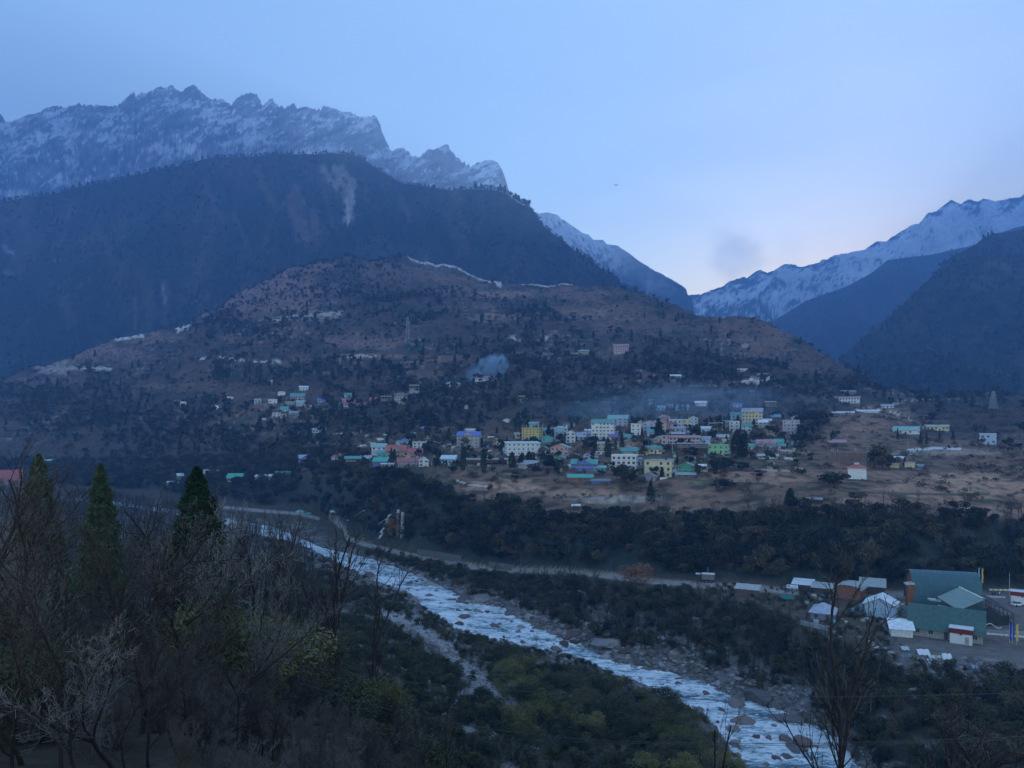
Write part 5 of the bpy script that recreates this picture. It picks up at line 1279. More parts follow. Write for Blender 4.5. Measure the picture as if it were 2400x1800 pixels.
for (x_, y_, h_, lb) in ((974, 1098, 40, "thin dark pole in front of the long red lodge"), (989, 1098, 44, "thin dark pole in front of the white gable house"), (1332, 1063, 40, "thin grey pole beside the salmon pink house"), (936, 1112, 24, "short dark pole below the red roofs"), (1020, 1108, 34, "slender dark pole between the red lodge and the grey block"), (1411, 1050, 52, "dark pole in front of the big white hotel")): pole(x_, y_, h_, lb)
for (x_, y_, h_, lb) in ((1614, 1002, 28, "white mast beside the pale blue gabled house"), (1521, 950, 24, "white prayer flag mast above the village smoke"), (1583, 1120, 30, "white mast between the cream block and the emerald house"), (1824, 1068, 20, "white mast in the fields by the pale green farmhouse"), (1520, 1048, 18, "white prayer flag mast left of the grey gable hut"), (1281, 1096, 22, "red and white post below the barn"), (1576, 1068, 34, "pale mast between the cream gables and the stilt houses"), (2128, 1050, 16, "white post beside the white streak of gravel at right")): pole(x_, y_, h_, lb, .16, M_POLE, "mast", "mast")
M_FW = mat("flag_white", (.6, .6, .62), .8, .08); M_FB = mat("flag_blue", (.03, .06, .45), .8, .08); M_FY = mat("flag_yellow", (.55, .45, .05), .8, .08); M_FG = mat("flag_greyblue", (.30, .34, .48), .8, .08)
def lattice(px, py, hpx, wb, label, name, m, arms=False):
    p = hit(px, py); k = p.y / F; o = empty(name, p, .5); tag(o, label, name.replace("_", " ")); Hh = hpx * k; wb = wb * k
    q = MB(); n = 9; g = MB()
    def c(t, i):
        w_ = wb * (1 - .72 * t) * .5; return Vector(((-w_, w_, w_, -w_)[i], (-w_, -w_, w_, w_)[i], t * Hh))
    for i in range(4): q.tube(c(-.02, i), c(1, i), .13, .10, 4)
    for j in range(n):
        for i in range(4):
            a, b = j / n, (j + 1) / n; g.tube(c(a, i), c(b, (i + 1) % 4), .06, k=3); g.tube(c(a, (i + 1) % 4), c(b, i), .06, k=3); g.tube(c(b, i), c(b, (i + 1) % 4), .05, k=3)
    q.build("legs", m, o); g.build("bracing", m, o)
    if arms:
        for t in (.62, .76, .9):
            a = MB(); w_ = wb * .55; a.tube((-w_, 0, Hh * t), (w_, 0, Hh * t), .10, k=4); a.tube((-w_, 0, Hh * t), (0, 0, Hh * (t + .06)), .06, k=3); a.tube((w_, 0, Hh * t), (0, 0, Hh * (t + .06)), .06, k=3); a.build("crossarm", m, o)
    else:
        for t in (.86, .95):
            for sx in (-1, 1):
                a = MB(); a.tube((sx * .8, -.3, Hh * t - 1.0), (sx * .8, -.3, Hh * t + 1.0), .28, k=6); a.build("antenna", m, o)
M_STEEL = mat("tower_steel", (.42, .44, .46), .6, 0)
lattice(955, 807, 64, 11, "steel lattice telecom tower on the open hillside", "telecom_tower", M_STEEL)
lattice(2328, 958, 42, 14, "faint steel electricity pylon at the far right", "electricity_pylon", M_STEEL, True)
# ------------------------------------------------------------------ the hall and sheds on the river terrace
def pt(px, py): return hit(px, py)
def at_px(px, py, Y): return Vector(((px - CX) / F * Y, Y, (HZ - py) / F * Y))
def lay(p): return Vector((p.x, p.y, ground_z(p.x, p.y)))
M_HALL = mat("hall_roof_sheet", (.055, .125, .145), .42, .12, .25)
M_HALLG = mat("green_roof_sheet", (.04, .105, .10), .5, .12, .3)
M_CANOPY = mat("canopy_sheet", (.17, .25, .22), .5, .10, .3)
M_TRUSS = mat("truss_steel", (.09, .085, .09), .6, 0)
M_BRICK = mat("orange_brick", (.30, .11, .05), .9, .25, 3.0)
M_SNOWY = mat("white_paint", (.70, .71, .73), .6, .05, 1.0)
M_MAR = mat("maroon_paint", (.17, .022, .02), .6, .05)
# big barrel vaulted hall
def hall():
    a = pt(2141, 1424); b = pt(2306, 1432)
    o = empty("vaulted_hall", a); tag(o, "large barrel vaulted hall with a dark blue green metal roof on the river terrace", "hall")
    u = (b - a); u.z = 0; L = u.length; u.normalize(); v = Vector((-u.y, u.x, 0)); Wd = 15.0; Hh = (1424 - 1346) / F * a.y * 1.03
    zb = 0.0
    def G(s, t, z): return u * s + v * t + Vector((0, 0, z))
    n = 18; prof = []
    for i in range(n + 1):
        th = math.pi * i / n; prof.append((Wd / 2 - math.cos(th) * Wd / 2, math.sin(th) ** .95 * Hh))
    for j in range(6):
        q = MB(); s0, s1 = L * j / 6 + (.03 if j else 0), L * (j + 1) / 6
        for i in range(n):
            (t0, z0), (t1, z1) = prof[i], prof[i + 1]; k = .97
            def inn(t, z): return (Wd / 2 + (t - Wd / 2) * k, z * k)
            i0, i1 = inn(t0, z0), inn(t1, z1)
            q.hull8([G(s0, *i0), G(s1, *i0), G(s1, *i1), G(s0, *i1), G(s0, t0, z0), G(s1, t0, z0), G(s1, t1, z1), G(s0, t1, z1)])
        q.build("roof_sheet", M_HALL, o)
    for j in range(1, 12):
        q = MB(); s0 = L * j / 12
        for i in range(n // 2 + 1):
            (t0, z0), (t1, z1) = prof[i], prof[i + 1]; q.tube(G(s0, t0, z0), G(s0, t1, z1), .07, k=4)
        q.build("roof_seam", _mats["roof_green"], o)
    for nm, s, m in (("end_wall", .6, M_BRICK), ("end_wall", L - .6, _mats["wall_grey"])):
        q = MB(); P_ = [G(s, Wd / 2 + (t - Wd / 2) * .96, z * .96) for t, z in prof]; Q_ = [p + u * .25 for p in P_]
        q.poly(P_); q.poly(Q_[::-1]); q.build(nm, m, o)
    q = MB(); q.hull8([G(-1.6, .5, 0), G(.5, .5, 0), G(.5, 3.6, 0), G(-1.6, 3.6, 0), G(-1.6, .5, Hh * .62), G(.5, .5, Hh * .62), G(.5, 3.6, Hh * .62), G(-1.6, 3.6, Hh * .62)]); q.build("porch_wall", M_BRICK, o)
    q = MB(); q.hull8([G(-2.1, .1, Hh * .63), G(.5, .1, Hh * .66), G(.5, 4.2, Hh * .66), G(-2.1, 4.2, Hh * .63), G(-2.1, .1, Hh * .66), G(.5, .1, Hh * .70), G(.5, 4.2, Hh * .70), G(-2.1, 4.2, Hh * .66)]); q.build("porch_roof", _mats["roof_tin"], o)
    q = MB(); q.hull8([G(0, -.1, -2), G(L, -.1, -2), G(L, Wd, -2), G(0, Wd, -2), G(0, -.1, .1), G(L, -.1, .1), G(L, Wd, .1), G(0, Wd, .1)]); q.build("foundation", M_FOOT, o)
    return a, u, v, L
HA, HU, HV, HL = hall()
# open sided pavilion, one slope sheeted, the other only rafters
def pavilion():
    c = pt(2262, 1462); o = empty("open_pavilion", c); tag(o, "open steel pavilion with a pale green gable roof, half of it still bare rafters", "pavilion")
    def L(px, py, dy): return at_px(px, py, c.y + dy) - c
    A = L(2196, 1399, 4); B = L(2248, 1376, 14); Cc = L(2309, 1405, 8); D = L(2248, 1430, -4); E = L(2376, 1438, -2); Fv = L(2318, 1400, 16)
    n = Vector((0, 0, .12))
    nx = 5
    for i in range(nx):
        a0, a1 = A.lerp(D, i / nx), A.lerp(D, (i + 1) / nx); b0, b1 = B.lerp(Cc, i / nx), B.lerp(Cc, (i + 1) / nx)
        q = MB(); q.hull8([a0 - n, a1 - n, b1 - n, b0 - n, a0, a1, b1, b0]); q.build("roof_sheet", M_CANOPY, o)
    q = MB(); q.tube(B, Cc, .32, .32, 6); q.build("ridge_cap", _mats["roof_palet"], o)
    for i in range(7):
        t = i / 6; top = B.lerp(Cc, t); end = Fv.lerp(E, t) if i else Fv
        q = MB(); q.tube(top, end, .2, .2, 4); 
        q.build("rafter", M_TRUSS, o)
    for j in range(5):
        s = (j + 1) / 5; q = MB(); q.tube(B.lerp(Fv, s), Cc.lerp(E, s), .14, .14, 4); q.build("purlin", M_TRUSS, o)
    q = MB(); q.tube(Cc + Vector((0, 0, -1.6)), E + Vector((0, 0, -1.8)), .2, .2, 4)
    for i in range(7):
        s = (i + .5) / 7; q.tube(Cc.lerp(E, s), Cc.lerp(E, s) - Vector((0, 0, 1.8)), .15, .15, 4)
    q.build("truss", M_TRUSS, o)
    for P_ in (A, D, Cc, E, Fv, A.lerp(D, .5), Cc.lerp(E, .5)):
        g = ground_z(P_.x + c.x, P_.y + c.y) - c.z
        q = MB(); q.tube((P_.x, P_.y, g - .5), P_, .16, .16, 5); q.build("post", M_TRUSS, o)
    zf = -2.0
    q = MB(); f0 = [Vector((p.x, p.y, ground_z(p.x + c.x, p.y + c.y) - c.z)) for p in (A, D, E, Fv)]
    q.hull8([p - Vector((0, 0, .6)) for p in f0] + [p + Vector((0, 0, .5)) for p in f0]); q.build("platform", mat("dark_deck", (.035, .035, .038), .9, .1), o)
    q = MB(); a, b = f0[1].lerp(f0[2], .04), f0[1].lerp(f0[2], .92); q.hull8([a + Vector((0, 0, .5)), b + Vector((0, 0, .5)), b + Vector((0, .3, .5)), a + Vector((0, .3, .5)), a + Vector((0, 0, 3.2)), b + Vector((0, 0, 3.0)), b + Vector((0, .3, 3.0)), a + Vector((0, .3, 3.2))]); q.build("screen_wall", mat("dark_screen", (.03, .035, .035), .9, .2, .5), o)
    for (x0, y0, x1, y1) in ((2180, 1408, 2206, 1411), (2203, 1425, 2226, 1428)):
        p, r_ = L(x0, y0, 5), L(x1, y1, 3); q = MB(); q.hull8([p, r_, r_ + Vector((0, 1.6, .1)), p + Vector((0, 1.6, .1)), p + Vector((0, 0, .5)), r_ + Vector((0, 0, .5)), r_ + Vector((0, 1.6, .6)), p + Vector((0, 1.6, .6))]); q.build("pale_beam", M_POLE, o)
pavilion()
def TH(px, py, w, h, fl, roof, rh, wall, rc, yaw, label, opt="", cat="house", dep=None): return H(px, py, w, h, fl, roof, rh, wall, rc, yaw, label, opt, cat, dep)
TH(2216, 1500, 150, 27, 1, "gx", 42, "stone", "green", -2, "long stone walled building with a dark green roof before the hall", "", "house", 11)
TH(2140, 1446, 46, 12, 1, "gx", 10, "stone", "green", 0, "small green roofed annex at the left end of the long green roof", "n", "shed", 4)
TH(2114, 1494, 48, 20, 1, "mono", 14, "white", "white", 8, "small white hut with a bright white roof and open front", "n", "shed", 4.5)
TH(2062, 1448, 68, 32, 1, "gy", 16, "sky", "white", -6, "white gable fronted house with broad white roof edges on the terrace", "n", "house", 8)
TH(1987, 1404, 58, 22, 1, "arch", 11, "brick", "tin", -14, "rust brown shed with a curved weathered tin roof", "n", "shed", 8)
TH(2045, 1394, 50, 20, 1, "mono", 12, "wood", "tin", 0, "dark timber shed with a streaked tin roof", "n", "shed", 6)
TH(1926, 1392, 42, 15, 1, "mono", 6, "wood", "tin", -6, "open dark shed left of the rust brown shed", "n", "shed", 5)
TH(1880, 1382, 42, 13, 1, "mono", 7, "wood", "white", -8, "dark shed with a bright white roof strip, leftmost of its row", "n", "shed", 5)
TH(1926, 1454, 54, 18, 1, "hip", 18, "mauve", "lilac", -8, "pale house with a pointed lilac hipped roof below the sheds", "", "house", 8)
TH(1750, 1396, 50, 16, 1, "mono", 6, "brown", "tin", -10, "small brown walled roadside shed with a white end", "n", "shed", 4)
TH(1857, 1385, 18, 8, 1, "mono", 2, "grey", "white", 0, "little grey hut beside the row of sheds", "n", "shed", 3)
# white hut with a maroon fascia
def maroon_hut(px, py, w, h, label, yaw):
    p = hit(px, py); k = p.y / F; W = w * k; Hh = h * k; o = empty("kiosk", p, -math.atan2(p.x, p.y) + yaw); tag(o, label, "kiosk")
    q = MB(); q.box(-W / 2, W / 2, 0, 3.4, -1.5, Hh * .68); q.build("wall", M_SNOWY, o)
    q = MB(); q.box(-W / 2 - .15, W / 2 + .15, -.25, 3.4, Hh * .68, Hh); q.build("fascia", M_MAR, o)
    q = MB(); q.box(-W / 2 - .3, W / 2 + .3, -.4, 3.7, Hh, Hh + .14); q.build("roof", M_SNOWY, o)
    q = MB(); q.box(W * .18, W * .36, -.06, .02, .1, Hh * .5); q.build("door", _mats["wall_grey"], o)
    q = MB(); q.box(-.25, .25, -.34, -.25, Hh * .60, Hh * .72); q.build("vent", M_PANE, o)
maroon_hut(2252, 1510, 45, 36, "white kiosk with a maroon band, standing before the long green roof", -.06)
maroon_hut(2396, 1418, 44, 30, "white and maroon kiosk at the right edge by the parking yard", .05)
# truck
def truck():
    p = pt(1652, 1364); o = empty("truck", p, -math.atan2(p.x, p.y) - .08); tag(o, "parked truck with a white topped cargo box on the valley road", "truck"); k = p.y / F
    Lt = 44 * k
    q = MB(); q.box(-Lt * .5 + Lt * .34, Lt * .5, -1.1, 1.1, 1.1, 3.1); q.build("cargo_box", mat("cargo_grey", (.20, .18, .18), .7, .1), o)
    q = MB(); q.box(-Lt * .5 + Lt * .33, Lt * .51, -1.15, 1.15, 3.1, 3.35); q.build("cargo_cover", M_SNOWY, o)
    q = MB(); q.hull8([(-Lt * .5, -1, .8), (-Lt * .24, -1, .8), (-Lt * .24, 1, .8), (-Lt * .5, 1, .8), (-Lt * .46, -1, 2.9), (-Lt * .24, -1, 2.9), (-Lt * .24, 1, 2.9), (-Lt * .46, 1, 2.9)]); q.build("cab", mat("cab_dark", (.05, .07, .09), .4, 0), o)
    q = MB(); q.box(-Lt * .47, -Lt * .23, -1.05, 1.05, 2.9, 3.1); q.build("cab_roof", M_SNOWY, o)
    q = MB(); q.box(-Lt * .42, -Lt * .28, -1.04, -.99, 1.8, 2.6); q.build("cab_window", M_PANE, o)
    q = MB(); q.box(-Lt * .48, Lt * .5, -.5, .5, .7, 1.08); q.build("chassis", M_TRUSS, o)
    for xx in (-Lt * .38, Lt * .12, Lt * .32):
        for yy_ in (-1.15, .8):
            q = MB(); q.tube((xx, yy_, .5), (xx, yy_ + .35, .5), .5, .5, 12); w_ = q.build("wheel", mat("rubber", (.02, .02, .02), .9, 0), o)
            q = MB(); q.tube((xx, yy_ - .02, .5), (xx, yy_ + .37, .5), .22, .22, 8); q.build("hub", M_STEEL, w_)
truck()
pole(1659, 1362, 34, "thin roadside pole behind the parked truck", .09, M_POLE)
pole(2366, 1398, 56, "thin street light pole at the parking yard", .09, M_POLE, "street_light", "street light")
pole(2293, 1372, 42, "tall prayer flag pole with a grey blue flag behind the hall", .07, M_POLE, "flag_pole", "flag pole", (M_FG, .5))
pole(2301, 1374, 42, "tall prayer flag pole with a yellow flag behind the hall", .07, M_POLE, "flag_pole", "flag pole", (M_FY, .5))
pole(2366, 1508, 48, "blue prayer flag pole on the terrace, left of two blue ones", .07, M_POLE, "flag_pole", "flag pole", (M_FB, .55))
pole(2373, 1510, 50, "blue prayer flag pole on the terrace, between a blue and a yellow one", .07, M_POLE, "flag_pole", "flag pole", (M_FB, .55))
pole(2382, 1512, 50, "yellow prayer flag pole on the terrace front", .07, M_POLE, "flag_pole", "flag pole", (M_FY, .55))
pole(2300, 1500, 52, "thin grey pole at the right end of the long green roof", .06, M_POLE)
# kerb stones painted in turn
KB = MB(); KB.box(-.5, .5, -.22, .22, -.3, .42); KW = KB.mesh("kerb_stone", M_SNOWY); KY = KB.mesh("kerb_stone_yellow", mat("kerb_yellow", (.60, .47, .12), .7, 0))
def kerbs(p0, p1, n, lab, grp, alt=False):
    for i in range(n):
        x_ = p0[0] + (p1[0] - p0[0]) * i / (n - 1); y_ = p0[1] + (p1[1] - p0[1]) * i / (n - 1); p = pt(x_, y_)
        o = link(bpy.data.objects.new("kerb_stone", KY if alt and i % 2 else KW)); o.location = p; o.rotation_euler = (0, 0, -.1)
        if alt and i % 2: tag(o, "pale yellow painted marker stone behind the parking yard", "kerb stone", "yellow marker stones behind the parking yard")
        else: tag(o, lab, "kerb stone", grp)
kerbs((2322, 1383), (2366, 1384), 9, "white painted marker stone in the row behind the parking yard", "white marker stones behind the parking yard", True)
kerbs((2306, 1399), (2352, 1401), 6, "white marker stone along the front of the parking yard", "white marker stones in the parking yard")
kerbs((2306, 1486), (2400, 1494), 10, "white painted kerb stone along the lower terrace track", "white kerb stones on the lower track")
# stone kerb wall of the lower track
def wall_run(name, pts, h, th, m, label, cat="wall", stones=0):
    fine = []
    for (a, b), (c, d) in zip(pts[:-1], pts[1:]):
        n = max(1, int(math.hypot(c - a, d - b) / 7)); fine += [(a + (c - a) * i / n, b + (d - b) * i / n) for i in range(n)]
    P_ = [pt(*p) for p in fine + [pts[-1]]]; o = empty(name, P_[0]); tag(o, label, cat, None, "thing")
    for a, b in zip(P_[:-1], P_[1:]):
        a_, b_ = a - P_[0], b - P_[0]; d = (b_ - a_); d.z = 0
        if d.length < .1: continue
        nn = Vector((-d.y, d.x, 0)).normalized() * th; dn = Vector((0, 0, -1.2 - (1.5 if name == 'hillside_wall' else 0))); hh = Vector((0, 0, h))
        q = MB(); q.hull8([a_ + dn, b_ + dn, b_ + nn + dn, a_ + nn + dn, a_ + hh, b_ + hh, b_ + nn + hh, a_ + nn + hh]); q.build("wall_panel", m, o)
M_DRY = mat("dry_stone", (.15, .14, .13), .95, .4, 1.6, bump=.6)
wall_run("retaining_wall", [(978, 1302), (1010, 1306), (1045, 1312), (1080, 1318)], 3.2, .6, M_DRY, "grey retaining wall above the road left of the wood")
wall_run("retaining_wall", [(1146, 1330), (1170, 1334), (1196, 1338)], 2.6, .6, M_DRY, "short grey retaining wall where the road enters the wood")
wall_run("stone_wall", [(1195, 1390), (1260, 1402), (1330, 1416), (1400, 1440), (1470, 1462)], 1.2, .5, M_DRY, "long dry stone terrace wall in the wood above the river")
wall_run("stone_wall", [(1510, 1465), (1600, 1475), (1680, 1480)], 1.1, .5, M_DRY, "dry stone terrace wall under the dark trunks right of the first one")
wall_run("low_wall", [(1875, 1464), (1935, 1478), (1975, 1478)], 1.3, .4, mat("pale_render", (.34, .36, .38), .8, .1), "pale rendered wall in front of the hipped roof house")
wall_run("terrace_wall", [(2296, 1482), (2340, 1486), (2400, 1488)], .9, .5, mat("pale_render2", (.28, .28, .27), .8, .1), "low pale wall below the pavilion")
wall_run("field_wall", [(1590, 1122), (1700, 1134), (1800, 1136)], 1.0, .7, M_DRY, "low field wall in front of the village")
wall_run("field_wall", [(1955, 1152), (2100, 1160), (2250, 1162), (2320, 1160)], 1.1, .8, M_DRY, "dark field bank crossing the right hand fields")
M_PALEW = mat("pale_stone", (.62, .62, .63), .9, .25, .15)
def crest_pt(px, back=8.0):
    """the highest ground seen in this column of the hill"""
    Y = np.linspace(1150, 2050, 500); X = (px - CX) / F * Y; z, _, _ = land(X, Y); k = int(np.argmax(z / Y)); y = Y[k] - back
    return Vector(((px - CX) / F * y, y, ground_z((px - CX) / F * y, y)))
def crest_wall(p0, p1, h, label):
    P_ = [crest_pt(x) for x in np.arange(p0, p1, 5.0)]; o = empty("hillside_wall", P_[0]); tag(o, label, "wall", None, "thing")
    for a, b in zip(P_[:-1], P_[1:]):
        a_, b_ = a - P_[0], b - P_[0]; dn = Vector((0, 0, -3)); hh = Vector((0, 0, h)); nn = Vector((0, 2.0, 0)); q = MB()
        q.hull8([a_ + dn, b_ + dn, b_ + nn + dn, a_ + nn + dn, a_ + hh, b_ + hh, b_ + nn + hh, a_ + nn + hh]); q.build("wall_panel", M_PALEW, o)
crest_wall(955, 1176, 5.0, "long pale stone wall running down the crest of the village hill")
crest_wall(1222, 1345, 2.6, "shorter pale wall further right on the crest of the hill")
wall_run("hillside_wall", [(272, 800), (300, 797), (320, 794), (336, 791)], 4.0, 2.0, M_PALEW, "pale retaining wall on the lower left shoulder of the hill")
wall_run("hillside_wall", [(415, 782), (428, 776), (442, 771)], 5.0, 2.0, M_PALEW, "short slanting pale wall on the left shoulder of the hill")
# string of lamps on the pavilion (unlit bulbs, white)
def lamp_string():
    c = pt(2300, 1478); o = empty("garland", c); tag(o, "white garland strung along the dark pavilion front", "garland")
    q = MB(); P_ = []
    for i in range(15):
        t = i / 14; P_.append(at_px(2294 + 52 * t, 1460 + 8 * t + 4 * math.sin(t * 9), c.y) - c + Vector((0, 0, 0)))
    for a, b in zip(P_[:-1], P_[1:]): q.tube(a, b, .03, k=3)
    q.build("cord", M_TRUSS, o)
    for p in P_:
        q = MB(); q.box(p.x - .16, p.x + .16, p.y - .04, p.y + .04, p.z - .3, p.z); q.build("pennant", M_SNOWY, o)
lamp_string()
# tarpaulins and washing below the terrace
def tarp(px, py, w, d, m, label, tilt=.5, name="tarpaulin"):
    p = pt(px, py); k = p.y / F; W = w * k; D = d; o = empty(name, p, R.uniform(-.3, .3)); tag(o, label, "tarpaulin")
    q = MB(); n = 6
    for i in range(n):
        for j in range(3):
            def z(i_, j_): return .5 + tilt * j_ * D / 3 + .12 * math.sin(i_ * 2.1 + j_) 
            x0, x1, y0, y1 = -W / 2 + W * i / n, -W / 2 + W * (i + 1) / n, D * j / 3, D * (j + 1) / 3
            q.sheet((x0, y0, z(i, j)), (x1, y0, z(i + 1, j)), (x1, y1, z(i + 1, j + 1)), (x0, y1, z(i, j + 1)), .04)
    q.build("sheet", m, o)
    for xx in (-W / 2, W / 2):
        q = MB(); q.tube((xx, .1, -.5), (xx, .1, .6), .05, k=4); q.tube((xx, D - .1, -.5), (xx, D - .1, .5 + tilt * D), .05, k=4); q.build("stake", M_POLED, o)
tarp(2168, 1540, 28, 1.6, M_SNOWY, "white tarpaulin stretched on stakes below the terrace", .7)
tarp(2196, 1547, 34, 1.0, mat("tarp_cream", (.55, .57, .45), .7, .05), "narrow cream strip of cloth below the terrace", .4)
tarp(2222, 1552, 20, 1.6, M_SNOWY, "white sheet hanging right of the cream strip", .8)
tarp(2186, 1560, 16, 1.4, mat("tarp_blue", (.38, .50, .58), .7, .05), "pale blue sheet under the white tarpaulin", .6)
tarp(2282, 1572, 28, 1.3, mat("tarp_blue2", (.30, .42, .48), .7, .05), "pale blue sheet lying beside the round dark bush", .3)
tarp(2124, 1528, 18, 1.3, mat("tarp_pale", (.45, .52, .56), .7, .05), "crumpled pale sheet left of the white tarpaulin", .5)
tarp(1848, 1408, 30, 2.4, mat("tarp_green", (.03, .17, .13), .7, .05), "dark green tarpaulin on the slope below the sheds", .4)
# motorbikes in the yard (very small)
def motorbike(px, py, body, label, rz):
    p = pt(px, py); o = empty("motorbike", p, rz); tag(o, label, "motorbike")
    for xx in (-.62, .62):
        q = MB(); q.tube((xx, -.06, .32), (xx, .06, .32), .32, .32, 12); q.build("wheel", _mats["rubber"], o)
    q = MB(); q.hull8([(-.35, -.14, .4), (.4, -.14, .4), (.4, .14, .4), (-.35, .14, .4), (-.1, -.12, .95), (.4, -.12, .9), (.4, .12, .9), (-.1, .12, .95)]); q.build("body", body, o)
    q = MB(); q.box(-.75, -.05, -.13, .13, .78, .88); q.build("seat", M_TRUSS, o)
    q = MB(); q.tube((.62, 0, .32), (.42, 0, 1.05), .04, k=4); q.tube((.42, -.35, 1.08), (.42, .35, 1.08), .03, k=4); q.build("handlebar", M_STEEL, o)
motorbike(2342, 1394, M_SNOWY, "white motorbike parked in the yard", .5); motorbike(2329, 1394, M_MAR, "dark red motorbike parked in the yard", .2)
# parked car in the yard, white, nose in at the right edge
def car(px, py, body, label, rz):
    p = pt(px, py); o = empty("car", p, rz); tag(o, label, "car")
    q = MB(); q.hull8([(-1.9, -.82, .3), (1.9, -.82, .3), (1.9, .82, .3), (-1.9, .82, .3), (-1.85, -.78, .9), (1.85, -.78, .85), (1.85, .78, .85), (-1.85, .78, .9)]); q.build("body", body, o)
    q = MB(); q.hull8([(-1.3, -.74, .9), (1.0, -.74, .88), (1.0, .74, .88), (-1.3, .74, .9), (-.9, -.62, 1.45), (.4, -.62, 1.45), (.4, .62, 1.45), (-.9, .62, 1.45)]); q.build("windows", M_PANE, o)
    q = MB(); q.box(-.92, .42, -.63, .63, 1.452, 1.5); q.build("roof", body, o)
    for xx in (-1.2, 1.2):
        for yy_ in (-.84, .64):
            q = MB(); q.tube((xx, yy_, .32), (xx, yy_ + .2, .32), .32, .32, 12); q.build("wheel", _mats["rubber"], o)
car(2385, 1420, M_SNOWY, "small white car parked by the right hand kiosk", .2)

# old bridge towers and their waterfall
def bridge_tower(px, py, w, h, label, m):
    p = pt(px, py); k = p.y / F; o = empty("bridge_tower", p, -.3); tag(o, label, "tower"); W = w * k; Hh = h * k
    q = MB(); q.hull8([(-W / 2, -1, -3), (W / 2, -1, -3), (W / 2, 1, -3), (-W / 2, 1, -3), (-W * .36, -.7, Hh * .86), (W * .36, -.7, Hh * .86), (W * .36, .7, Hh * .86), (-W * .36, .7, Hh * .86)]); q.build("shaft", m, o)
    q = MB(); q.box(-W * .42, W * .42, -.8, .8, Hh * .86, Hh * .9); q.build("cap", _mats["wall_concrete"], o)
    q = MB(); q.box(-W * .3, W * .3, -.55, .55, Hh * .9, Hh); q.build("saddle", _mats["wall_concrete"], o)
bridge_tower(934, 1250, 9, 56, "weathered brown concrete tower of the old bridge, left of the pair", mat("brown_concrete", (.17, .11, .09), .9, .3, .8))
bridge_tower(944, 1252, 9, 52, "grey concrete tower of the old bridge, right of the pair", mat("grey_concrete", (.30, .28, .27), .9, .25, .8))
M_FALL = mat("falling_water", (.62, .68, .72), .5, .25, 1.5)
def cascade(name, pts, w0, label):
    P_ = [pt(*p) for p in pts]; o = MB()
    for i in range(len(P_) - 1):
        for s in range(3):
            a, b = P_[i].lerp(P_[i + 1], s / 3), P_[i].lerp(P_[i + 1], (s + 1) / 3); ww = w0 * R.uniform(.6, 1.3)
            a = lay(a) + Vector((R.uniform(-.4, .4), -.3, .4)); b = lay(b) + Vector((R.uniform(-.4, .4), -.3, .4))
            for k_ in range(2): o.tube(a + Vector((R.uniform(-1, 1) * ww, 0, R.uniform(0, .3))), b + Vector((R.uniform(-1, 1) * ww, 0, R.uniform(0, .3))), .38 * ww, .3 * ww, 5)
    ob = o.build(name, M_FALL); tag(ob, label, "waterfall")
cascade("waterfall", [(917, 1207), (908, 1214), (906, 1226), (901, 1240), (893, 1256), (888, 1264)], 1.0, "thin white waterfall splitting down the dark bank beside the old bridge towers")
cascade("waterfall", [(904, 1218), (894, 1226), (884, 1236), (880, 1246)], .6, "smaller left arm of the waterfall on the dark bank")
cascade("waterfall", [(968, 1158), (962, 1166), (958, 1172)], .5, "short white trickle high in the dark wood")
cascade("stream", [(854, 1198), (842, 1206), (830, 1216), (815, 1222)], .9, "white stony stream bed beside the bend of the road")
# little roadside shelters beyond the bend
TH(703, 1206, 16, 6, 1, "hip", 5, "paleg", "mint", 0, "small shelter with a pale green pointed roof beside the far road", "n", "shed", 4)
TH(722, 1208, 12, 4, 1, "hip", 3, "teal", "teal", 0, "tiny teal roofed shelter right of the pale green one", "n", "shed", 3)
TH(783, 1208, 14, 8, 1, "mono", 2, "wood", "white", 0, "dark roadside hut with a white roof near the bend", "n", "shed", 4)
TH(1350, 1198, 16, 13, 1, "mono", 2, "wood", "white", 0, "little lookout hut on thin legs at the wood's edge", "Sn", "shed", 3)
TH(1908, 1182, 34, 12, 1, "mono", 2, "wood", "grey", 0, "small dark open field shelter with a grey roof", "Sn", "shed", 4)
# far bird
q = MB(); q.poly([(-.9, 0, .25), (-.3, -.18, .0), (0, -.25, .05), (-.25, .2, 0)]); q.poly([(.9, 0, .3), (.25, .2, 0), (0, -.25, .05), (.3, -.18, 0)]); q.hull8([(-.09, -.35, -.08), (.09, -.35, -.08), (.07, .4, -.04), (-.07, .4, -.04), (-.06, -.3, .08), (.06, -.3, .08), (.04, .38, .03), (-.04, .38, .03)])
o = q.build("bird", M_POLED); o.location = at_px(1444, 434, 210); tag(o, "dark bird gliding alone in the sky over the pass", "bird"); o.scale = (1.1, 1.1, 1.1)
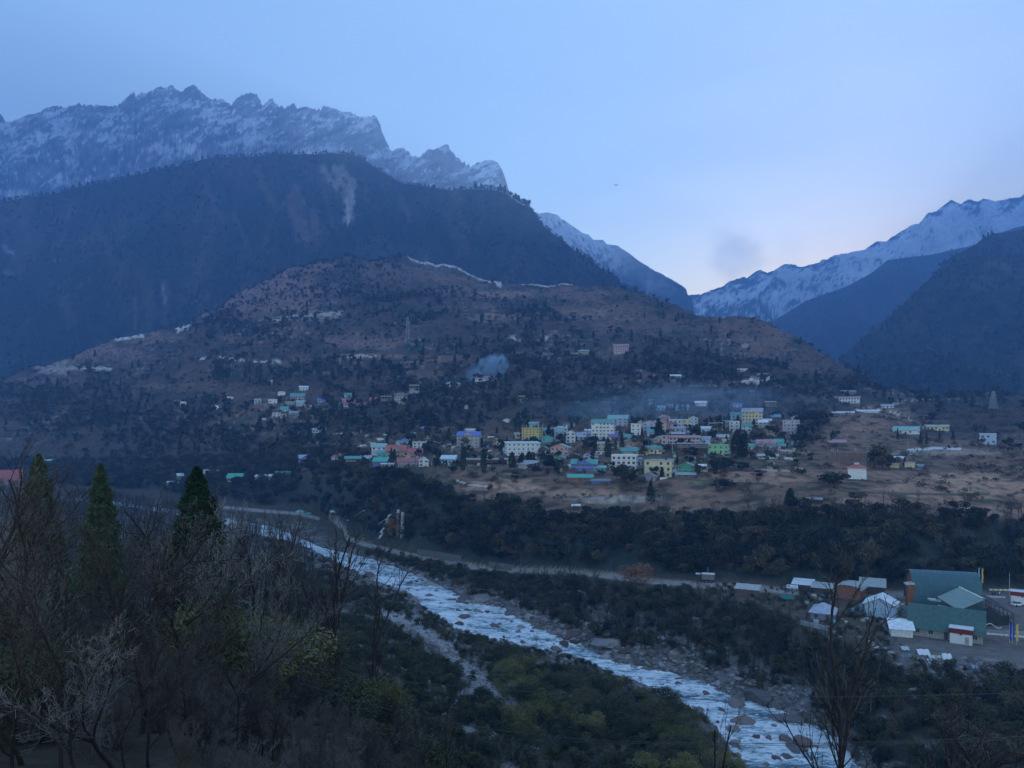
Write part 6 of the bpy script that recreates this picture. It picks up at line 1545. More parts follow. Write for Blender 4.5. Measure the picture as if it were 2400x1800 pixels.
# ------------------------------------------------------------------ woods, bushes and trees
def far_leaf(name, seed, H, Rr, m, cone):
    C = crown_points(seed, 75, cone_shape(H, Rr, .02, .8) if cone else clump_shape(H, Rr, 5, .25, .9, .5))
    return leaf_mesh(name, C, H * .15, m, seed, .4, .7)
FARC = [far_leaf("far_conifer_%d" % i, 200 + i, 14, 3.2, M_CON, True) for i in range(3)]
FARB = [far_leaf("far_leafy_%d" % i, 210 + i, 11, 5.2, M_BROAD, False) for i in range(3)]
FARS = [far_leaf("far_scrub_%d" % i, 220 + i, 3.2, 3.0, M_SCRUB, False) for i in range(3)]
def on_mountain(pack, n, seed, lim=(0.03, 1.0)):
    nm, X, Y, z, tf, bare, t = pack; r = np.random.default_rng(seed)
    i = r.integers(0, X.shape[0] - 2, n * 2); j = r.integers(0, X.shape[1] - 2, n * 2); a = r.uniform(0, 1, n * 2); b = r.uniform(0, 1, n * 2)
    def q(A): return A[i, j] * (1 - a) * (1 - b) + A[i + 1, j] * a * (1 - b) + A[i, j + 1] * (1 - a) * b + A[i + 1, j + 1] * a * b
    keep = (q(bare) < .3 + .3 * r.uniform(0, 1, n * 2)) & (tf[i, j] > lim[0]) & (t[i] < 1.25)
    P_ = np.stack([q(X), q(Y), q(z) - .5], 1)[keep][:n]
    return P_
for pk, n, nm, lb in ((WOODS[0], 11000, "ridge_woods", "dense dark wood covering the ridge behind the village hill"), (WOODS[1], 5500, "slope_woods", "dark wood on the right hand mountain slope"), (WOODS[2], 4500, "distant_woods", "blue hazy wood on the distant slope under the snow")):
    P_ = on_mountain(pk, n, 5); r = np.random.default_rng(6)
    k = fbm(P_[:, 0] / 160, P_[:, 1] / 160, 3, 66)
    scatter(nm, P_, r.uniform(.45, 1.3, len(P_)) * (1 + .35 * k), r.uniform(0, 6.28, len(P_)), FARC[:2] + FARB, lb)
# trees along the crest that stand up against the snow
pk = WOODS[0]; jj = np.where(np.abs(pk[6] - 1.0) < 1e-6)[0][0]; r = np.random.default_rng(8)
cx_ = r.integers(40, pk[1].shape[1] - 1, 900); P_ = np.stack([pk[1][jj, cx_], pk[2][jj, cx_] - 4, pk[3][jj, cx_] - 1.5], 1); P_[:, 0] += r.uniform(-4, 4, 900)
pxx = px_of(P_[:, 0], P_[:, 1]); tall = 1 + .9 * ((pxx > 1070) & (pxx < 1240))
scatter("crest_trees", P_, (r.uniform(.15, 1.0, 900) ** 1.3 * 1.1) * tall, r.uniform(0, 6.28, 900), FARC[:1] + FARB, "ragged line of conifers along the wooded ridge crest")

# hill above the village
DARKP = [(650, 748, 150, 14), (560, 770, 120, 16), (700, 870, 150, 22), (900, 880, 120, 26), (1260, 745, 110, 20), (1200, 850, 190, 60), (1020, 930, 150, 55), (1480, 855, 130, 40), (180, 960, 220, 70), (420, 1010, 260, 70), (1400, 930, 150, 40), (1900, 880, 60, 20), (1450, 745, 90, 18), (1830, 845, 30, 14), (1560, 860, 140, 50), (800, 985, 120, 30), (960, 985, 110, 45), (900, 700, 220, 12), (1000, 745, 60, 14), (520, 880, 30, 30), (2250, 900, 160, 35), (1700, 870, 180, 30), (860, 560, 120, 20), (1850, 930, 120, 20), (640, 1050, 220, 30), (1300, 950, 160, 40), (1900, 1000, 60, 40), (2000, 900, 200, 20)]
def hill_weight(X, Y, px):
    z, s = base_land(px, Y); py = HZ - F * z / Y
    w = np.full(px.shape, .04) + .25 * sstep(.1, .4, fbm(X / 60, Y / 60, 3, 77))
    for (a, b, c, d) in DARKP: w = np.maximum(w, .95 * np.exp(-(((px - a) / c) ** 2 + ((py - b) / d) ** 2) * 1.2))
    for (a, b, c, d, col, st) in PATCH:
        m = ((px - a) / c) ** 2 + ((py - b) / d) ** 2 < 1.1
        w = np.where(m, w * .12, w)
    return w
P_, px, s = sample(7000, (-150, 2450), (13.6, 17.2), hill_weight, 31); r = np.random.default_rng(32)
big = r.uniform(0, 1, len(P_)) < .55
scatter("hillside_trees", P_[big], r.uniform(.35, .95, big.sum()), r.uniform(0, 6.28, big.sum()), FARC[:1] + FARB + [FARB[0], FARB[1]], "dark trees and thickets strewn over the village hill")
P2, px2, s2 = sample(9000, (-150, 2450), (12.2, 17.3), lambda X, Y, px: .25 + .75 * sstep(-.1, .3, fbm(X / 30, Y / 30, 3, 78)), 33)
scatter("hillside_scrub", np.concatenate([P2, P_[~big]]), r.uniform(.35, 1.15, len(P2) + (~big).sum()), r.uniform(0, 6.28, len(P2) + (~big).sum()), FARS, "brown scrub dotted over the open hillside and fields")
P3, px3, s3 = sample(1500, (480, 940), (15.9, 17.15), lambda X, Y, px: np.exp(-((px - 850) / 330) ** 2) * (.3 + .7 * sstep(-.1, .2, fbm(X / 70, Y / 70, 3, 79))), 80)
scatter("crest_thickets", P3, r.uniform(.25, .75, len(P3)), r.uniform(0, 6.28, len(P3)), FARB + FARS + FARC[:1], "dark thickets along the top of the village hill where it meets the wood")
# single conifers seen on the hill
def tree_px(pname, oname, px, py, hpx, label, group=None, wide=1.0, base=12.0):
    p = hit(px, py); k = hpx * p.y / F / base
    return place(pname, oname, p, R.uniform(0, 6.28), (k * wide, k * wide, k), label, group)
tree_px(TWIN, "column_conifer", 1727, 1074, 68, "left trunk of the dark twin cypress standing in front of the village", None, 1.35, 16)
tree_px(TWIN, "column_conifer", 1741, 1075, 60, "right trunk of the dark twin cypress standing in front of the village", None, 1.3, 16)
tree_px(CON[3], "conifer", 512, 902, 56, "big dark conifer alone on the left hillside", None, 1.3)
tree_px(CON[0], "conifer", 1525, 1182, 56, "broad dark conifer at the wood's edge below the cream block", None, 1.1)
tree_px(CON[3], "conifer", 1852, 1210, 66, "spreading dark pine rising at the edge of the right hand fields", None, 1.2)
tree_px(BRD[0], "leafy_tree", 2050, 1098, 52, "left of the three round dark trees by the shrine", None, 1.0, 9)
tree_px(BRD[1], "leafy_tree", 2068, 1100, 58, "middle and tallest of the three round dark trees by the shrine", None, 1.0, 9)
tree_px(BRD[2], "leafy_tree", 2086, 1099, 40, "right and smallest of the three round dark trees by the shrine", None, 1.0, 9)
tree_px(BRD[3], "round_bush", 1955, 1143, 40, "large dark domed bush in the dry fields left of the shrine", None, 1.9, 9)
tree_px(BRD[4], "round_bush", 1700, 1146, 24, "dark domed bush in the fields below the village", None, 2.3, 9)
tree_px(BRD[1], "round_bush", 1784, 1118, 16, "low dark bush in the fields under the pale green farmhouse", None, 2.2, 9)
tree_px(BRD[2], "round_bush", 1878, 1112, 14, "low dark bush beside the two ruined field huts", None, 2.0, 9)
tree_px(MID[4], "bare_tree", 2262, 1210, 62, "gnarled bare tree with forked limbs in the right hand fields", None, 1.5, 10)
tree_px(MID[1], "bare_tree", 2398, 1222, 60, "bare tree at the far right edge of the fields", None, 1.2, 10)
tree_px(BRD[3], "leafy_tree", 1148, 1156, 26, "small dark tree leaning over the stone field tongue", None, .8, 9)
for (x_, y_, h_, w_) in ((1059, 925, 30, 1.0), (1072, 945, 30, .9), (1103, 962, 36, .9), (1147, 960, 30, 1.2), (1109, 905, 26, 1.0), (1060, 960, 24, 1.2), (1000, 900, 22, 1.2), (890, 870, 26, 1.2), (874, 862, 30, 1.3), (840, 862, 28, 1.2), (800, 872, 26, 1.2), (625, 900, 22, 1.3), (610, 895, 26, 1.3), (758, 935, 26, .9), (1480, 790, 24, 1.0), (1590, 745, 22, .8), (1600, 742, 20, .8), (1544, 738, 18, .9), (1555, 742, 22, .9), (1510, 740, 18, .9), (780, 880, 24, 1.2), (310, 860, 22, .8), (325, 858, 24, .8), (142, 895, 18, .8), (158, 894, 16, .8), (236, 896, 18, .7), (283, 900, 22, .7), (420, 860, 20, 1.0), (390, 885, 18, .9), (575, 870, 22, 1.0), (585, 868, 20, 1.0)):
    tree_px(CON[R.randrange(2)], "conifer", x_, y_ + 6, h_, "single dark conifer dotted on the village hill", "single conifers on the village hill", w_)
for (x_, y_, h_, w_) in ((1085, 1098, 54, .8), (1134, 1104, 56, .8), (917, 1078, 32, 1.1), (1458, 1050, 40, 1.0), (1395, 1062, 48, .9), (1425, 1068, 46, 1.1), (1443, 1055, 34, .8), (1505, 1030, 32, 1.0), (1540, 1022, 30, 1.2), (1620, 1030, 26, 1.2), (1790, 962, 26, .9), (1955, 965, 30, .9), (2104, 1030, 30, .8), (2158, 1040, 30, .8), (2172, 1042, 34, .8), (2202, 1030, 24, .9), (2234, 1030, 26, .9), (2120, 1090, 22, 1.0), (1838, 1040, 24, 1.0), (1863, 1046, 20, 1.1), (1240, 1090, 36, 1.6), (1200, 1092, 36, 1.5), (1220, 1094, 32, 1.6)):
    tree_px(CON[R.randrange(3)], "conifer", x_, y_ + 3, h_, "dark conifer standing among the village houses", "conifers among the village houses", w_)
for (x_, y_, h_, w_) in ((1465, 1128, 44, 1.0), (1445, 1122, 34, 1.1), (1480, 1132, 28, 1.1), (1630, 1068, 24, 1.3), (1512, 1048, 24, 1.0), (1680, 1106, 36, 1.3), (1700, 1100, 34, 1.3), (1280, 1096, 34, 1.2), (1300, 1100, 30, 1.3), (1175, 1060, 20, 1.1), (1000, 1060, 26, 1.4), (1018, 1070, 26, 1.2), (660, 1098, 24, 1.2), (1565, 1058, 20, 1.3), (1670, 1030, 24, 1.4), (1690, 1000, 20, 1.3), (1880, 1000, 30, 1.3), (1905, 990, 30, 1.5), (1930, 985, 28, 1.4), (1740, 1100, 20, 1.6), (1250, 1110, 26, 1.3), (1210, 1122, 20, 1.5), (1640, 1108, 24, 1.2), (1720, 1094, 22, 1.2), (1390, 1050, 30, 1.0), (950, 1110, 16, 1.5), (880, 1110, 18, 1.6), (1060, 1106, 18, 1.4)):
    tree_px(BRD[R.randrange(5)], "leafy_tree", x_, y_ + 2, h_, "dark leafy tree standing among the village houses", "leafy trees among the village houses", w_, 9)

# woodpiles, walls and lumber between the houses
def lump(name, dims, m):
    q = MB(); q.box(-dims[0] / 2, dims[0] / 2, -dims[1] / 2, dims[1] / 2, -.5, dims[2]); return q.mesh(name, m)
LUMPS = [lump("low_wall_piece", (5, .5, 1.1), _mats["wall_white"]), lump("yard_wall_piece", (7, .5, 1.2), _mats["wall_concrete"]), lump("woodpile", (3, 1.2, 1.5), _mats["wall_wood"]), lump("tin_sheet", (3, 2.4, 1.8), _mats["roof_tin"]), lump("blue_drum_shed", (1.6, 1.6, 2.0), _mats["roof_cyan"]), lump("brick_stack", (2, 1.5, 1.2), _mats["wall_brick"]), lump("cream_box", (2.6, 2.2, 2.2), _mats["wall_cream"])]
Pv, px, s = sample(420, (780, 1880), (12.9, 14.05), lambda X, Y, px: .3 + .7 * sstep(-.1, .2, fbm(X / 30, Y / 30, 2, 36)), 37); r = np.random.default_rng(38)
scatter("village_clutter", Pv, r.uniform(.5, 1.2, len(Pv)), r.choice([0, .3, -.3, 1.5], len(Pv)), LUMPS, "yard walls, woodpiles and lumber lying between the village houses")
Pv, px, s = sample(520, (760, 1900), (12.95, 14.3), None, 39)
scatter("village_bushes", Pv, r.uniform(.22, .62, len(Pv)), r.uniform(0, 6.28, len(Pv)), FARB + FARS + FARC[:1], "dark bushes and small trees filling the gaps between the village houses")

# the wood on the scarp: the largest 290 as trees of their own, the rest one mass
P_, px, s = sample(1500, (840, 2480), (11.08, 12.04), lambda X, Y, px: (1 - .62 * sstep(2030, 2150, px)) * (.30 + .70 * sstep(-.25, .1, fbm(X / 14, Y / 14, 3, 40))), 41)
order = np.argsort(P_[:, 1]); sel = order[:190]; rest = order[190:]
BJ = [joined("wood_tree_%d" % i, BRD[i]) for i in range(5)]; CJ = [joined("wood_conifer_%d" % i, CON[i]) for i in range(3)]; SJ = [joined("scrub_bush_%d" % i, SHR[i]) for i in range(4)]; BSJ = [joined("bare_scrub_%d" % i, BARESH[i]) for i in range(4)]; NJ = [joined("thicket_%d" % i, NSH[i]) for i in range(3)]; MJ = [joined("slim_bare_%d" % i, MID[i]) for i in range(5)]
SJB = leaf_mesh('scarp_scrub', crown_points(300, 900, clump_shape(5, 4, 10, .15, .6, .3)), .4, M_SCRUB, 300, .4, .6)
for i in sel:
    k = R.uniform(.28, 1.0); place(BRD[R.randrange(5)], "leafy_tree", P_[i], R.uniform(0, 6.28), (k, k, k * R.uniform(.8, 1.5)), "dark leafy tree in the wood on the scarp between fields and road", "leafy trees in the wood on the scarp")
r = np.random.default_rng(42)
scatter("scarp_wood", P_[rest], r.uniform(.3, 1.0, len(rest)), r.uniform(0, 6.28, len(rest)), BJ[:3] + MJ[:3] + [SJB], "dense dark wood on the steep scarp below the fields")
Pf, px, s = sample(260, (850, 2480), (11.1, 12.1), None, 43)
for p in Pf[:150]:
    k = R.uniform(.7, 1.1); place(MID[R.randrange(5)], "bare_tree", p, R.uniform(0, 6.28), k, "pale bare tree in the dark wood on the scarp", "bare trees in the wood on the scarp")
tree_px(RUSTY, "rusty_tree", 1490, 1366, 44, "rust coloured bushy tree beside the valley road", None, 1.25, 8)
tree_px(RUSTY, "rusty_tree", 922, 1254, 40, "rusty brown shrub beside the old bridge towers", None, .6, 8)
tree_px(MID[0], "bare_tree", 1335, 1340, 92, "pale bare tree standing highest beside the road in the wood", None, 1.1, 10)
tree_px(MID[2], "bare_tree", 1220, 1340, 70, "bare tree with light yellow twigs beside the road", None, 1.1, 10)
# left scarp and bank
P_, px, s = sample(2600, (-150, 860), (10.9, 13.6), lambda X, Y, px: .15 + .85 * (1 - sstep(600, 860, px) * .0) * np.ones(px.shape), 44)
scatter("riverside_wood", P_, r.uniform(.45, .9, len(P_)), r.uniform(0, 6.28, len(P_)), BJ + MJ[:2], "blue dark wood on the far bank behind the bare trees")
# trees between road and river
P_, px, s = sample(330, (880, 2050), (9.15, 9.98), lambda X, Y, px: .25 + .75 * sstep(1080, 1250, px), 45)
r = np.random.default_rng(46); nn = 0
for p, x_ in zip(P_, px):
    if nn >= 200: break
    if 1560 < x_ < 1700 and R.random() < .3: continue
    k = R.uniform(.55, 1.05); nn += 1
    if R.random() < .8: place(MID[R.randrange(5)], "slim_tree", p, R.uniform(0, 6.28), k, "slim bare tree with a brushy crown on the bank between road and river", "slim bare trees between road and river")
    else: place(BRD[R.randrange(5)], "leafy_tree", p, R.uniform(0, 6.28), k * .6, "small dark leafy tree on the bank between road and river", "leafy trees between road and river")
P_, px, s = sample(1500, (860, 2480), (9.2, 10.02), lambda X, Y, px: .2 + .8 * sstep(-.2, .25, fbm(X / 12, Y / 12, 3, 47)), 48)
scatter("bank_scrub", P_, r.uniform(.5, 1.3, len(P_)), r.uniform(0, 6.28, len(P_)), SJ + BSJ[:2], "brown and olive scrub on the bank between road and river")
# scrub of the terrace slope on the right and shrubs around the sheds
P_, px, s = sample(420, (1650, 2100), (10.0, 10.9), lambda X, Y, px: .1 + .5 * sstep(0, .3, fbm(X / 12, Y / 12, 3, 49)), 50)
P_ = P_[:260]
scatter("yard_scrub", P_, r.uniform(.3, .7, len(P_)), r.uniform(0, 6.28, len(P_)), SJ + BSJ, "weeds and low scrub round the terrace sheds")
# left bank: bushes
P_, px, s = sample(3400, (620, 1900), (3.7, 5.93), lambda X, Y, px: (.12 + .88 * sstep(-.12, .22, fbm(X / 16, Y / 16, 4, 51))) * np.where(dist_poly(px, HZ + F * 66 / Y, [(900, 1440), (1010, 1480), (1060, 1530), (1120, 1590), (1200, 1640)]) < 22, .05, 1), 52)
order = np.argsort(P_[:, 1]); sel = order[:290]; rest = order[290:]
for i in sel:
    k = R.uniform(.7, 1.4); q = R.random()
    if q < .62: place(SHR[R.randrange(4)], "olive_shrub", P_[i], R.uniform(0, 6.28), k, "olive brown shrub on the near bank of the river", "olive shrubs on the near river bank")
    else: place(BARESH[R.randrange(4)], "bare_shrub", P_[i], R.uniform(0, 6.28), k, "leafless twiggy shrub on the near bank of the river", "leafless shrubs on the near river bank")
scatter("bank_bushes", P_[rest], r.uniform(.5, 1.1, len(rest)) * np.where(s[rest] > 5.4, .6, 1), r.uniform(0, 6.28, len(rest)), SJ + BSJ[:1], "olive brown bushes covering the near river bank")
# low olive trees between the gravel and the river
P_, px, s = sample(90, (1180, 1720), (3.9, 5.35), None, 53)
for p in P_[:64]:
    k = R.uniform(.75, 1.25); place(NSH[R.randrange(3)], "olive_tree", p, R.uniform(0, 6.28), k, "low spreading olive green tree on the near river bank", "low olive trees on the near river bank")
tree_px(MID[2], "bare_tree", 1165, 1490, 36, "small yellowish tree leaning over the white water", None, 1.3, 10)
tree_px(MID[4], "bare_tree", 1257, 1518, 36, "small dark twisted tree at the water's edge", None, 1.3, 10)

# bare wood on the flats behind the left thicket
P_, px, s = sample(1900, (-420, 730), (3.6, 6.0), lambda X, Y, px: (.3 + .7 * sstep(-.2, .2, fbm(X / 25, Y / 25, 3, 57))) * (1 - .6 * sstep(600, 730, px)), 58)
Pn, px, s = sample(330, (-300, 620), (5.4, 5.98), None, 57); P_ = np.concatenate([P_, Pn])
r = np.random.default_rng(59)
scatter("bare_riverside_wood", P_, r.uniform(.9, 1.7, len(P_)), r.uniform(0, 6.28, len(P_)), MJ, "mass of bare trees on the flats between the left thicket and the river")
# ------------------------------------------------------------------ boulders
def boulder_at(p, size, brown, label, group=None, sink=.25):
    o = link(bpy.data.objects.new("boulder", (STR if brown else STN)[R.randrange(3 if brown else 5)])); o.location = (p[0], p[1], p[2] - size * sink * .7)
    o.scale = (size * R.uniform(.8, 1.3), size * R.uniform(.8, 1.2), size * R.uniform(.75, 1.15)); o.rotation_euler = (R.uniform(-.2, .2), R.uniform(-.2, .2), R.uniform(0, 6.28)); tag(o, label, "boulder", group); return o
def water_z(px, Y):
    i = int(np.clip((px + 900) / 5, 0, len(_FX) - 2)); a, b = _FY[R1][i], _FY[R2][i]; t = min(max((Y - a) / (b - a), 0), 1); return _FZ[R1][i] * (1 - t) + _FZ[R2][i] * t - .25
# in the white water: (pixel column, row, width in pixels, brown?)
Py, px, s = sample(110, (1880, 2130), (10.05, 10.95), None, 91)
scatter("yard_clutter", Py, r.uniform(.25, .6, len(Py)), r.uniform(0, 6.28, len(Py)), LUMPS[2:5] + LUMPS[5:] + STS, "stacked planks, stones and odds and ends round the terrace sheds")
Py, px, s = sample(420, (2150, 2330), (9.9, 10.12), None, 92)
scatter("yard_edge_stones", Py, np.exp(r.normal(-.9, .45, len(Py))), r.uniform(0, 6.28, len(Py)), STS, "broken stones along the front edge of the yard")
for (x_, y_, w_, br, lb) in ((1510, 1568, 22, 0, "dark angular boulder in mid stream where the river bends"), (1588, 1592, 20, 0, "grey boulder near the far bank below the bend"), (1730, 1652, 44, 1, "large brown boulder splitting the river"), (1745, 1690, 40, 1, "long low red brown rock in mid stream"), (1640, 1668, 34, 0, "grey boulder pair on the near edge of the river"), (1828, 1685, 60, 0, "massive dark grey boulder on the right side of the river"), (1850, 1660, 30, 0, "pale boulder just above the massive dark one"), (1720, 1715, 34, 0, "pale boulder on the near shore by the brown rock"), (1800, 1730, 20, 1, "small red brown rock standing in the river"), (1840, 1735, 34, 1, "brown boulder in the lower river"), (1885, 1742, 54, 1, "flat topped brown boulder in the lower river"), (1860, 1758, 38, 0, "dark wedge boulder in the lower river"), (1720, 1745, 38, 0, "rounded boulder on the near shore of the lower river"), (2030, 1775, 40, 0, "dark flat rock at the bottom right of the river"), (1725, 1795, 46, 0, "dark boulder at the bottom edge beside the river"), (1845, 1775, 22, 0, "small dark rock low in the river"), (1495, 1612, 34, 1, "round dark brown boulder half hidden by the near bushes"), (1300, 1525, 26, 1, "pale brown boulder cluster in the shallows"), (1320, 1513, 26, 1, "brown boulder with white water around it"), (1347, 1508, 24, 1, "squat brown boulder at the far side of the channel"), (1220, 1470, 20, 0, "round dark boulder alone in the stream"), (1215, 1482, 20, 0, "dark boulder just below the round one"), (1160, 1470, 22, 1, "brown rock on the left of the channel"), (1128, 1437, 14, 0, "small rock in the pale rapids"), (1087, 1447, 22, 1, "brown boulder in the upper rapids"), (1075, 1432, 18, 1, "brown boulder above the other in the upper rapids"), (1093, 1411, 22, 0, "grey boulder by the far shore rapids"), (1003, 1397, 18, 0, "round grey boulder in mid stream"), (1003, 1368, 14, 0, "flat rock in the upper river"), (960, 1368, 22, 0, "grey boulder at the head of the long rapid"), (862, 1352, 30, 1, "slanting pale boulder in the upper river"), (828, 1342, 22, 1, "brown boulder left of the slanting pale one"), (852, 1322, 18, 0, "dark boulder in the narrow upper river"), (875, 1332, 20, 0, "dark boulder right in the narrow upper river"), (1010, 1372, 30, 0, "cluster boulder on the left edge of the long rapid"), (1078, 1463, 20, 1, "red brown rock at the lower rapids edge"), (1187, 1515, 18, 0, "dark rock at the near shore tree"), (1450, 1594, 16, 0, "rock at the inside of the bend"), (1555, 1620, 24, 1, "submerged reddish rock seen through the foam")):
    z_ = -75.0
    for _ in range(6):
        Y_ = z_ * F / (HZ - y_); z_ = water_z(x_, Y_)
    X_ = (x_ - CX) / F * Y_; boulder_at((X_, Y_, z_), w_ * Y_ / F * .5, br, lb, None, .1)
Pw, px, s = sample(90, (760, 2060), (6.25, 8.8), None, 67)
for p, x_ in zip(Pw, px):
    z_ = water_z(x_, p[1]); boulder_at((p[0], p[1], z_), R.uniform(.35, 1.25), R.random() < .5, "small rock breaking the foam of the river", "small rocks standing in the river", .15)
r = np.random.default_rng(60)
# along the banks
P_, px, s = sample(1900, (860, 2080), (8.55, 9.36), None, 61); sz = np.exp(r.normal(-.45, .5, len(P_)))
P2, px2, s2 = sample(900, (700, 1760), (5.75, 6.15), None, 62); sz2 = np.exp(r.normal(-.75, .5, len(P2)))
PA = np.concatenate([P_, P2]); SZ = np.clip(np.concatenate([sz, sz2]), .12, 2.3); SZ = SZ * np.where(PA[:, 1] < 235, .62, 1); show = SZ / PA[:, 1]
order = np.argsort(-show)
for i in order[:250]: boulder_at(PA[i], SZ[i], R.random() < .25, "grey boulder lying along the river bank", "boulders along the river banks", .35)
rest = order[250:]
scatter("bank_stones", PA[rest], SZ[rest], r.uniform(0, 6.28, len(rest)), STS, "heaps of grey stones along both river banks")
P_, px, s = sample(2600, (640, 2350), (4.3, 9.9), lambda X, Y, px: .15 + .85 * sstep(0, .3, fbm(X / 14, Y / 14, 3, 63)), 64)
s_ok = (s < 5.9) | (s > 9.1); P_ = P_[s_ok]; 
scatter("scattered_stones", P_, np.exp(r.normal(-1.1, .5, len(P_))), r.uniform(0, 6.28, len(P_)), STS, "loose stones scattered on the river flats")
P_, px, s = sample(1500, (1000, 1260), (3.9, 5.6), None, 65)
scatter("gravel_stones", P_, np.exp(r.normal(-1.5, .5, len(P_))), r.uniform(0, 6.28, len(P_)), STS, "pale stones of the dry side channel")
P_, px, s = sample(420, (1980, 2480), (9.75, 10.05), None, 66)
scatter("slope_rubble", P_, np.exp(r.normal(-.8, .4, len(P_))), r.uniform(0, 6.28, len(P_)), STS, "rubble tipped over the edge of the terrace")
for (x_, y_, w_, lb) in ((1365, 1398, 40, "pale flat topped boulder in the wood above the river"), (1335, 1425, 34, "rounded grey boulder below the flat topped one"), (1090, 1405, 60, "huge grey boulder on the far bank of the river"), (1135, 1405, 44, "leaning slab boulder beside the huge grey one"), (1070, 1400, 34, "pale triangular boulder by the far shore"), (1200, 1440, 52, "huge dark boulder at the far shore above the rapids"), (1425, 1505, 60, "big dark round boulder at the foot of the wood"), (1780, 1630, 60, "big grey boulder on the far stony bank"), (895, 1475, 34, "rounded boulder half buried in the near flats"), (1085, 1520, 16, "white boulder in the near gravel"), (885, 1600, 34, "grey boulder behind the second tall bare tree"), (1165, 1735, 14, "bright white stone in the near gravel"), (952, 1480, 14, "small white stone in the near flats"), (852, 1264, 18, "pale boulder at the bend of the road"), (870, 1270, 12, "smaller pale boulder at the bend of the road"), (735, 1560, 20, "pale stone on the near slope")):
    p = hit(x_, y_); boulder_at(p, w_ * p.y / F * .5, False, lb, None, .15)

# ------------------------------------------------------------------ near trees
def tree_top(pname, oname, px, Y, top, H0, label, group=None, rz=None, wide=1.0):
    X = (px - CX) / F * Y; g = ground_z(X, Y); h = Y * (HZ - top) / F - g; k = h / H0
    return place(pname, oname, (X, Y, g), R.uniform(0, 6.28) if rz is None else rz, (k * wide, k * wide, k), label, group)
tree_top(BIGCON[0], "cypress", 461, 78, 1096, 13, "tall dark green cypress rising among the bare trees", None, 0, 1.2)
tree_top(BIGCON[1], "cypress", 90, 72, 1066, 13, "dark cypress at the left, tangled in bare branches", None, 1, .95)
tree_top(BIGCON[0], "cypress", 236, 92, 1088, 13, "dull olive cypress between the other two, behind bare branches", None, 2, .85)
tree_top(TALL[0], "tall_bare_tree", 797, 97, 1185, 24, "left of the two tall dark bare trees standing before the river", None, .6, .95)
tree_top(TALL[1], "tall_bare_tree", 868, 100, 1285, 24, "right of the two tall dark bare trees, forked low", None, 2.0, 1.0)
tree_top(TALL[1], "tall_bare_tree", 1985, 43, 1330, 24, "large bare tree with long curving limbs in front of the terrace at right", None, 1.9, .8)
tree_top(FG[1], "bare_tree", 2160, 45, 1540, 14, "wide spreading bare tree at the bottom right", None, 1.2, 1.25)
tree_top(FG[3], "bare_tree", 2330, 47, 1590, 15, "bare tree at the bottom right corner", None, .2, 1.0)
tree_top(MID[0], "bare_sapling", 1700, 36, 1660, 10, "thin bare sapling standing over the river at the bottom", None, .2, .6)
tree_top(MID[2], "bare_sapling", 1655, 44, 1640, 10, "thin dark sapling left of the other above the river", None, .2, .5)
tree_top(MID[1], "bare_sapling", 1050, 62, 1600, 10, "slender bare sapling with a pale trunk at the bottom middle", None, .2, .55)
tree_top(MID[3], "bare_sapling", 985, 66, 1640, 10, "leaning bare sapling at the bottom middle", None, .2, .55)
tree_top(FG[2], "bare_tree", 1085, 50, 1690, 13, "small pale bare tree at the bottom middle", None, .2, .8)
LT = [(30, 34, 1055, 0), (228, 36, 1110, 1), (120, 46, 1078, 3), (325, 33, 1190, 0), (150, 40, 1120, 2), (395, 50, 1170, 1), (350, 60, 1120, 2), (480, 58, 1300, 0), (560, 72, 1165, 1), (608, 84, 1170, 3), (640, 96, 1190, 0), (560, 95, 1150, 2), (520, 44, 1290, 2), (-10, 62, 1060, 1), (-60, 40, 1040, 0), (180, 66, 1110, 2), (285, 78, 1150, 0), (430, 36, 1400, 3), (600, 48, 1420, 2), (690, 56, 1500, 1), (745, 60, 1560, 0), (60, 26, 1230, 1), (270, 27, 1330, 2), (480, 30, 1560, 1), (640, 34, 1640, 0), (820, 52, 1650, 2), (900, 58, 1640, 1), (380, 82, 1140, 3), (90, 85, 1090, 1), (150, 25, 1300, 3), (350, 27, 1420, 0), (420, 28, 1480, 1), (560, 33, 1500, 3), (200, 24, 1450, 1), (30, 24, 1400, 0), (700, 42, 1580, 1), (610, 38, 1560, 0), (300, 24, 1560, 3), (780, 46, 1640, 3), (500, 40, 1380, 1), (100, 30, 1250, 0)]
for i, (x_, Y_, tp, k) in enumerate(LT):
    own = {0: "tallest bare tree at the left edge, reaching above the left cypress", 1: "big bare tree whose limbs cross the middle cypress", 2: "straight bare tree between the left and middle cypresses", 3: "bare tree left of the tall cypress, forked near the ground", 5: "bare tree just left of the tall dark cypress", 7: "bare tree directly before the tall dark cypress", 8: "bare tree right of the tall dark cypress", 9: "bare tree at the right end of the left thicket", 10: "outermost bare tree on the right of the left thicket", 20: "low bare tree on the slope under the two tall dark trees", 21: "nearest bare tree at the left, cut by the picture's edge", 25: "bare tree low on the slope below the two tall dark trees"}.get(i)
    tree_top(FG[k], "bare_tree", x_, Y_, tp, (15, 14, 13, 15)[k], own or "tangled bare tree in the thicket at the left front", None if own else "bare trees crowding the left foreground", None, 1.0)
for (x_, Y_, tp) in ((530, 105, 1180), (585, 118, 1190), (675, 128, 1205), (700, 132, 1200), (718, 126, 1215), (745, 140, 1230), (640, 140, 1195), (610, 150, 1200), (760, 120, 1320)):
    tree_top(TALL[R.randrange(2)], "tall_bare_tree", x_, Y_, tp, 24, "slender dark bare tree in the row left of the two tall ones", "slender bare trees in the row before the river", None, .5)
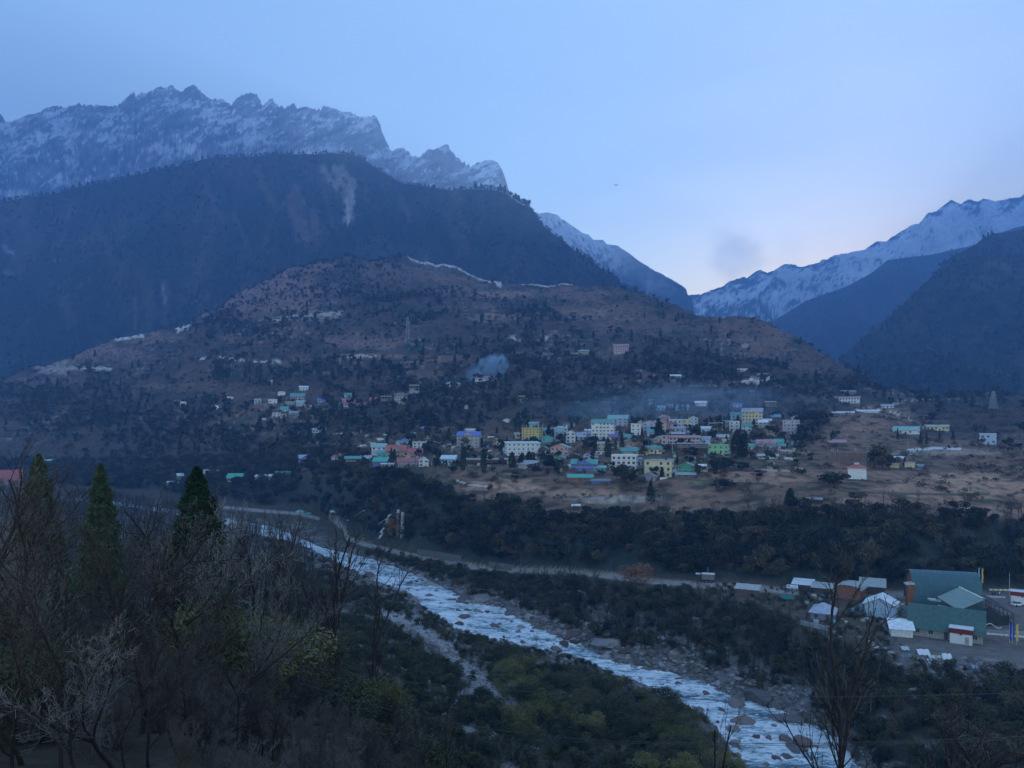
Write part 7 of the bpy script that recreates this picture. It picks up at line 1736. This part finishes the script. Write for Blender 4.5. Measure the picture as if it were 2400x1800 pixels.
for i, (x_, Y_, hh, k, lb) in enumerate(((500, 62, 7, 0, "yellow olive bush glowing below the tall cypress"), (560, 60, 6.5, 2, "yellow olive bush at the right end of the left thicket"), (640, 70, 7, 0, "tall yellow olive bush above the near slope"), (655, 88, 6, 2, "olive bush rising before the row of slender trees"), (735, 84, 6, 1, "dense dark green bush left of the two tall bare trees"), (890, 84, 5, 0, "olive bush at the foot of the second tall bare tree"), (2235, 108, 7, 0, "yellow olive bush below the terrace at right"), (2190, 100, 5, 2, "olive bush left of the yellow one at right"), (2350, 92, 10, 1, "big round dark creeper covered bush at the right edge"), (2385, 88, 8, 1, "dark bush merging into the right edge"), (1068, 40, 3.5, 0, "leafy green bush tip at the bottom middle"), (1170, 42, 3.2, 0, "second leafy green bush tip at the bottom middle"), (60, 30, 4, 1, "dark green bush deep in the left thicket"), (20, 48, 6, 1, "dark bush at the left edge"))):
    X = (x_ - CX) / F * Y_; k_ = hh / 4.6; place(NSH[k], "leafy_bush", (X, Y_, ground_z(X, Y_)), R.uniform(0, 6), (k_, k_, k_), lb)
P_, px, s = sample(1500, (-250, 1250), (1.3, 3.9), lambda X, Y, px: .35 + .65 * sstep(-.2, .2, fbm(X / 7, Y / 7, 3, 71)), 72); P_ = P_[P_[:, 1] > 17]
order = np.argsort(P_[:, 1])
nr = P_[:, 1] < 62
P_ = P_[~nr | (r.uniform(0, 1, len(P_)) < .6)]; nr = P_[:, 1] < 62
scatter("undergrowth", P_[nr], r.uniform(.5, 1.1, nr.sum()), r.uniform(0, 6.28, nr.sum()), BSJ[:2] + BSJ[3:], "dense leafless undergrowth on the near slope")
scatter("slope_bushes", P_[~nr], r.uniform(.5, 1.2, (~nr).sum()), r.uniform(0, 6.28, (~nr).sum()), BSJ[:2] + BSJ[3:] + SJ, "leafless and olive bushes further down the near slope")
P_, px, s = sample(420, (1700, 2600), (1.6, 4.5), None, 73)
P3, px, s = sample(500, (1900, 2600), (9.1, 9.9), None, 74)
PP = np.concatenate([P_, P3])
scatter("right_undergrowth", PP, r.uniform(.6, 1.5, len(PP)), r.uniform(0, 6.28, len(PP)), BSJ + SJ, "leafless and olive undergrowth on the slopes at right")

# ------------------------------------------------------------------ wires
M_WIRE = mat("wire", (.07, .07, .075), .6, 0)
def wire(pts, Y, r_, label):
    P_ = []
    for i in range(len(pts) - 1):
        for k in range(8):
            t = k / 8; a = pts[max(i - 1, 0)]; b = pts[i]; c = pts[i + 1]; d = pts[min(i + 2, len(pts) - 1)]
            f = lambda q: .5 * ((2 * b[q]) + (-a[q] + c[q]) * t + (2 * a[q] - 5 * b[q] + 4 * c[q] - d[q]) * t * t + (-a[q] + 3 * b[q] - 3 * c[q] + d[q]) * t ** 3)
            P_.append(at_px(f(0), f(1), Y[0] + (Y[1] - Y[0]) * (i + t) / (len(pts) - 1)))
    P_.append(at_px(*pts[-1], Y[1]))
    q = MB()
    for a, b in zip(P_[:-1], P_[1:]): q.tube(a, b, r_, k=4)
    o = q.build("power_line", M_WIRE); tag(o, label, "power line")
wire([(700, 1560), (950, 1596), (1220, 1620), (1500, 1631), (1800, 1634), (2100, 1631), (2500, 1621)], (34, 26), .009, "uppermost sagging power line crossing the lower right")
wire([(700, 1600), (950, 1672), (1280, 1725), (1560, 1740), (1900, 1742), (2150, 1736), (2500, 1722)], (34, 26), .010, "middle sagging power line crossing the bottom")
wire([(700, 1700), (950, 1722), (1280, 1736), (1560, 1744), (1900, 1747), (2150, 1742), (2500, 1730)], (34, 25), .007, "lowest thin power line just under the middle one")

# ------------------------------------------------------------------ smoke
def smoke(name, c, size, dens, col, label, seed=0, rot=0.0):
    bm = bmesh.new(); bmesh.ops.create_icosphere(bm, subdivisions=3, radius=1.0)
    for v in bm.verts:
        n_ = 1 + .25 * float(noise2(np.array([v.co.x * 2 + seed]), np.array([v.co.z * 2 + v.co.y]), seed)[0]); v.co *= n_
    me = bpy.data.meshes.new(name); bm.to_mesh(me); bm.free()
    m = bpy.data.materials.new(name + "_air"); m.use_nodes = True; nt = m.node_tree; nt.nodes.clear()
    o_ = nt.nodes.new("ShaderNodeOutputMaterial"); pv = nt.nodes.new("ShaderNodeVolumePrincipled"); tc = nt.nodes.new("ShaderNodeTexCoord")
    pv.inputs["Color"].default_value = (*col, 1); pv.inputs["Anisotropy"].default_value = .1
    ln = nt.nodes.new("ShaderNodeVectorMath"); ln.operation = 'LENGTH'; nt.links.new(tc.outputs["Object"], ln.inputs[0])
    n = nt.nodes.new("ShaderNodeTexNoise"); n.inputs["Scale"].default_value = 2.1; n.inputs["Detail"].default_value = 5; n.inputs["Distortion"].default_value = .7; nt.links.new(tc.outputs["Object"], n.inputs["Vector"])
    mr = nt.nodes.new("ShaderNodeMapRange"); mr.inputs[1].default_value = .25; mr.inputs[2].default_value = 1.0; mr.inputs[3].default_value = 1; mr.inputs[4].default_value = 0; nt.links.new(ln.outputs["Value"], mr.inputs[0])
    m2 = nt.nodes.new("ShaderNodeMapRange"); m2.inputs[1].default_value = .42; m2.inputs[2].default_value = .66; nt.links.new(n.outputs[0], m2.inputs[0])
    a = nt.nodes.new("ShaderNodeMath"); a.operation = 'MULTIPLY'; nt.links.new(mr.outputs[0], a.inputs[0]); nt.links.new(m2.outputs[0], a.inputs[1])
    b = nt.nodes.new("ShaderNodeMath"); b.operation = 'MULTIPLY'; nt.links.new(a.outputs[0], b.inputs[0]); b.inputs[1].default_value = dens
    nt.links.new(b.outputs[0], pv.inputs["Density"]); nt.links.new(pv.outputs[0], o_.inputs["Volume"]); me.materials.append(m)
    o = link(bpy.data.objects.new(name, me)); o.location = c; o.scale = size; o.rotation_euler = (0, rot, 0); tag(o, label, kind="stuff")
p = hit(1146, 892); smoke("smoke", p + Vector((4, 10, 17)), (22, 16, 17), .6, (.50, .74, 1.0), "bright blue smoke rising over the pink roofed house", 1, -.5)
p = hit(1110, 900); smoke("smoke", p + Vector((0, 6, 12)), (12, 10, 15), .16, (.50, .74, 1.0), "thinner blue smoke left of the bright plume", 2, .3)
p = hit(1420, 985); smoke("smoke", p + Vector((30, -20, 14)), (115, 34, 20), .022, (.50, .74, 1.0), "flat layer of blue smoke hanging over the village roofs", 3, -.06)
p = hit(1720, 985); smoke("smoke", p + Vector((0, -10, 14)), (100, 40, 22), .010, (.52, .68, 1.0), "thin smoke drifting at the right end of the village", 4, .05)
smoke("smoke", at_px(1540, 668, 1900) , (62, 30, 30), .035, (.62, .75, 1.0), "pale smoke plume drifting over the far edge of the hill", 5, .35)
smoke("smoke", at_px(1520, 675, 1880), (11, 10, 40), .09, (.62, .75, 1.0), "white foot of the smoke plume behind the hill", 6, .1)
